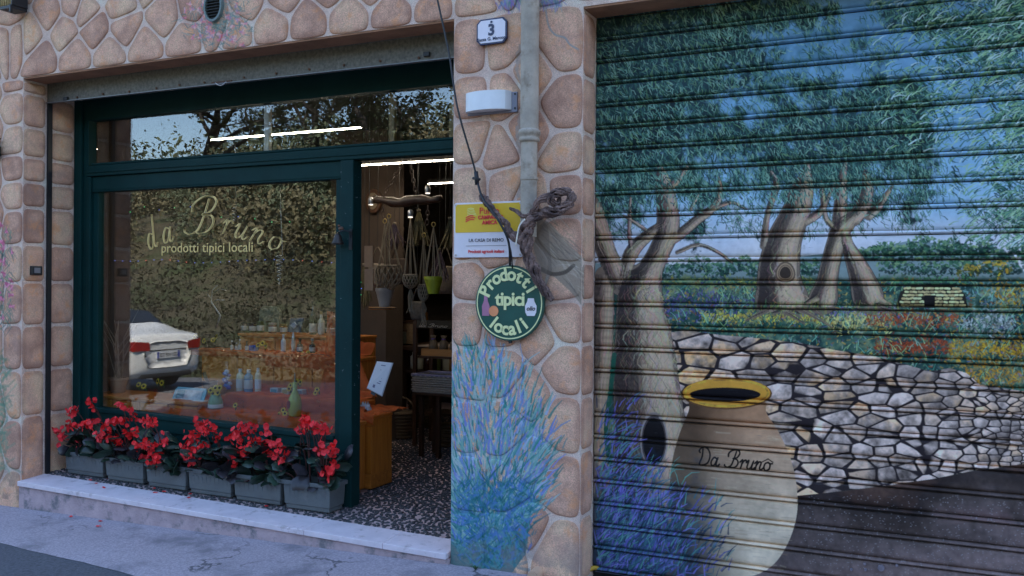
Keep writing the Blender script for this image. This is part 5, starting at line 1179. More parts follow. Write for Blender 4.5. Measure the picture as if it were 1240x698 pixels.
for i, (a_, b_) in enumerate(spans):
    py_ = 575+i*8.6
    x0, x1 = P(a_, py_, YP0).x+.004, P(b_, py_, YP0).x-.004; cxp = (x0+x1)/2; zb_ = zf(cxp, .3)+.004; H_ = P((a_+b_)/2, 549+i*7.0, YP0).z-zb_; H_ = max(.15, min(.2, H_)); hf = (1.1, 1.0, .8, .95, 1.0, 1.2)[i]
    t = thing('planter', descp[i], 'planter', (cxp, (YP0+YP1)/2, zb_), 'green trough planters below the window')
    m = MB(); tp_ = .02
    def ringat(ins, z): return [(x0+ins, YP0+ins, z), (x1-ins, YP0+ins, z), (x1-ins, YP1-ins, z), (x0+ins, YP1-ins, z)]
    rings = [ringat(tp_+.006, zb_), ringat(tp_, zb_+.004), ringat(tp_-.002, zb_+.03), ringat(tp_-.008, zb_+.034), ringat(.006, zb_+H_-.03), ringat(.012, zb_+H_-.03), ringat(.016, zb_+H_-.07)]
    vs = [p for r_ in rings for p in r_]; fs = [(3, 2, 1, 0)]+[(r_*4+k, r_*4+(k+1) % 4, (r_+1)*4+(k+1) % 4, (r_+1)*4+k) for r_ in range(len(rings)-1) for k in range(4)]
    m.add(vs, fs); tr_ = m.build('trough', M_pl, t, bevel=.005)
    m = MB(); rings = [ringat(.004, zb_+H_-.03), ringat(-.006, zb_+H_-.027), ringat(-.007, zb_+H_-.002), ringat(-.002, zb_+H_), ringat(.010, zb_+H_-.002), ringat(.013, zb_+H_-.03)]
    vs = [p for r_ in rings for p in r_]; m.add(vs, [(r_*4+k, r_*4+(k+1) % 4, (r_+1)*4+(k+1) % 4, (r_+1)*4+k) for r_ in range(len(rings)-1) for k in range(4)]); m.build('rim', M_pl, t, bevel=.002)
    nr = 9
    for k in range(nr):
        xr = x0+.05+(x1-x0-.1)*k/(nr-1); m = MB(); zz0, zz1 = zb_+.042, zb_+H_-.045
        m.add([(xr-.012, YP0+.0175, zz0), (xr+.012, YP0+.0175, zz0), (xr+.012, YP0+.008, zz1), (xr-.012, YP0+.008, zz1), (xr-.008, YP0+.0125, zz0+.006), (xr+.008, YP0+.0125, zz0+.006), (xr+.008, YP0+.004, zz1-.006), (xr-.008, YP0+.004, zz1-.006)], [(4, 5, 6, 7), (0, 1, 5, 4), (1, 2, 6, 5), (2, 3, 7, 6), (3, 0, 4, 7)]); m.build('rib', M_pl, t)
    m = MB(); m.grid(lambda u, v: (x0+.014+(x1-x0-.028)*u, YP0+.014+(YP1-YP0-.028)*v, zb_+H_-.04+.012*mnoise.noise((u*6+i, v*3, 1))), 10, 5); m.build('soil', M_soil, t, smooth=True)
    # the plant
    zt_ = zb_+H_-.04; bg = thing('begonia', 'begonia '+desc[i], 'begonia', (cxp, .34, zt_), 'red begonias in the trough planters'); r_ = random.Random(40+i)
    stems = MB(); bases = [(x0+.06+(x1-x0-.12)*(k+.5)/5, r_.uniform(.29, .39), zt_) for k in range(5)]
    def stem_to(p):
        b0 = min(bases, key=lambda q: abs(q[0]-p[0])+r_.uniform(0, .08)); mid = ((b0[0]*.6+p[0]*.4), b0[1]*.6+p[1]*.4, b0[2]*.35+p[2]*.65)
        stems.tube(spline([b0, mid, p], 3), [.0045]*7, 5)
    for k in range(46):
        x = r_.uniform(x0-.03, x1+.03); hgt = r_.random()**.8*.23*hf*(1-.5*abs((x-cxp)/((x1-x0)*.62))**2.4)
        y_ = r_.uniform(.20, .42); z_ = zt_+.015+hgt
        if k < 8: z_ = zt_+r_.uniform(.0, .05); y_ = r_.uniform(.2, .28)
        link_copy(LM if r_.random() < .7 else LM2, 'leaf', bg, (x, y_, z_), (r_.uniform(-.2, 1.2), r_.uniform(-.5, .5), r_.uniform(-3.2, 3.2)), r_.uniform(.065, .115))
        if k % 4 == 0: stem_to((x, y_, z_))
    for j, (fx, fy) in enumerate(clus[i]):
        y_ = r_.uniform(.19, .29); p = P(fx, fy, y_)
        link_copy(BM[r_.randrange(6)], 'blossom', bg, p, (r_.uniform(-.4, .4), r_.uniform(-3, 3), r_.uniform(-.5, .5)), r_.uniform(.85, 1.25)); stem_to(tuple(p))
    stems.build('stems', M_stem, bg, smooth=True)
# fallen petals
fp = [(110, 582), (131, 580), (126, 591), (116, 586), (188, 592), (197, 596), (189, 597), (231, 599), (228, 603), (262, 600), (323, 614)]
for i, (a_, b_) in enumerate(fp+[(121, 632), (120, 638), (85, 626)]):
    q = None; z = .12
    for _ in range(6):
        d = FW+(a_-CX)/FPX*RT-(b_-CY)/FPX*UP; t = (z-CAM[2])/d[2]; q = CAM+d*t; z = (zf(q[0], q[1]) if i < len(fp) else zg(q[0])+.012)
    m = MB(); rr_ = random.Random(i); a = rr_.uniform(0, 3)
    for s_ in range(2):
        ox, oy = rr_.uniform(-.012, .012), rr_.uniform(-.008, .008)
        m.add([(q[0]+ox+.017*math.cos(a+s_+t_), q[1]+oy+.011*math.sin(a+s_+t_), z+.003+.004*((k_+s_) % 2)) for k_, t_ in enumerate((0, 1.2, 2.5, 3.7, 5))], [(0, 1, 2, 3, 4)])
    tag(m.build('fallen_petals', M_flow), 'tiny fallen red begonia petals lying below the planters', 'petals', 'fallen red petals below the planters')
# ------------------------------------------------------------------ inside the shop
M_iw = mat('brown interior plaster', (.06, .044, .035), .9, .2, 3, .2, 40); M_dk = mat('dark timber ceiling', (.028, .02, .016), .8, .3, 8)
RX0, RX1, RY1, RZ1 = -6.42, -1.5, 5.4, 3.27
m = MB(); m.box(RX0-.1, RX0, .62, RY1, -.2, 3.3); m.box(RX1, RX1+.1, .62, RY1, -.2, 3.3); m.box(RX0-.1, RX1+.1, RY1, RY1+.1, -.2, 3.3)
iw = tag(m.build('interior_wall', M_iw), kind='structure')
m = MB(); m.box(RX0, RX1, .56, RY1, RZ1, RZ1+.12)
for i in range(6): m.box(RX0, RX1, 1.1+i*.75, 1.22+i*.75, RZ1-.12, RZ1+.001)
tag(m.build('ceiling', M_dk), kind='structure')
M_oak = wood('honey wood veneer', L(168, 92, 26), L(212, 134, 50)); M_oakx = wood('honey wood top', L(168, 96, 32), L(206, 128, 52), axis='X'); M_walnut = wood('dark walnut', L(40, 26, 18), L(66, 44, 30)); M_ply = wood('light pine', L(148, 104, 58), L(176, 128, 76), axis='X')
# pier inside the door with an oval plate
pa, pb = P(431, 300, 2.6), P(468, 300, 2.6)
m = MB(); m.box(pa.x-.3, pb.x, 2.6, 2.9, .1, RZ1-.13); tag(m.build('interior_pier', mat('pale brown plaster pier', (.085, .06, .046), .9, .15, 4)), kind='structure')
ov = thing('oval_wall_plate', 'brown oval plate hung on the pier inside the doorway', 'plate', tuple(P(453, 262, 2.56)))
c_ = P(453, 244, 2.57); m = MB(); m.disc(c_.x, c_.z, .085, .115, 2.55, 2.585, 28); m.build('rim', mat('brown glazed clay', (.09, .04, .02), .4, .2), ov, bevel=.008); MB().disc(c_.x, c_.z, .055, .08, 2.543, 2.549, 24).build('centre', mat('pale glazed centre', (.22, .17, .12), .4, .2), ov)
# tiers of the window display
Zq = lambda px, py, y: P(px, py, y).z
T0, T1, T2, T3 = Zq(300, 502, .70), Zq(300, 477, 1.0), Zq(345, 429, 1.32), Zq(330, 404, 1.62)
def cab(name, label, x0, x1, y0, y1, z1, fronts, mtl=None, top=True):
    t = thing(name, label, 'cabinet', ((x0+x1)/2, (y0+y1)/2, .18))
    MB().box(x0, x1, y0+.02, y1, .19, z1-.024).build('carcass', mtl or M_oak, t)
    if top: MB().box(x0-.012, x1+.012, y0-.012, y1+.004, z1-.023, z1).build('top', M_oakx, t, bevel=.004)
    n = fronts
    for i in range(n):
        a, b = x0+(x1-x0)*i/n+.006, x0+(x1-x0)*(i+1)/n-.006; MB().box(a, b, y0, y0+.019, .25, z1-.03).build('door', M_oak, t, bevel=.003)
    return t
xw0, xw1 = P(128, 480, .8).x, P(262, 480, .8).x; xm_ = P(345, 450, 1.16).x; xe = -3.76; ex = lambda y: P(429, 450, y).x
cab('low_counter', 'low wooden counter at the left end of the window display', xw0, xw1, .60, .98, Zq(180, 483, .62), 4)
cab('front_platform', 'low wooden platform with orange tulle along the window front', xw1+.02, xe, .60, .84, T0, 3)
cab('middle_platform', 'middle wooden step of the window display behind the three white bottles', xw1+.02, ex(.9), .86, 1.16, T1, 3)
cab('upper_cabinet', 'honey wood cupboard forming the upper display shelf', P(246, 425, 1.2).x, ex(1.2), 1.18, 1.48, T2, 4)
cab('rear_cabinet', 'rear wooden shelf carrying jars at the back of the window', P(290, 405, 1.5).x, ex(1.55), 1.5, 1.86, T3, 3)
# cabinet by the door: find its foot from where it meets the floor
def foot(px, py):
    z = .17
    d = FW+(px-CX)/FPX*RT-(py-CY)/FPX*UP; t = (z-CAM[2])/d[2]; return Vector(CAM+d*t)
f1 = foot(449, 592); DD = PX(474, 540, foot(449, 592).x).y-foot(449, 592).y; zt_ = P(449, 505, f1.y).z
dc = thing('door_cabinet', 'honey wood cabinet standing just inside the open doorway', 'cabinet', (f1.x-.35, f1.y+.2, .17))
MB().box(f1.x-.72, f1.x, f1.y+.005, f1.y+DD, .165, zt_-.02).build('carcass', M_oak, dc); MB().box(f1.x-.72, f1.x+.004, f1.y-.006, f1.y+DD+.004, .168, .27).build('plinth', M_oakx, dc, bevel=.003)
MB().box(f1.x-.72, f1.x+.006, f1.y-.008, f1.y+DD+.006, zt_-.021, zt_).build('top', M_oakx, dc, bevel=.004)
MB().box(f1.x-.72, f1.x+.003, f1.y-.004, f1.y+DD+.002, .276, .62).build('drawer_front', M_oak, dc, bevel=.003); MB().box(f1.x-.72, f1.x+.003, f1.y-.004, f1.y+DD+.002, .626, zt_-.026).build('drawer_front', M_oak, dc, bevel=.003)
# orange tulle
def tulle_mat():
    m = bpy.data.materials.new('orange tulle'); m.use_nodes = True; nt = m.node_tree; b = nt.nodes['Principled BSDF']
    b.inputs['Base Color'].default_value = (.7, .16, .035, 1); b.inputs['Roughness'].default_value = .8
    tl = nn(nt, 'ShaderNodeBsdfTranslucent'); tl.inputs['Color'].default_value = (.78, .18, .04, 1); ms = nn(nt, 'ShaderNodeMixShader'); ms.inputs[0].default_value = .35; nt.links.new(b.outputs[0], ms.inputs[1]); nt.links.new(tl.outputs[0], ms.inputs[2])
    tr = nn(nt, 'ShaderNodeBsdfTransparent'); g = nn(nt, 'ShaderNodeNewGeometry'); t = nn(nt, 'ShaderNodeTexNoise'); t.inputs['Scale'].default_value = 7; t.inputs['Detail'].default_value = 5; nt.links.new(g.outputs['Position'], t.inputs['Vector'])
    mr = nn(nt, 'ShaderNodeMapRange'); mr.inputs['From Min'].default_value = .3; mr.inputs['From Max'].default_value = .7; mr.inputs['To Min'].default_value = .4; mr.inputs['To Max'].default_value = .98; nt.links.new(t.outputs['Fac'], mr.inputs['Value'])
    m2 = nn(nt, 'ShaderNodeMixShader'); nt.links.new(mr.outputs['Result'], m2.inputs[0]); nt.links.new(tr.outputs[0], m2.inputs[1]); nt.links.new(ms.outputs[0], m2.inputs[2]); nt.links.new(m2.outputs[0], nt.nodes['Material Output'].inputs['Surface']); return m
M_tul = tulle_mat()
def drape(label, prof_, x0, x1, amp, seed, n=60):
    m = MB(); k = len(prof_)-1
    def fn(u, v):
        s_ = v*k; i = min(k-1, int(s_)); f_ = s_-i; y_ = prof_[i][0]*(1-f_)+prof_[i+1][0]*f_; z_ = prof_[i][1]*(1-f_)+prof_[i+1][1]*f_
        nz = mnoise.noise((u*7+seed, v*3.3, seed)); n2_ = mnoise.noise((u*23+seed, v*5, 2+seed))
        return (x0+(x1-x0)*u+.02*n2_, y_-.012-amp*.5*abs(nz), z_+.010+amp*(.55*abs(nz)+.35*abs(n2_)))
    m.grid(fn, n, 8*k); return tag(m.build('orange_tulle', M_tul, smooth=True), label, 'fabric')
drape('rumpled orange tulle spread along the bottom of the window display', [(.575, T0-.15), (.585, T0+.005), (.84, T0+.005), (.852, T1-.02)], xw1-.5, xe, .035, 1)
drape('orange tulle covering the middle display step behind the cruet', [(.848, T0+.03), (.852, T1+.004), (1.15, T1+.004), (1.166, T1+.05)], xw1+.05, ex(.9), .03, 4)
drape('orange tulle hanging over the upper shelf edge near the amber bottles', [(1.165, T2-.10), (1.165, T2+.004), (1.46, T2+.004), (1.49, T3-.05)], P(326, 430, 1.2).x, ex(1.2), .03, 7)
drape('orange tulle on the left upper shelf below the jars', [(1.166, T2-.04), (1.166, T2+.004), (1.46, T2+.004)], P(236, 425, 1.2).x, P(325, 430, 1.2).x, .025, 9, 30)
m = MB()
def fn(u, v):
    a = P(432, 380, 1.3); b = P(447, 480, 1.3); x = a.x-.25+(.27+.30*v*v)*u; z = a.z+.02-(a.z-b.z)*v-.05*u*(1-v)
    return (x, 1.25-.1*v+.03*math.sin(u*14+v*3), z+.02*mnoise.noise((u*5, v*5, 2)))
m.grid(fn, 26, 20); tag(m.build('orange_tulle', M_tul, smooth=True), 'orange tulle hanging as a curtain at the right end of the display', 'fabric')
m = MB()
def fn(u, v):
    s_ = v*2; x = f1.x-.6+.615*u; y_ = f1.y-.02+.5*min(1, max(0, s_-.5)/1.5); z = zt_+.012-(.5-s_)*.34*(s_ < .5)*(.55+.45*math.sin(u*5+1))
    k = abs(mnoise.noise((u*6+3, v*6, 5)))*.06
    return (x+(.02 if u > .97 else 0), y_-k*.3*(s_ < .5), z+k*(s_ > .5))
m.grid(fn, 40, 30); tag(m.build('orange_tulle', M_tul, smooth=True), 'bunched orange tulle on the cabinet inside the doorway', 'fabric')
# --- goods: small builders
def bottle(label, px, y, z, h, r_, glass, labcol=None, cap=None, kind='bottle', neck=.28, group=None, lab=(.18, .55), py=450):
    x = P(px, py, y).x; t = thing('bottle', label, 'bottle', (x, y, z), group)
    hb = h*(1-neck)
    MB().lathe([(r_*.92, 0), (r_, .006), (r_, hb*.86), (r_*.9, hb*.96), (r_*.42, hb*1.08), (r_*.36, h*.93)], (x, y, z), 14).build('body', glass, t, smooth=True, auto=50)
    if labcol: MB().lathe([(r_*1.02, h*lab[0]), (r_*1.025, h*lab[0]+.001), (r_*1.025, h*lab[1]), (r_*1.02, h*lab[1]+.001)], (x, y, z), 14).build('label', labcol, t, smooth=True)
    if cap: MB().lathe([(r_*.45, h*.86), (r_*.46, h*.87), (r_*.46, h*.995), (r_*.3, h)], (x, y, z), 12).build('cap', cap, t, smooth=True, auto=50)
    return t
def jar(label, px, y, z, h, r_, fill, labcol, lid, group='jars on the rear shelf'):
    x = P(px, 400, y).x; t = thing('jar', label, 'jar', (x, y, z), group)
    MB().lathe([(r_*.9, 0), (r_, .005), (r_, h*.72), (r_*.88, h*.8)], (x, y, z), 16).build('body', fill, t, smooth=True, auto=50); MB().lathe([(r_*.93, h*.79), (r_*.95, h*.8), (r_*.95, h*.98), (r_*.88, h)], (x, y, z), 16).build('lid', lid, t, smooth=True, auto=50)
    MB().lathe([(r_*1.015, h*.16), (r_*1.02, h*.165), (r_*1.02, h*.62), (r_*1.015, h*.625)], (x, y, z), 16).build('label', labcol, t, smooth=True)
M_pw = mat('white plastic', (.62, .64, .68), .35, .05); M_lb = mat('pale paper label', (.55, .55, .52), .7, .06); M_amb = mat('amber glass', (.03, .014, .008), .12, .1, spec=.7); M_blk = mat('black cap', (.015, .015, .016), .4); M_bluel = mat('blue liquid', (.16, .28, .42), .25, .08); M_cream = mat('cream liquid', (.55, .53, .42), .25, .06); M_silv = mat('brushed aluminium', (.5, .5, .52), .35, metal=.8); M_dkg = mat('dark green glass', (.02, .03, .014), .12, spec=.7)
M_jam = mat('dark jam', (.05, .012, .01), .2); M_honey = mat('honey', (.35, .16, .03), .2); M_pesto = mat('green paste', (.08, .1, .025), .3); M_gold = mat('gold lid', (.45, .32, .1), .35, metal=.6); M_wl = mat('white lid', (.6, .6, .6), .4)
ya = 1.0; zt1 = T1+.012
bottle('white-capped bottle of pale cream lotion, left of the three white-labelled bottles', 291, ya, zt1, .185, .032, M_cream, M_lb, M_pw, neck=.22); bottle('blue lotion bottle in the middle of the three white-labelled bottles', 301, ya-.01, zt1, .182, .035, M_bluel, M_lb, M_pw, neck=.22); bottle('slim white-labelled bottle, right of the three on the display step', 312.5, ya, zt1, .198, .025, M_cream, M_pw, M_pw, neck=.2)
yb = 1.33; zt2 = T2+.012
bottle('plain white pump bottle on the upper shelf', 343, yb, zt2, .15, .021, M_pw, None, M_pw, neck=.3); bottle('slim silver spray bottle on the upper shelf', 355, yb, zt2, .172, .016, M_silv, M_lb, M_pw, neck=.2)
bottle('dark amber dropper bottle left of its twin on the upper shelf', 363, yb, zt2, .122, .026, M_amb, M_lb, M_blk, neck=.4, lab=(.16, .42)); bottle('dark amber dropper bottle with grey cap, right of its twin', 378, yb, zt2, .124, .026, M_amb, M_lb, mat('grey cap', (.3, .3, .32), .4), neck=.4, lab=(.16, .42))
for i, (px_, h_, cp) in enumerate(((281, .085, M_pw), (286.5, .068, M_pw), (290.5, .1, M_pw), (299, .085, M_blk))):
    bottle(('tiny white-capped oil bottle leftmost of a small row', 'shortest tiny oil bottle in the small row', 'tallest tiny white-capped oil bottle in the row', 'tiny black-capped oil bottle at the right of the row')[i], px_, yb-.03, zt2, h_, .014, M_amb, M_lb, cp, neck=.4, lab=(.1, .5), py=415)
yc = 1.66; zt3 = T3+.003
jar('dark jam jar with black lid, leftmost on the rear shelf', 296, yc, zt3, .085, .032, M_jam, M_lb, M_blk); jar('jam jar with black lid second on the rear shelf', 306, yc-.02, zt3, .088, .034, M_jam, M_lb, M_blk); jar('olive paste jar third on the rear shelf', 315.5, yc, zt3, .1, .032, M_pesto, M_lb, M_pesto)
jar('red jam jar with white label and pale lid', 330, yc-.03, zt3, .088, .036, mat('red jam', (.14, .03, .02), .2), M_lb, mat('rose lid', (.4, .3, .3), .4)); jar('small honey jar with gold lid', 343.5, yc-.03, zt3, .082, .032, M_honey, M_lb, M_gold)
bottle('tall dark wine bottle with white label at the back right', 379, yc, zt3, .285, .033, M_dkg, M_lb, M_blk, neck=.36, lab=(.06, .32), py=385); bottle('shorter clear oil bottle with white label beside the wine bottle', 389, yc-.02, zt3, .2, .029, M_cream, M_lb, M_gold, neck=.36, lab=(.05, .5), py=385)
# small cartons
def carton(label, px, y, z, w_, h_, d_, m_, m2, py=472, group=None):
    x = P(px, py, y).x; t = thing('carton', label, 'box', (x, y, z), group); MB().box(x-w_/2, x+w_/2, y-d_/2, y+d_/2, z, z+h_).build('box', m_, t, bevel=.002); MB().box(x-w_*.36, x+w_*.36, y-d_/2-.002, y-d_/2-.0005, z+h_*.2, z+h_*.8).build('label', m2, t)
carton('small grey-blue soap box, left of three little boxes', 334, 1.02, zt1, .075, .048, .05, mat('soap box grey', (.4, .42, .45), .6), mat('teal print', (.1, .25, .3), .6)); carton('small cream soap box in the middle of three', 347.5, 1.03, zt1, .07, .05, .05, mat('soap box cream', (.5, .46, .36), .6), mat('ochre print', (.35, .25, .08), .6)); carton('small white soap box, right of three', 365, 1.05, zt1, .06, .045, .05, M_lb, mat('grey print', (.2, .2, .22), .6))
carton('bright blue little box beside tiny bottles', 307.5, yb-.03, zt2, .066, .05, .05, mat('bright blue card', (.03, .12, .5), .5), mat('dark blue print', (.02, .05, .25), .5), 412); carton('white soap carton in front of the blue tray', 242, .70, T0+.02, .12, .055, .06, mat('white carton', (.6, .62, .62), .6), mat('grey green print', (.3, .38, .36), .6), 490)
# blue tray plaque leaning, lower left
tr_ = thing('blue_picture_tray', 'light blue tray with a white picture leaning in the lower window', 'tray', tuple(P(221, 498, .7)))
a, b = P(204, 500, .68), P(242, 500, .68); z0, z1 = P(221, 500, .68).z, P(221, 470, .72).z
def tilt(x, v, o=0): return (x, .68+.09*v-o, z0+(z1-z0)*v+o*.2)
def slab(name, u0, u1, v0, v1, o0, o1, m_, k=.0):
    W_ = b.x-a.x; n_ = [(u0+k, v0), (u1-k, v0), (u1, v0+k*2), (u1, v1-k*2), (u1-k, v1), (u0+k, v1), (u0, v1-k*2), (u0, v0+k*2)]; m = MB(); q = len(n_)
    vs = [tilt(a.x+W_*u, v, o1) for u, v in n_]+[tilt(a.x+W_*u, v, o0) for u, v in n_]; m.add(vs, [tuple(range(q)), tuple(range(2*q-1, q-1, -1))]+[(i+q, (i+1) % q+q, (i+1) % q, i) for i in range(q)]); m.build(name, m_, tr_)
slab('tray', 0, 1, 0, 1, 0, .01, mat('light blue lacquer', (.2, .42, .5), .35, .08), .06); slab('picture', .08, .9, .1, .9, .011, .013, mat('pale picture print', (.5, .56, .6), .4, .35, 14), .0); slab('picture_strip', .1, .35, .55, .88, .0135, .0145, mat('teal print patch', (.1, .28, .34), .4, .3, 14)); slab('picture_strip', .62, .88, .18, .5, .0135, .0145, mat('grey print patch', (.34, .38, .42), .4, .3, 14))
# sunflowers
M_sun = mat('sunflower yellow', (.62, .40, .02), .6, .15, 40); M_sunc = mat('sunflower centre', (.05, .025, .01), .9); M_gl = mat('leaf green', (.04, .09, .02), .6, .3, 30)
def sunflower_mb(c, r_, d):
    d = Vector(d).normalized(); u = d.orthogonal().normalized(); v = d.cross(u); pet = MB(); c = Vector(c)
    for k in range(12):
        t = k*math.pi/6; e = u*math.cos(t)+v*math.sin(t); f_ = u*-math.sin(t)+v*math.cos(t); pet.add([c+e*r_*.3-f_*r_*.1, c+e*r_*.7-f_*r_*.16+d*r_*.1, c+e*r_+d*r_*.04, c+e*r_*.7+f_*r_*.16+d*r_*.1, c+e*r_*.3+f_*r_*.1], [(0, 1, 2, 3, 4)])
    cen = MB(); cen.ball(c+d*r_*.08, r_*.34, 8, 5); return pet, cen
def posy(label, spots, y, cat='flowers', r_=.03):
    p0 = P(spots[0][0], spots[0][1], y); t = thing('artificial_sunflowers', label, cat, tuple(p0))
    lv = MB()
    for k, (a_, b_) in enumerate(spots):
        p = P(a_, b_, y-.01*(k % 2)); d = (.4*math.sin(k*2.1), -1, .35+.2*math.cos(k)); pe, ce = sunflower_mb(p, r_, d); pe.build('petals', M_sun, t); ce.build('centre', M_sunc, t, smooth=True)
        for q in range(3):
            tt = q*2.2+k; l = r_*1.5; lv.add([p+Vector((0, .012, -.005)), p+Vector((l*.5*math.cos(tt)-.008, .012, -.01+l*.5*math.sin(tt))), p+Vector((l*math.cos(tt), .01, -.012+l*math.sin(tt))), p+Vector((l*.5*math.cos(tt)+.008, .012, -.006+l*.5*math.sin(tt)))], [(0, 1, 2, 3)])
    lv.build('leaves', M_gl, t)
posy('sunflowers lying on the counter left of the tray', [(168, 466), (174, 468), (191, 462), (196, 464)], .72, r_=.028); posy('sunflowers with leaves on the left upper shelf', [(236, 408), (258, 412), (262, 408), (247, 413)], 1.25, r_=.025); posy('sunflowers on the shelf beside the white pump bottle', [(313, 418), (318, 416), (322, 419)], 1.27, r_=.028); posy('small sunflowers beside the amber bottles', [(366, 428), (373, 427)], 1.27, r_=.02)
posy('sunflowers tucked behind the yellow cruet', [(352, 467), (359, 462), (364, 463), (350, 471)], .98, r_=.026); posy('sunflower at the foot of the yellow cruet', [(343, 497), (345, 501), (338, 502)], .66, r_=.024); posy('sunflower at the right end of the middle step', [(382, 476), (384, 472)], 1.0, r_=.024); posy('sunflower lying on the orange tulle in front', [(285, 491)], .66, r_=.024); posy('sunflowers on the rear shelf by the white basket', [(404, 405), (400, 403), (352, 399)], 1.6, r_=.02)
# vase with sunflowers
vs_ = thing('flower_vase', 'pale green vase with yellow sunflowers in the lower window', 'vase', tuple(P(261, 499, .7))); x = P(261, 485, .7).x; zz = T0+.02; hv = Zq(261, 478, .7)-zz
MB().lathe([(.04, 0), (.052, .012), (.056, hv*.45), (.045, hv*.8), (.036, hv*.95), (.04, hv)], (x, .7, zz), 18).build('vase', mat('pale green glaze', (.2, .3, .16), .3, .12), vs_, smooth=True); MB().lathe([(.0575, hv*.1), (.058, hv*.12), (.057, hv*.34), (.0565, hv*.36)], (x, .7, zz), 18).build('label', M_lb, vs_, smooth=True)
for k, (a_, b_) in enumerate(((255, 473), (261, 470), (266, 470), (258, 477), (264, 476))):
    pe, ce = sunflower_mb(P(a_, b_, .68), .03, (.3*math.sin(k*3), -1, .5)); pe.build('petals', M_sun, vs_); ce.build('centre', M_sunc, vs_, smooth=True)
# yellow cruet
cu_ = thing('oil_cruet', 'tall yellow-green ceramic oil cruet with painted red motif', 'cruet', tuple(P(357, 508, .68))); x = P(357, 490, .68).x; zz = T0+.018; hc = Zq(357, 463, .68)-zz
MB().lathe([(.036, 0), (.045, .01), (.05, hc*.3), (.046, hc*.52), (.026, hc*.68), (.017, hc*.76), (.019, hc*.98), (.014, hc)], (x, .68, zz), 18).build('body', mat('yellow-green glaze', (.42, .38, .06), .25, .15, 18), cu_, smooth=True); MB().tube([(x, .68, zz+hc), (x+.002, .675, zz+hc+.07)], [.006, .003], 8).build('spout', M_silv, cu_); MB().disc(x-.018, zz+hc*.36, .016, .03, .68-.052, .68-.046, 12).build('motif', mat('red motif', (.25, .03, .02), .4), cu_)
# lavender bag, mortar, basket, framed card, plaque, pot with twigs
lb = thing('lavender_bag', 'cellophane bag of purple and blue sachets tied at the top', 'bag', tuple(P(274, 476, 1.0))); x = P(274.5, 455, 1.0).x
M_sac = [mat('purple sachet', (.13, .09, .35), .6), mat('blue sachet', (.14, .2, .5), .6), mat('white sachet', (.5, .5, .58), .6)]
for k in range(9): m = MB(); q = random.Random(k); m.ball((x+q.uniform(-.022, .022), 1.0+q.uniform(-.015, .015), zt1+.025+k*.016), .024, 8, 6, 1, .7, .7); m.build('sachet', M_sac[k % 3], lb, smooth=True)
MB().lathe([(.03, 0), (.042, .03), (.046, .1), (.03, .17), (.012, .19), (.028, .235)], (x, 1.0, zt1), 12, 1, .7).build('wrapping', glass_mat('cellophane', .06, (.95, .95, .97)), lb, smooth=True)
mo = thing('mortar', 'wooden mortar and pestle on the left of the middle step', 'mortar', tuple(P(254, 470, .98))); x = P(254, 462, .98).x
MB().lathe([(.035, 0), (.04, .01), (.055, .03), (.066, .07), (.058, .072), (.04, .035), (.0, .03)], (x, .98, zt1), 18).build('bowl', M_walnut, mo, smooth=True); MB().tube([(x-.01, .98, zt1+.04), (x-.055, .97, zt1+.14)], [.012, .016], 8).build('pestle', M_walnut, mo, smooth=True)
bs_ = thing('white_basket', 'small white woven basket with a handle at the back right', 'basket', tuple(P(404, 404, 1.62))); x = P(404, 397, 1.62).x; zz = T3+.003
m = MB(); 
for k in range(5): m.lathe([(.05+.004*k-.004, .012*k), (.053+.004*k, .006+.012*k), (.05+.004*k-.002, .012+.012*k)], (x, 1.62, zz), 20)
m.build('weave', mat('white wicker', (.5, .5, .5), .7, .2, 60), bs_, smooth=True); MB().tube([(x+.062*math.cos(t), 1.62, zz+.06+.1*math.sin(t)) for t in np.linspace(0, math.pi, 12)], .006, 6).build('handle', mat('white wicker', (.5, .5, .5)), bs_, smooth=True)
fr_ = thing('framed_card', 'dark blue diamond-patterned framed card tilted on the rear shelf', 'card', tuple(P(359, 402, 1.6))); a, b = P(350, 402, 1.6), P(366, 386, 1.6)
m = MB(); m.hexa([(a.x, 1.58, a.z), (b.x-.012, 1.58, a.z-.003), (b.x-.012, 1.6, a.z-.003), (a.x, 1.6, a.z), (a.x+.01, 1.61, b.z), (b.x+.006, 1.61, b.z+.006), (b.x+.006, 1.63, b.z+.006), (a.x+.01, 1.63, b.z)]); m.build('frame', mat('dark blue frame', (.05, .08, .14), .4), fr_)
cc = ((a.x+b.x)/2, (a.z+b.z)/2); MB().prism([(cc[0]-.035, cc[1]), (cc[0], cc[1]-.03), (cc[0]+.035, cc[1]), (cc[0], cc[1]+.03)], 1.572, 1.586).build('motif', mat('pale blue motif', (.35, .42, .55), .5, .3, 60), fr_)
pq = thing('stone_house_model', 'grey-green ceramic stone house plaque behind the jars', 'ornament', tuple(P(328, 402, 1.8))); a, b = P(315, 395, 1.8), P(340, 375, 1.8)
MB().prism([(a.x, T3), (b.x, T3), (b.x, b.z-.02), (b.x-.03, b.z+.02), ((a.x+b.x)/2, b.z+.03), (a.x+.03, b.z+.02), (a.x, b.z-.02)], 1.78, 1.82).build('plaque', mat('grey-green ceramic', (.19, .21, .15), .6, .3, 40, .4, 60), pq, bevel=.008); MB().box((a.x+b.x)/2-.025, (a.x+b.x)/2+.025, 1.772, 1.781, T3+.004, T3+.1).build('door', M_walnut, pq)
tp2 = thing('twig_pot', 'clay pot of dry twigs on the counter at the left end', 'plant pot', tuple(P(143, 470, .8))); x = P(143, 460, .8).x; zz = Zq(180, 483, .62)
MB().lathe([(.05, 0), (.056, .005), (.075, .1), (.082, .105), (.082, .125), (.07, .125), (.06, .1), (0, .095)], (x, .8, zz), 20).build('pot', mat('clay pot', (.3, .19, .12), .8, .15), tp2, smooth=True, auto=40)
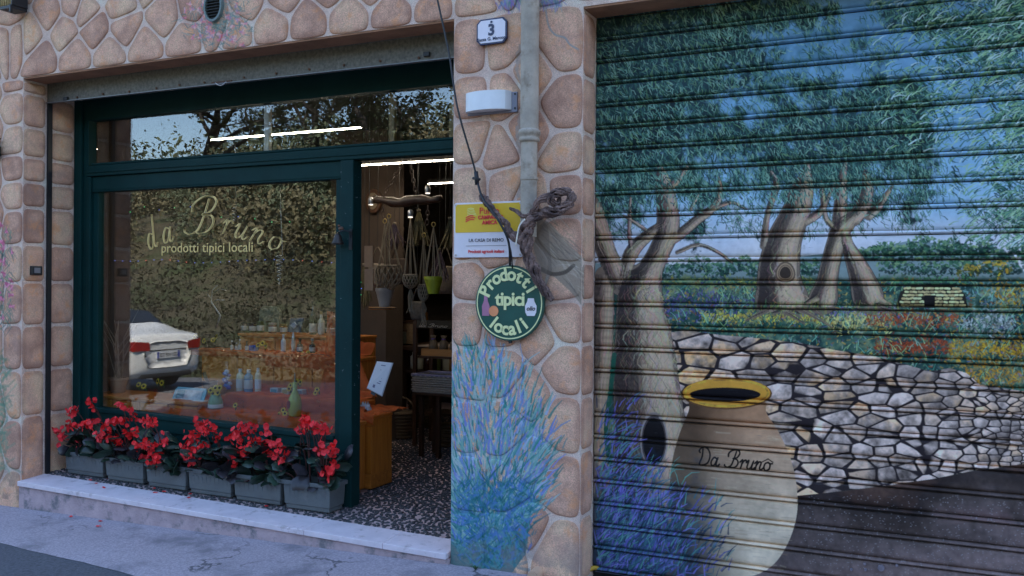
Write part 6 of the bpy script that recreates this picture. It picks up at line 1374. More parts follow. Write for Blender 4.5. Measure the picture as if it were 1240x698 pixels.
M_twig = mat('pale dry twigs', (.3, .24, .19), .8, .3, 50)
for k in range(16):
    q = random.Random(60+k); t = q.uniform(-1.2, 1.2); l = q.uniform(.3, .62); m = MB(); p0 = Vector((x+q.uniform(-.03, .03), .8+q.uniform(-.03, .03), zz+.1)); p1_ = p0+Vector((l*.4*math.sin(t)*.5, q.uniform(-.05, .05), l*.6)); p2_ = p1_+Vector((l*.35*math.sin(t*1.5), q.uniform(-.05, .05), l*.4)); m.tube([p0, p1_, p2_], [.004, .003, .0015], 5); m.build('twig', M_twig, tp2, smooth=True)
# wooden pole and wire ornaments behind the pane
x = P(133, 300, 1.1).x; wp = MB().lathe([(.06, .2), (.055, 1.0), (.052, 2.0), (.05, 2.95)], (x, 1.1, 0), 14); tag(wp.build('wooden_pole', wood('brown pole', L(92, 62, 44), L(128, 90, 62)), smooth=True), 'upright brown wooden pole inside the left end of the window', 'pole')
M_wire = mat('silvery wire', (.55, .56, .6), .4, metal=.4)
def spiral(label, px, y0_, y1_, y, r0, r1, turns):
    a, b = P(px, y0_, y), P(px, y1_, y); n = turns*12; pts = [(a.x+(r0+(r1-r0)*i/n)*math.cos(i*.5236), y+(r0+(r1-r0)*i/n)*math.sin(i*.5236), a.z+(b.z-a.z)*i/n) for i in range(n+1)]
    m = MB(); m.tube([(a.x, y, a.z+.5)]+pts, .0022, 5); tag(m.build('wire_spiral', M_wire, smooth=True), label, 'ornament')
spiral('silvery wire spiral hanging below the letter o of the lettering', 338.5, 308, 345, .75, .028, .008, 8); spiral('short silvery wire spiral hanging above the lettering', 284, 250, 268, .8, .016, .010, 5)
tw_ = thing('silver_branch', 'thin silvery branch standing among the goods left of the jars', 'branch', tuple(P(262, 398, 1.4)))
MB().tube([P(262, 398, 1.4), P(267, 382, 1.4), P(256, 366, 1.4), P(257, 352, 1.4), P(263, 346, 1.4)], [.006, .006, .005, .004, .002], 6).build('main_stem', M_wire, tw_, smooth=True)
for q in ([(256, 366), (264, 363), (272, 364)], [(257, 356), (266, 350), (274, 352)], [(256, 362), (251, 356)]): MB().tube([P(u, v, 1.4) for u, v in q], .003, 5).build('twig', M_wire, tw_, smooth=True)
# back shelves of the shop with goods, seen dimly
sv = thing('back_shelf', 'tall dark wooden shelf along the rear wall of the shop', 'shelf', (-4.4, 4.9, .16))
for z in (.6, 1.15, 1.65, 2.15): MB().box(-6.2, -2.6, 4.75, 5.3, z, z+.035).build('board', M_walnut, sv)
for x in (-6.2, -5.0, -3.8, -2.62): MB().box(x, x+.04, 4.73, 5.32, .17, 2.4).build('upright', M_walnut, sv)
gi = random.Random(5); gm = [M_jam, M_honey, M_pesto, M_lb, M_cream, M_ply]
for k in range(46):
    z = gi.choice((.635, 1.185, 1.685)); x = -6.1+3.4*k/46; h = gi.uniform(.1, .26); o = MB().lathe([(.05, 0), (.055, .01), (.055, h*.75), (.03, h*.85), (.032, h)], (x, 4.95+gi.uniform(-.06, .06), z), 10).build('shelf_jar', gm[k % 6], smooth=True); tag(o, 'dim jar standing on the dark shelf along the rear wall', 'jar', 'jars on the rear wall shelf')
# lamps: three linear lights under the ceiling
def led(label, a, b, y, en):
    p0, p1_ = P(*a, y), P(*b, y); t = thing('linear_lamp', label, 'lamp', tuple((p0+p1_)/2)); z = (p0.z+p1_.z)/2
    MB().box(p0.x, p1_.x, y-.007, y+.007, z-.0017, z+.0017).build('tube', mat('lit lamp tube', (.8, .8, .8), .5, emit=(1.0, .86, .66), estr=en), t)
    MB().box(p0.x, p1_.x, y-.018, y+.018, z+.007, z+.035).build('housing', M_blk, t)
    for x in (p0.x+.1, p1_.x-.1): MB().tube([(x, y, z+.035), (x, y, RZ1)], .004, 6).build('hanger', M_blk, t)
led('lit linear lamp seen through the fanlight over the window', (256, 169), (437, 156), 1.15, 26.0); led('lit linear lamp right under the door head', (428, 200.5), (560, 194), 2.0, 1.1); led('short lit linear lamp deeper inside the doorway', (519, 223), (580, 220), 3.0, 1.1)
# string lights
def fairy(label, spots, y, cols, per, seed, wire=True):
    t = thing('string_lights', label, 'string lights', tuple(P(spots[0][0], spots[0][1], y))); pts = spline([P(a_, b_, y) for a_, b_ in spots], 12)
    MB().tube(pts, .0016, 5).build('wire', M_blk, t)
    tot = [0]
    for i in range(1, len(pts)): tot.append(tot[-1]+(pts[i]-pts[i-1]).length)
    n = int(tot[-1]/per); q = random.Random(seed); bins = {}
    for k in range(n):
        d = tot[-1]*(k+.5)/n; i = max(j for j in range(len(tot)) if tot[j] <= d); i = min(i, len(pts)-2); p = pts[i].lerp(pts[i+1], (d-tot[i])/max(1e-6, tot[i+1]-tot[i])); c = q.choice(cols); bins.setdefault(c, MB()).ball(p+Vector((0, -.004, -.004)), .0030, 6, 4)
    for c, m in bins.items():
        rgb = {'g': (.1, .9, .3), 'b': (.1, .2, 1), 'r': (1, .1, .08), 'w': (1, .8, .5)}[c]; o = m.build('bulbs', mat('lit '+c+' bulb', (.2, .2, .2), .4, emit=rgb, estr=.5), t); o['kind'] = 'stuff'
fairy('green string lights running down the left edge of the window', [(116, 234), (117, 320), (116, 420), (117, 488)], .56, 'gggg', .035, 1); fairy('blue string lights strung level across the window', [(117, 314), (160, 316), (200, 314), (240, 318), (300, 315), (345, 314), (408, 318)], .9, 'bbbbbbr', .09, 2)
fairy('multicoloured string lights looping behind the lettering', [(150, 262), (170, 250), (190, 254), (230, 250), (262, 262), (300, 262), (320, 268), (362, 268)], 1.1, 'bgbg', .17, 3); fairy('blue and green lights twined round the wooden pole', [(140, 270), (146, 300), (138, 330), (136, 360), (134, 380)], 1.02, 'bg', .09, 4)
fairy('blue and green string lights hanging inside the door post', [(432, 270), (436, 290), (434, 320), (438, 350), (433, 375)], 1.35, 'bg', .05, 5); fairy('warm tiny lights strewn along the upper shelf', [(250, 420), (300, 428), (340, 432), (400, 432), (408, 470)], 1.15, 'wwww', .32, 6)

# ------------------------------------------------------------------ seen through the open door
yk = 1.75
yo = thing('wooden_yoke', 'dark wooden yoke beam hanging on chains inside the doorway', 'yoke', tuple(P(492, 245, yk)))
a, b = P(452, 243, yk), P(535, 241, yk); n = 14
MB().tube([(a.x+(b.x-a.x)*i/n, yk, a.z+.01*math.sin(i*.9)-.02*math.sin(math.pi*i/n)) for i in range(n+1)], [.022+.022*math.sin(math.pi*i/n)+.006*math.sin(i*2) for i in range(n+1)], 10).build('beam', M_walnut, yo, smooth=True)
def chain(p0, p1_, par, r_=.014):
    L_ = (p1_-p0).length; n = max(3, int(L_/(r_*2.6))); d = (p1_-p0).normalized(); u = d.orthogonal().normalized(); v = d.cross(u)
    for i in range(n):
        c = p0+d*L_*(i+.5)/n; e = u if i % 2 else v; MB().tube([c+d*r_*1.7*math.cos(t)+e*r_*math.sin(t) for t in np.linspace(0, 2*math.pi, 11)[:-1]], .004, 5, closed=True).build('chain_link', mat('rusty chain', (.06, .035, .025), .6, .3), par, smooth=True)
top = Vector((P(492, 205, yk).x, yk, RZ1-.12))
chain(P(464, 238, yk), P(486, 200, yk), yo); chain(P(504, 238, yk), P(497, 200, yk), yo); chain(P(464, 250, yk), P(464, 268, yk), yo); chain(P(518, 250, yk), P(517, 272, yk), yo)
for q in ((486, 200), (497, 200)): MB().tube([P(*q, yk), (P(*q, yk).x, yk, RZ1-.005)], .004, 6).build('rod', M_blk, yo)
for q in ((449, 244), (518, 230), (497, 259)):
    p = P(*q, yk-.06); t = thing('spot_lamp', ('small silver spotlight clipped to the left end of the yoke', 'small silver spotlight clipped above the yoke', 'small lit spotlight under the yoke')[(449, 518, 497).index(q[0])], 'spotlight', tuple(p)); MB().lathe([(.012, 0), (.022, .01), (.022, .05), (.01, .065)], (p.x, p.y, p.z-.03), 12).build('head', M_silv, t, smooth=True); MB().tube([(p.x, p.y, p.z+.03), (p.x+.03, p.y+.03, p.z+.05), (p.x+.05, yk, p.z+.03)], .004, 5).build('arm', M_blk, t); MB().lathe([(.019, -.002), (.019, .004)], (p.x, p.y, p.z-.03), 12).build('lens', mat('lit spot lens', (.6, .6, .6), .3, emit=(1, .9, .75), estr=.5), t)
# macrame hangers
M_cot = mat('natural cotton cord', (.22, .18, .13), .9, .15, 60)
def hanger(label, px, ytop, ybag, ybot, y, w_, pot=None, tassel=True, net=True):
    tpt, bg_, bt = P(px, ytop, y), P(px, ybag, y), P(px, ybot, y); t = thing('macrame_hanger', label, 'hanger', tuple(bt), 'macrame hangers inside the doorway'); hh_ = bg_.z-bt.z
    MB().tube([tpt+Vector((.018*math.cos(k), 0, .018*math.sin(k))) for k in np.linspace(0, 6.283, 13)[:-1]], .004, 5, closed=True).build('ring', M_gold, t, smooth=True)
    for k in range(6):
        an = k*math.pi/3; MB().tube([tpt+Vector((0, 0, -.015)), Vector((bg_.x+w_*math.cos(an), y+w_*.7*math.sin(an), bg_.z))], .0045, 5).build('cord', M_cot, t)
    if net:
        m = MB(); rows_ = 6; prof_ = [(1.0, 0), (1.12, -.22), (1.1, -.45), (.95, -.66), (.65, -.84), (.2, -.98)]
        for r1 in range(rows_-1):
            for k in range(14):
                for s_ in (-1, 1):
                    an0 = (k+.5*(r1 % 2))*2*math.pi/14; an1 = an0+s_*math.pi/14; (ra, za), (rb, zb_) = prof_[r1], prof_[r1+1]
                    m.tube([(bg_.x+w_*ra*math.cos(an0), y+w_*.8*ra*math.sin(an0), bg_.z+hh_*za), (bg_.x+w_*rb*math.cos(an1), y+w_*.8*rb*math.sin(an1), bg_.z+hh_*zb_)], .0042, 4)
        m.build('net', M_cot, t); m = MB(); m.lathe([(w_*.99, -.006), (w_*1.03, 0), (w_*.99, .006), (w_*.95, 0), (w_*.99, -.006)], (bg_.x, y, bg_.z), 20, 1, .8); m.build('rim_cord', M_cot, t, smooth=True)
    if tassel:
        m = MB()
        for k in range(12): q = random.Random(k); m.tube([(bt.x, y, bt.z+.01), (bt.x+q.uniform(-.02, .02), y+q.uniform(-.02, .02), bt.z-.06), (bt.x+q.uniform(-.03, .03), y+q.uniform(-.02, .02), bt.z-.16-q.uniform(0, .05))], .003, 4)
        m.build('tassel', M_cot, t)
    if pot:
        MB().lathe([(w_*.5, -hh_*.95), (w_*.86, -hh_*.05), (w_*.92, -hh_*.05), (w_*.92, .02), (w_*.84, .02), (w_*.8, -hh_*.1), (0, -hh_*.12)], (bg_.x, y, bg_.z), 20).build('pot', pot, t, smooth=True, auto=40)
    return t
hanger('large cotton net bag hanging left under the yoke', 471, 262, 322, 352, 1.7, .105, None, False); hanger('cotton cord hanger holding a white pot on a slat plate', 466, 268, 352, 374, 1.72, .085, mat('white flower pot', (.3, .29, .28), .4), False, False); hanger('cotton net ball with a long tassel in the middle', 497, 262, 333, 350, 1.72, .06, None, True); hanger('narrow cotton hanger right of the tassel ball', 513, 285, 345, 366, 1.8, .045, None, True)
hanger('cord hanger holding the yellow-green pot', 525, 272, 338, 357, 1.75, .085, mat('yellow-green plastic pot', (.30, .34, .02), .4), False, False)
pl = thing('slat_plate', 'round wooden slat plate hanging under the white pot', 'plate', tuple(P(464, 377, 1.72))); c_ = P(463, 375, 1.72); MB().lathe([(.11, 0), (.115, .004), (.115, .016), (.11, .02)], c_, 20).build('disc', M_ply, pl); MB().lathe([(.118, .006), (.121, .008), (.121, .014), (.118, .016)], c_, 20).build('rim', M_walnut, pl)
for k, (q0, q1) in enumerate((((447, 286), (447, 348)),)):
    a, b = P(442, 298, 1.5), P(452, 352, 1.5); t = thing('price_boards', 'two small pale boards hanging in a column behind the door post', 'boards', tuple(P(447, 352, 1.5))); mm_ = (a.z+b.z)/2
    MB().box(a.x, b.x, 1.49, 1.5, mm_+.008, a.z).build('board', mat('pale wood board', (.26, .17, .11), .7, .15), t); MB().box(a.x+.003, b.x+.003, 1.49, 1.5, b.z, mm_-.008).build('board', mat('pale wood board', (.26, .17, .11)), t); MB().tube([((a.x+b.x)/2, 1.495, a.z), ((a.x+b.x)/2, 1.495, RZ1-.01)], .003, 5).build('cord', M_blk, t)
# rack with chalkboard and crate
yr = 2.5; rk = thing('display_rack', 'dark wooden rack with a chalk name board inside the doorway', 'rack', tuple(P(525, 470, yr)))
xa, xb = P(500, 400, yr).x, P(500, 400, yr).x+.62; zA, zB = P(520, 384, yr).z, .19
for x in (xa, xb-.035): MB().box(x, x+.035, yr, yr+.03, zB, zA).build('upright', M_walnut, rk); 
for x in (xa, xb-.035): MB().box(x, x+.035, yr+.30, yr+.33, zB, zA-.1).build('upright', M_walnut, rk)
zc1, zc2 = P(520, 432, yr).z, P(520, 452, yr).z
for z in (zc1, zc2, .5): MB().box(xa+.036, xb-.036, yr+.031, yr+.299, z-.02, z).build('shelf', M_walnut, rk)
z0, z1 = P(520, 398, yr).z, P(520, 388, yr).z; MB().box(xa+.036, xb-.036, yr+.004, yr+.02, z0, z1).build('chalkboard', mat('chalkboard', (.03, .03, .03), .8, .2), rk)
m = MB()
for s_ in word('da Bruno', xa+.06, z0+.012, (.062, .03)):
    mm_ = ribbon([(q.x, q.y) for q in spline([(u, v, 0) for u, v in s_], 5)], .004, yr+.001); m.add(mm_.v, mm_.f)
m.build('chalk_lettering', mat('chalk', (.4, .4, .4), .9), rk)
cr_ = thing('wooden_crate', 'low pine crate of bundled brown packets on the rack', 'crate', ((xa+xb)/2, yr+.15, zc1)); xx0, xx1 = xa+.06, xb-.06
for (p, q) in (((xx0, yr+.05), (xx1, yr+.062)), ((xx0, yr+.255), (xx1, yr+.267)), ((xx0, yr+.063), (xx0+.012, yr+.254)), ((xx1-.012, yr+.063), (xx1, yr+.254))): MB().box(p[0], q[0], p[1], q[1], zc1+.002, zc1+.065).build('side', M_ply, cr_)
for k in range(4):
    x = xx0+.07+k*.11; t = thing('wrapped_packet', ('leftmost', 'second', 'third', 'rightmost')[k]+' brown packet tied with purple ribbon in the pine crate', 'packet', (x, yr+.15, zc1+.01), 'packets in the pine crate'); m = MB(); m.lathe([(.035, 0), (.045, .05), (.035, .12), (.014, .14), (.03, .175)], (x, yr+.15, zc1+.01), 10); m.build('bag', mat('brown paper', (.1, .075, .055), .8, .2), t, smooth=True); MB().lathe([(.017, .134), (.02, .138), (.02, .146), (.017, .15)], (x, yr+.15, zc1+.01), 10).build('ribbon', mat('purple ribbon', (.1, .06, .3), .5), t)
# wicker basket on a small stool table
yw = 2.15; wk = thing('wicker_basket', 'flat rectangular wicker basket on a stool inside the doorway', 'basket', tuple(P(522, 474, yw))); xa, xb = P(499, 462, yw).x, P(499, 462, yw).x+.5; za, zb_ = P(520, 474, yw).z, P(520, 455, yw).z
nW = 22; M_wk = mat('grey wicker', (.30, .27, .24), .8, .25, 60)
for r_ in range(7):
    z = za+(zb_-za)*(r_+.5)/7; m = MB(); pts = [(xa+(xb-xa)*k/nW, yw+(.007 if (k+r_) % 2 else -.007), z) for k in range(nW+1)]+[(xb+(.007 if (k+r_) % 2 else -.007), yw+.3*k/10, z) for k in range(1, 11)]+[(xb-(xb-xa)*k/nW, yw+.3, z) for k in range(1, nW+1)]+[(xa, yw+.3-.3*k/10, z) for k in range(1, 10)]
    m.tube(pts, .0085, 5, closed=True); m.build('weaver', M_wk, wk, smooth=True)
MB().box(xa, xb, yw, yw+.3, za-.012, za-.002).build('bottom', M_wk, wk); MB().tube([(xa, yw, zb_), (xb, yw, zb_), (xb, yw+.3, zb_), (xa, yw+.3, zb_)], .012, 6, closed=True).build('rim', mat('bluish cloth rim', (.16, .15, .24), .8), wk)
sl_ = thing('stool', 'dark wooden stool under the flat wicker basket', 'stool', ((xa+xb)/2, yw+.15, .16)); MB().box(xa+.03, xb-.03, yw-.01, yw+.31, za-.04, za-.0135).build('seat', M_walnut, sl_, bevel=.006)
for x in (xa+.06, (xa+xb)/2-.02, xb-.1): MB().box(x, x+.035, yw+.02, yw+.055, .17, za-.041).build('leg', M_walnut, sl_)
for x in (xa+.06, xb-.1): MB().box(x, x+.035, yw+.25, yw+.285, .17, za-.041).build('leg', M_walnut, sl_)
# stand with the paper notice on the cabinet
pn = thing('paper_notice', 'white printed notice leaning in a holder on the door cabinet', 'notice', tuple(P(455, 478, f1.y+.12)))
yq = f1.y+.1; c0, c1, c2, c3 = P(445, 470, yq), P(462, 479, yq-.0), P(475, 440, yq+.1), P(457, 438, yq+.1)
nrm = (c1-c0).cross(c3-c0).normalized(); nrm = nrm if nrm.y < 0 else -nrm
def quadp(name, uv, o, m_):
    def pt(u, v): return c0*(1-u)*(1-v)+c1*u*(1-v)+c2*u*v+c3*(1-u)*v
    m = MB(); q = [pt(*t)+nrm*o for t in uv]+[pt(*t)+nrm*(o-.003) for t in uv]; m.add(q, [(0, 1, 2, 3), (7, 6, 5, 4), (0, 4, 5, 1), (1, 5, 6, 2), (2, 6, 7, 3), (3, 7, 4, 0)]); m.build(name, m_, pn)
quadp('sheet', [(0, 0), (1, 0), (1, 1), (0, 1)], .004, mat('white paper', (.62, .65, .72), .6, .03)); quadp('backing', [(-.04, -.02), (1.06, -.02), (1.06, 1.01), (-.04, 1.01)], 0, mat('pale card', (.45, .46, .5), .6))
M_pr = mat('grey violet print', (.16, .16, .26), .7)
for v, w_ in ((.88, .3), (.72, .16), (.56, .34), (.46, .4), (.36, .46), (.29, .42)): quadp('print_line', [(.5-w_/2, v-.012), (.5+w_/2, v-.012), (.5+w_/2, v+.014), (.5-w_/2, v+.014)], .0065, M_pr)
quadp('print_mark', [(.3, .1), (.44, .1), (.44, .2), (.3, .2)], .0065, M_pr); quadp('support', [(.3, -.12), (.6, -.12), (.6, -.02), (.3, -.02)], 0, M_blk)
m = MB(); p = P(437, 475, f1.y+.05); m.grid(lambda u, v: (p.x-.05+.12*u, f1.y+.03+.07*v+.02*mnoise.noise((u*9, v*9, 1)), zt_+.03+.06*abs(mnoise.noise((u*7, v*7, 4)))+.03*math.sin(u*3.1)), 14, 10); tag(m.build('tissue_paper', mat('white crinkled film', (.5, .52, .56), .4, .1)), 'crumpled white tissue beside the printed notice', 'paper')
# dark furniture deeper in the shop, basket pile and ladder-backed shelf
dk = thing('long_table', 'long dark table with cloth behind the open doorway', 'table', tuple(P(480, 440, 3.2))); xa, xb = -4.9, -3.15; zt3_ = P(470, 418, 3.0).z
MB().box(xa, xb, 2.95, 3.7, zt3_-.04, zt3_).build('top', M_walnut, dk); MB().box(xa+.3, xb+.01, 2.93, 3.3, zt3_+.001, zt3_+.012).build('cloth', mat('beige cloth', (.26, .2, .16), .9, .2), dk)
for x in (xa+.05, xb-.1):
    for y_ in (3.0, 3.6): MB().box(x, x+.06, y_, y_+.06, .17, zt3_-.041).build('leg', M_walnut, dk)
for k, (px_, w_, h_, c) in enumerate(((462, .16, .1, (.2, .18, .16)), (473, .18, .16, (.16, .1, .06)), (486, .2, .12, (.09, .1, .08)), (493, .14, .2, (.22, .15, .09)))):
    x = P(px_, 410, 3.1).x; t = thing('storage_basket', ('pale', 'brown', 'grey-green', 'tan')[k]+' lidded basket on the long dark table', 'basket', (x, 3.15, zt3_+.012)); MB().lathe([(w_*.42, 0), (w_*.5, h_*.3), (w_*.5, h_)], (x, 3.15, zt3_+.013), 14).build('body', mat('basket %d' % k, c, .8, .25, 50, .4, 80), t, smooth=True, auto=50); MB().lathe([(w_*.53, h_), (w_*.53, h_+.02), (w_*.1, h_+.035)], (x, 3.15, zt3_+.014), 14).build('lid', M_walnut, t)
st_ = thing('tall_candlestick', 'pale turned candlestick on the long dark table', 'candlestick', tuple(P(463, 410, 3.0))); x = P(463, 400, 2.98).x; MB().lathe([(.035, 0), (.03, .012), (.01, .03), (.014, .2), (.009, .25), (.03, .42), (.032, .43)], (x, 2.98, zt3_+.013), 12).build('stem', mat('pale turned wood', (.34, .3, .26), .6), st_, smooth=True); MB().lathe([(.033, .431), (.036, .436), (.036, .445), (.01, .45)], (x, 2.98, zt3_+.013), 12).build('cup', mat('pale turned wood', (.34, .3, .26), .6), st_)

# more goods crowding the dim shop: hanging bags, herb bunches, straw baskets
def pouch(label, px, ytop, ybot, y, w_, col, k):
    a, b = P(px, ytop, y), P(px, ybot, y); h = a.z-b.z; t = thing('hanging_bag', label, 'bag', (b.x, y, b.z)); m = mat('bag cloth %d' % k, col, .9, .25, 50, .4, 120)
    MB().lathe([(w_*.35, 0), (w_*.48, h*.12), (w_*.5, h*.3), (w_*.44, h*.55), (w_*.4, h*.6)], (b.x, y, b.z), 14, 1, .45).build('pouch', m, t, smooth=True)
    MB().tube(spline([(b.x-w_*.38, y, b.z+h*.58), (b.x-w_*.1, y, b.z+h*.95), (b.x, y, a.z), (b.x+w_*.1, y, b.z+h*.95), (b.x+w_*.38, y, b.z+h*.58)], 5), .006, 6).build('strap', m, t, smooth=True)
    MB().tube([(b.x, y, a.z), (b.x, y, RZ1-.01)], .002, 4).build('hanging_cord', M_blk, t)
pouch('pale woven bag hanging left of the macrame nets', 457, 300, 348, 1.95, .2, (.2, .16, .12), 1); pouch('dark brown bag hanging behind the macrame nets', 483, 292, 345, 2.1, .2, (.06, .04, .03), 2); pouch('beige bag hanging at the right of the doorway', 539, 300, 356, 2.2, .2, (.15, .12, .09), 3); pouch('small grey bag hanging low in the middle of the doorway', 505, 350, 388, 2.2, .14, (.12, .11, .1), 4)
for k, (px_, y0_, y1_) in enumerate(((441, 318, 372), (478, 268, 300), (507, 252, 296), (532, 300, 340), (545, 262, 300))):
    a, b = P(px_, y0_, 2.0), P(px_, y1_, 2.0); t = thing('herb_bunch', ('lowest dried herb bunch, by the door post', 'dried herb bunch left of the spotlights', 'dried herb bunch under the middle of the yoke', 'dried herb bunch right of the yellow-green pot', 'dried herb bunch at the right edge of the doorway')[k], 'herbs', (b.x, 2.0, b.z), 'dried bunches inside the doorway'); m = MB(); q = random.Random(k)
    for i in range(34):
        e = Vector((b.x+q.gauss(0, .045), 2.0+q.gauss(0, .03), b.z+q.uniform(-.02, .06))); m.tube([(a.x, 2.0, a.z), ((a.x+e.x)/2, 2.0, (a.z+e.z)/2), e], [.002, .003, .005], 4)
    m.build('stalks', mat('dried stalks %d' % (k % 2), ((.12, .10, .05), (.1, .07, .09))[k % 2], .9, .3, 40), t); MB().lathe([(.012, -.01), (.016, -.006), (.016, .008), (.012, .012)], (a.x, 2.0, a.z-.02), 8).build('tie', M_cot, t); MB().tube([(a.x, 2.0, a.z), (a.x, 2.0, RZ1-.01)], .0015, 4).build('hanging_cord', M_blk, t)
for k, (px_, y_, w_, h_) in enumerate(((486, 2.9, .3, .26), (540, 2.75, .28, .2), (512, 3.6, .34, .3))):
    x = P(px_, 480, y_).x; t = thing('straw_basket', ('tall straw basket on the floor left of the stool', 'straw basket on the floor right of the stool', 'big straw basket on the floor at the back')[k], 'basket', (x, y_, zf(x, y_)+.004)); m = MB()
    for r_ in range(8): z = zf(x, y_)+.006+h_*r_/8; rr_ = w_*(.36+.14*r_/8); m.lathe([(rr_-.01, 0), (rr_+.006, h_/16), (rr_-.008, h_/8)], (x, y_, z), 18)
    m.build('weave', mat('dark straw', (.12, .08, .045), .9, .3, 60), t, smooth=True); MB().tube([(x+w_*.5*math.cos(u), y_, zf(x, y_)+h_+.14*math.sin(u)) for u in np.linspace(0, math.pi, 12)], .01, 6).build('handle', mat('dark straw', (.12, .08, .045)), t, smooth=True)
# ------------------------------------------------------------------ across the street: what the panes reflect
YM = lambda y: 2*(YF+.046)-y
def PR(px, py, y):   # the place behind the camera that the pane mirrors at this pixel
    q = P(px, py, YM(y)); return Vector((q.x, y, q.z))
car = thing('parked_car', 'white parked saloon car mirrored in the left of the display window', 'car', (-14.0, -5.9, zg(-14)))
M_car = mat('white car paint', (.72, .71, .70), .25, .02, 2, coat=.6); M_cg = mat('dark car glass', (.012, .016, .022), .06, .05, spec=.8); M_tyre = mat('tyre rubber', (.02, .02, .02), .85); M_rim = mat('alloy rim', (.4, .4, .42), .3, metal=.8); M_tail = mat('red tail lamp', (.25, .01, .01), .2, .1); M_bump = mat('black trim', (.015, .015, .016), .6)
xr, yc_, zr = -12.0, -5.9, zg(-13)
# sections from rear (d = 0) to front: (distance, half width low, half width waist, sill z, waist z, roof z, roof half width)
secs = [(-.035, .46, .52, .44, .84, .88, .42), (0.0, .70, .74, .34, .92, .98, .60), (.07, .82, .86, .26, .95, 1.02, .66), (.30, .86, .88, .24, .97, 1.05, .70), (.62, .87, .89, .24, .96, 1.12, .68), (1.05, .88, .90, .22, .95, 1.36, .60), (1.5, .88, .90, .22, .94, 1.45, .58), (2.2, .88, .90, .22, .93, 1.46, .58), (2.8, .88, .90, .22, .92, 1.38, .57), (3.35, .87, .89, .22, .90, 1.0, .66), (3.9, .85, .87, .24, .84, .90, .66), (4.25, .80, .82, .26, .76, .80, .60), (4.42, .66, .70, .34, .62, .66, .5)]
m = MB(); ns = 14
for d, wl_, ww, zs_, zw, zr_, wr in secs:
    half = [(0, zs_), (wl_*.9, zs_), (wl_, zs_+.1), (ww, (zs_+zw)/2), (ww*.985, zw), ((ww+wr)/2+.01, (zw+zr_)/2+.02*(zr_ > 1.2)), (wr, zr_-.03), (wr*.6, zr_+.01)]
    ring = half+[(-a, b) for a, b in reversed(half[1:])]
    m.v += [(xr-d, yc_+a, zr+b) for a, b in ring]
ns = 15
m.f += [(i*ns+k, i*ns+(k+1) % ns, (i+1)*ns+(k+1) % ns, (i+1)*ns+k) for i in range(len(secs)-1) for k in range(ns)]+[tuple(range(ns)), tuple(range((len(secs)-1)*ns+ns-1, (len(secs)-1)*ns-1, -1))]
bo = m.build('body', M_car, car, smooth=True); sd_ = bo.modifiers.new('subdiv', 'SUBSURF'); sd_.levels = 2; sd_.render_levels = 2
def panel(name, pts, m_, par=car): MB().add(pts, [tuple(range(len(pts)))]).build(name, m_, par)
m = MB(); m.grid(lambda u, v: (xr-.66-.36*v+.0, yc_+(-.60+1.2*u)*(1-.10*v), zr+1.125+.255*v+.05*math.sin(math.pi*u)*.6), 8, 4); m.build('rear_window', M_cg, car, smooth=True)
for s_ in (-1, 1):
    panel('side_window', [(xr-1.15, yc_+s_*.885, zr+.99), (xr-3.1, yc_+s_*.885, zr+.97), (xr-2.7, yc_+s_*.70, zr+1.31), (xr-1.5, yc_+s_*.69, zr+1.36)], M_cg)
    m = MB(); m.add([(xr+.06, yc_+s_*.42, zr+.74), (xr+.03, yc_+s_*.74, zr+.74), (xr-.2, yc_+s_*.885, zr+.76), (xr-.2, yc_+s_*.885, zr+.88), (xr+.02, yc_+s_*.76, zr+.90), (xr+.056, yc_+s_*.42, zr+.88)], [(0, 1, 4, 5), (1, 2, 3, 4)]); m.build('tail_lamp', M_tail, car)
    for d in (.85, 3.5):
        w_ = MB(); c = Vector((xr-d, yc_+s_*.79, zr+.31)); w_.tube([c+Vector((0, -.1, 0)), c+Vector((0, -.09, 0)), c+Vector((0, .09, 0)), c+Vector((0, .1, 0))], [.26, .31, .31, .26], 22); wo = w_.build('wheel', M_tyre, car, smooth=True, auto=40); MB().tube([c+Vector((0, s_*.095, 0)), c+Vector((0, s_*.112, 0))], .19, 18).build('rim', M_rim, wo)
MB().box(xr-.1, xr+.012, yc_-.55, yc_+.55, zr+.27, zr+.34).build('bumper_trim', M_bump, car, bevel=.02); MB().box(xr-.01, xr+.055, yc_-.27, yc_+.27, zr+.60, zr+.715).build('number_plate', mat('plate white', (.6, .6, .62), .4), car)
for s_ in (-.25, .232): MB().box(xr+.055, xr+.058, yc_+s_, yc_+s_+.04, zr+.602, zr+.713).build('plate_band', mat('plate blue', (.01, .04, .3), .4), car)
tm = text_mb('GD 419 TD', .088, .001); MB().add([(xr+.059-y_, yc_+x_, zr+.627+z_) for x_, y_, z_ in tm.v], tm.f).build('plate_lettering', M_blk, car)
MB().box(xr-.02, xr+.045, yc_-.4, yc_+.4, zr+.735, zr+.75).build('boot_line', M_bump, car)
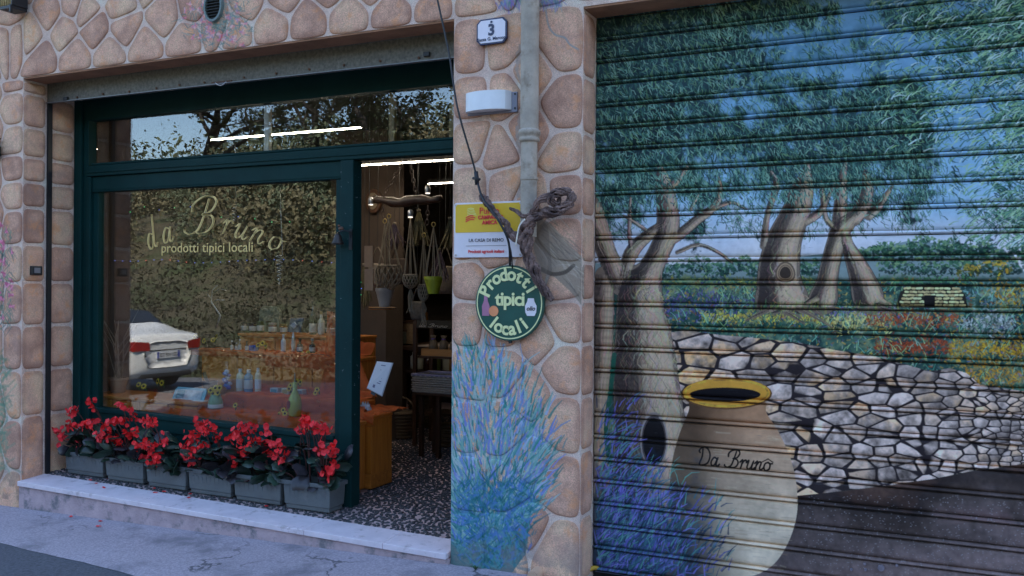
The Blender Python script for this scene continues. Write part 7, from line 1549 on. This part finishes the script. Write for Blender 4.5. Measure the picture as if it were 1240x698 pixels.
# nearer trees, each with trunk, limbs and leaves
def tree(label, base, h, spread, lean, nleaf, ls, lm, seed, crown_from=.4, name='roadside_tree'):
    q = random.Random(seed); t = thing(name, label, 'tree', base); M_tb = mat('tree bark', (.035, .028, .024), .95, .3, 8); br = MB(); tips = []
    def grow(p, d, l, r_, lev):
        n = 4; pts = [p]; dd = Vector(d)
        for i in range(n):
            dd = (dd+Vector((q.gauss(0, .16), q.gauss(0, .16), q.gauss(.03, .1)))).normalized(); pts.append(pts[-1]+dd*l/n)
        br.tube(pts, [r_*(1-.45*i/n) for i in range(n+1)], 6 if lev < 2 else 4)
        if lev >= 3: tips.extend(pts[1:]); return
        for k in range(q.choice((3, 4)) if lev else 7):
            s_ = pts[min(n, 2+int(q.random()*3))] if lev else pts[0].lerp(pts[-1], crown_from+(1-crown_from)*k/6.0); a = q.uniform(0, 6.283); sp = spread*(1 if lev else 1.1); grow(s_, (dd*.7+Vector((math.cos(a)*sp, math.sin(a)*sp, q.uniform(-.15, .5)))).normalized(), l*q.uniform(.48, .68), r_*.5, lev+1)
        if lev: tips.extend(pts[2:])
    grow(Vector(base), Vector(lean).normalized(), h*.62, h*.028, 0); br.build('trunk', M_tb, t, smooth=True); lf = MB()
    for i in range(nleaf):
        p = q.choice(tips)+Vector((q.gauss(0, .22), q.gauss(0, .22), q.gauss(0, .2))); u = Vector((q.gauss(0, 1), q.gauss(0, 1), q.gauss(-.3, .7))).normalized()*ls*q.uniform(.6, 1.4); v = u.orthogonal().normalized()*ls*.3; lf.add([p, p+u*.5+v, p+u, p+u*.5-v], [(0, 1, 2, 3)])
    lf.build('crown', lm, t)
M_f1 = mat('olive-green leaves', (.07, .085, .03), .6, .4, 1.2, objvar=.2); M_f2 = mat('dark pine leaves', (.05, .065, .03), .6, .4, 1.0)
def gp(px, y): q = PR(px, 346, y); return (q.x, y, terrain(q.x, y))
tree('bare-branched roadside tree whose twigs cross the sky in the fanlight', gp(250, -46), 12.5, .85, (.1, .05, 1), 3600, .26, M_f1, 3, .45); tree('dark leafy tree mirrored in the right of the window', gp(392, -44), 11.5, .75, (-.05, .05, 1), 26000, .11, M_f2, 8, .3); tree('shady tree mirrored behind the right fanlight pane', gp(480, -18.0), 8.5, .8, (0, 0, 1), 12000, .15, M_f2, 22, .28)
# low verge wall and shrubs by the far kerb, then the wooded hillside
q = random.Random(31); cs, ss = [], []
for i in range(420):
    y = -8.7-18*q.random()**1.2; x = q.uniform(-34+y*.6, 8-y*.3); r_ = q.uniform(.35, .95)*(1+(-y-8)*.05); cs.append((x, y, terrain(x, y)+r_*.35)); ss.append(r_)
tag(leaf_cloud('verge_scrub', mat('verge scrub leaves', (.034, .036, .016), .8, .6, .35, spots=((.05, .036, .02), .3, .55, .1)), cs, ss, 260, [(1.2, 1.2, .8)]*len(cs), .06, 3), 'low olive scrub along the far side of the street mirrored in the panes', 'scrub', kind='stuff')
q = random.Random(77); A_, B_ = ([], [], []), ([], [], [])
while len(A_[0])+len(B_[0]) < 2600:
    y = -27-150*q.random()**1.25; x = q.uniform(-30+y*1.9, 12-y*.35); d = -y-9
    if math.hypot(x+9, y) > 230: continue
    s_ = q.uniform(.7, 1.6)*(1+min(1.2, d/70)); con = q.random() < .42; t_ = B_ if con else A_
    t_[0].append((x, y, terrain(x, y)+s_*(1.3 if con else 1.0))); t_[1].append(s_); t_[2].append((.55, .55, 1.6) if con else (1, 1, 1.0))
M_w1 = mat('hillside broadleaf foliage', (.15, .13, .068), .8, .8, .07, spots=((.17, .10, .035), .07, .56, .1)); M_w2 = mat('hillside pine foliage', (.09, .11, .06), .8, .4, .15)
tag(leaf_cloud('hillside_wood', M_w1, A_[0], A_[1], 230, A_[2], .085, 5), 'olive and brown broadleaf wood on the hillside mirrored in the panes', 'wood', kind='stuff'); tag(leaf_cloud('hillside_pines', M_w2, B_[0], B_[1], 230, B_[2], .08, 6), 'darker pines scattered over the hillside mirrored in the panes', 'wood', kind='stuff')
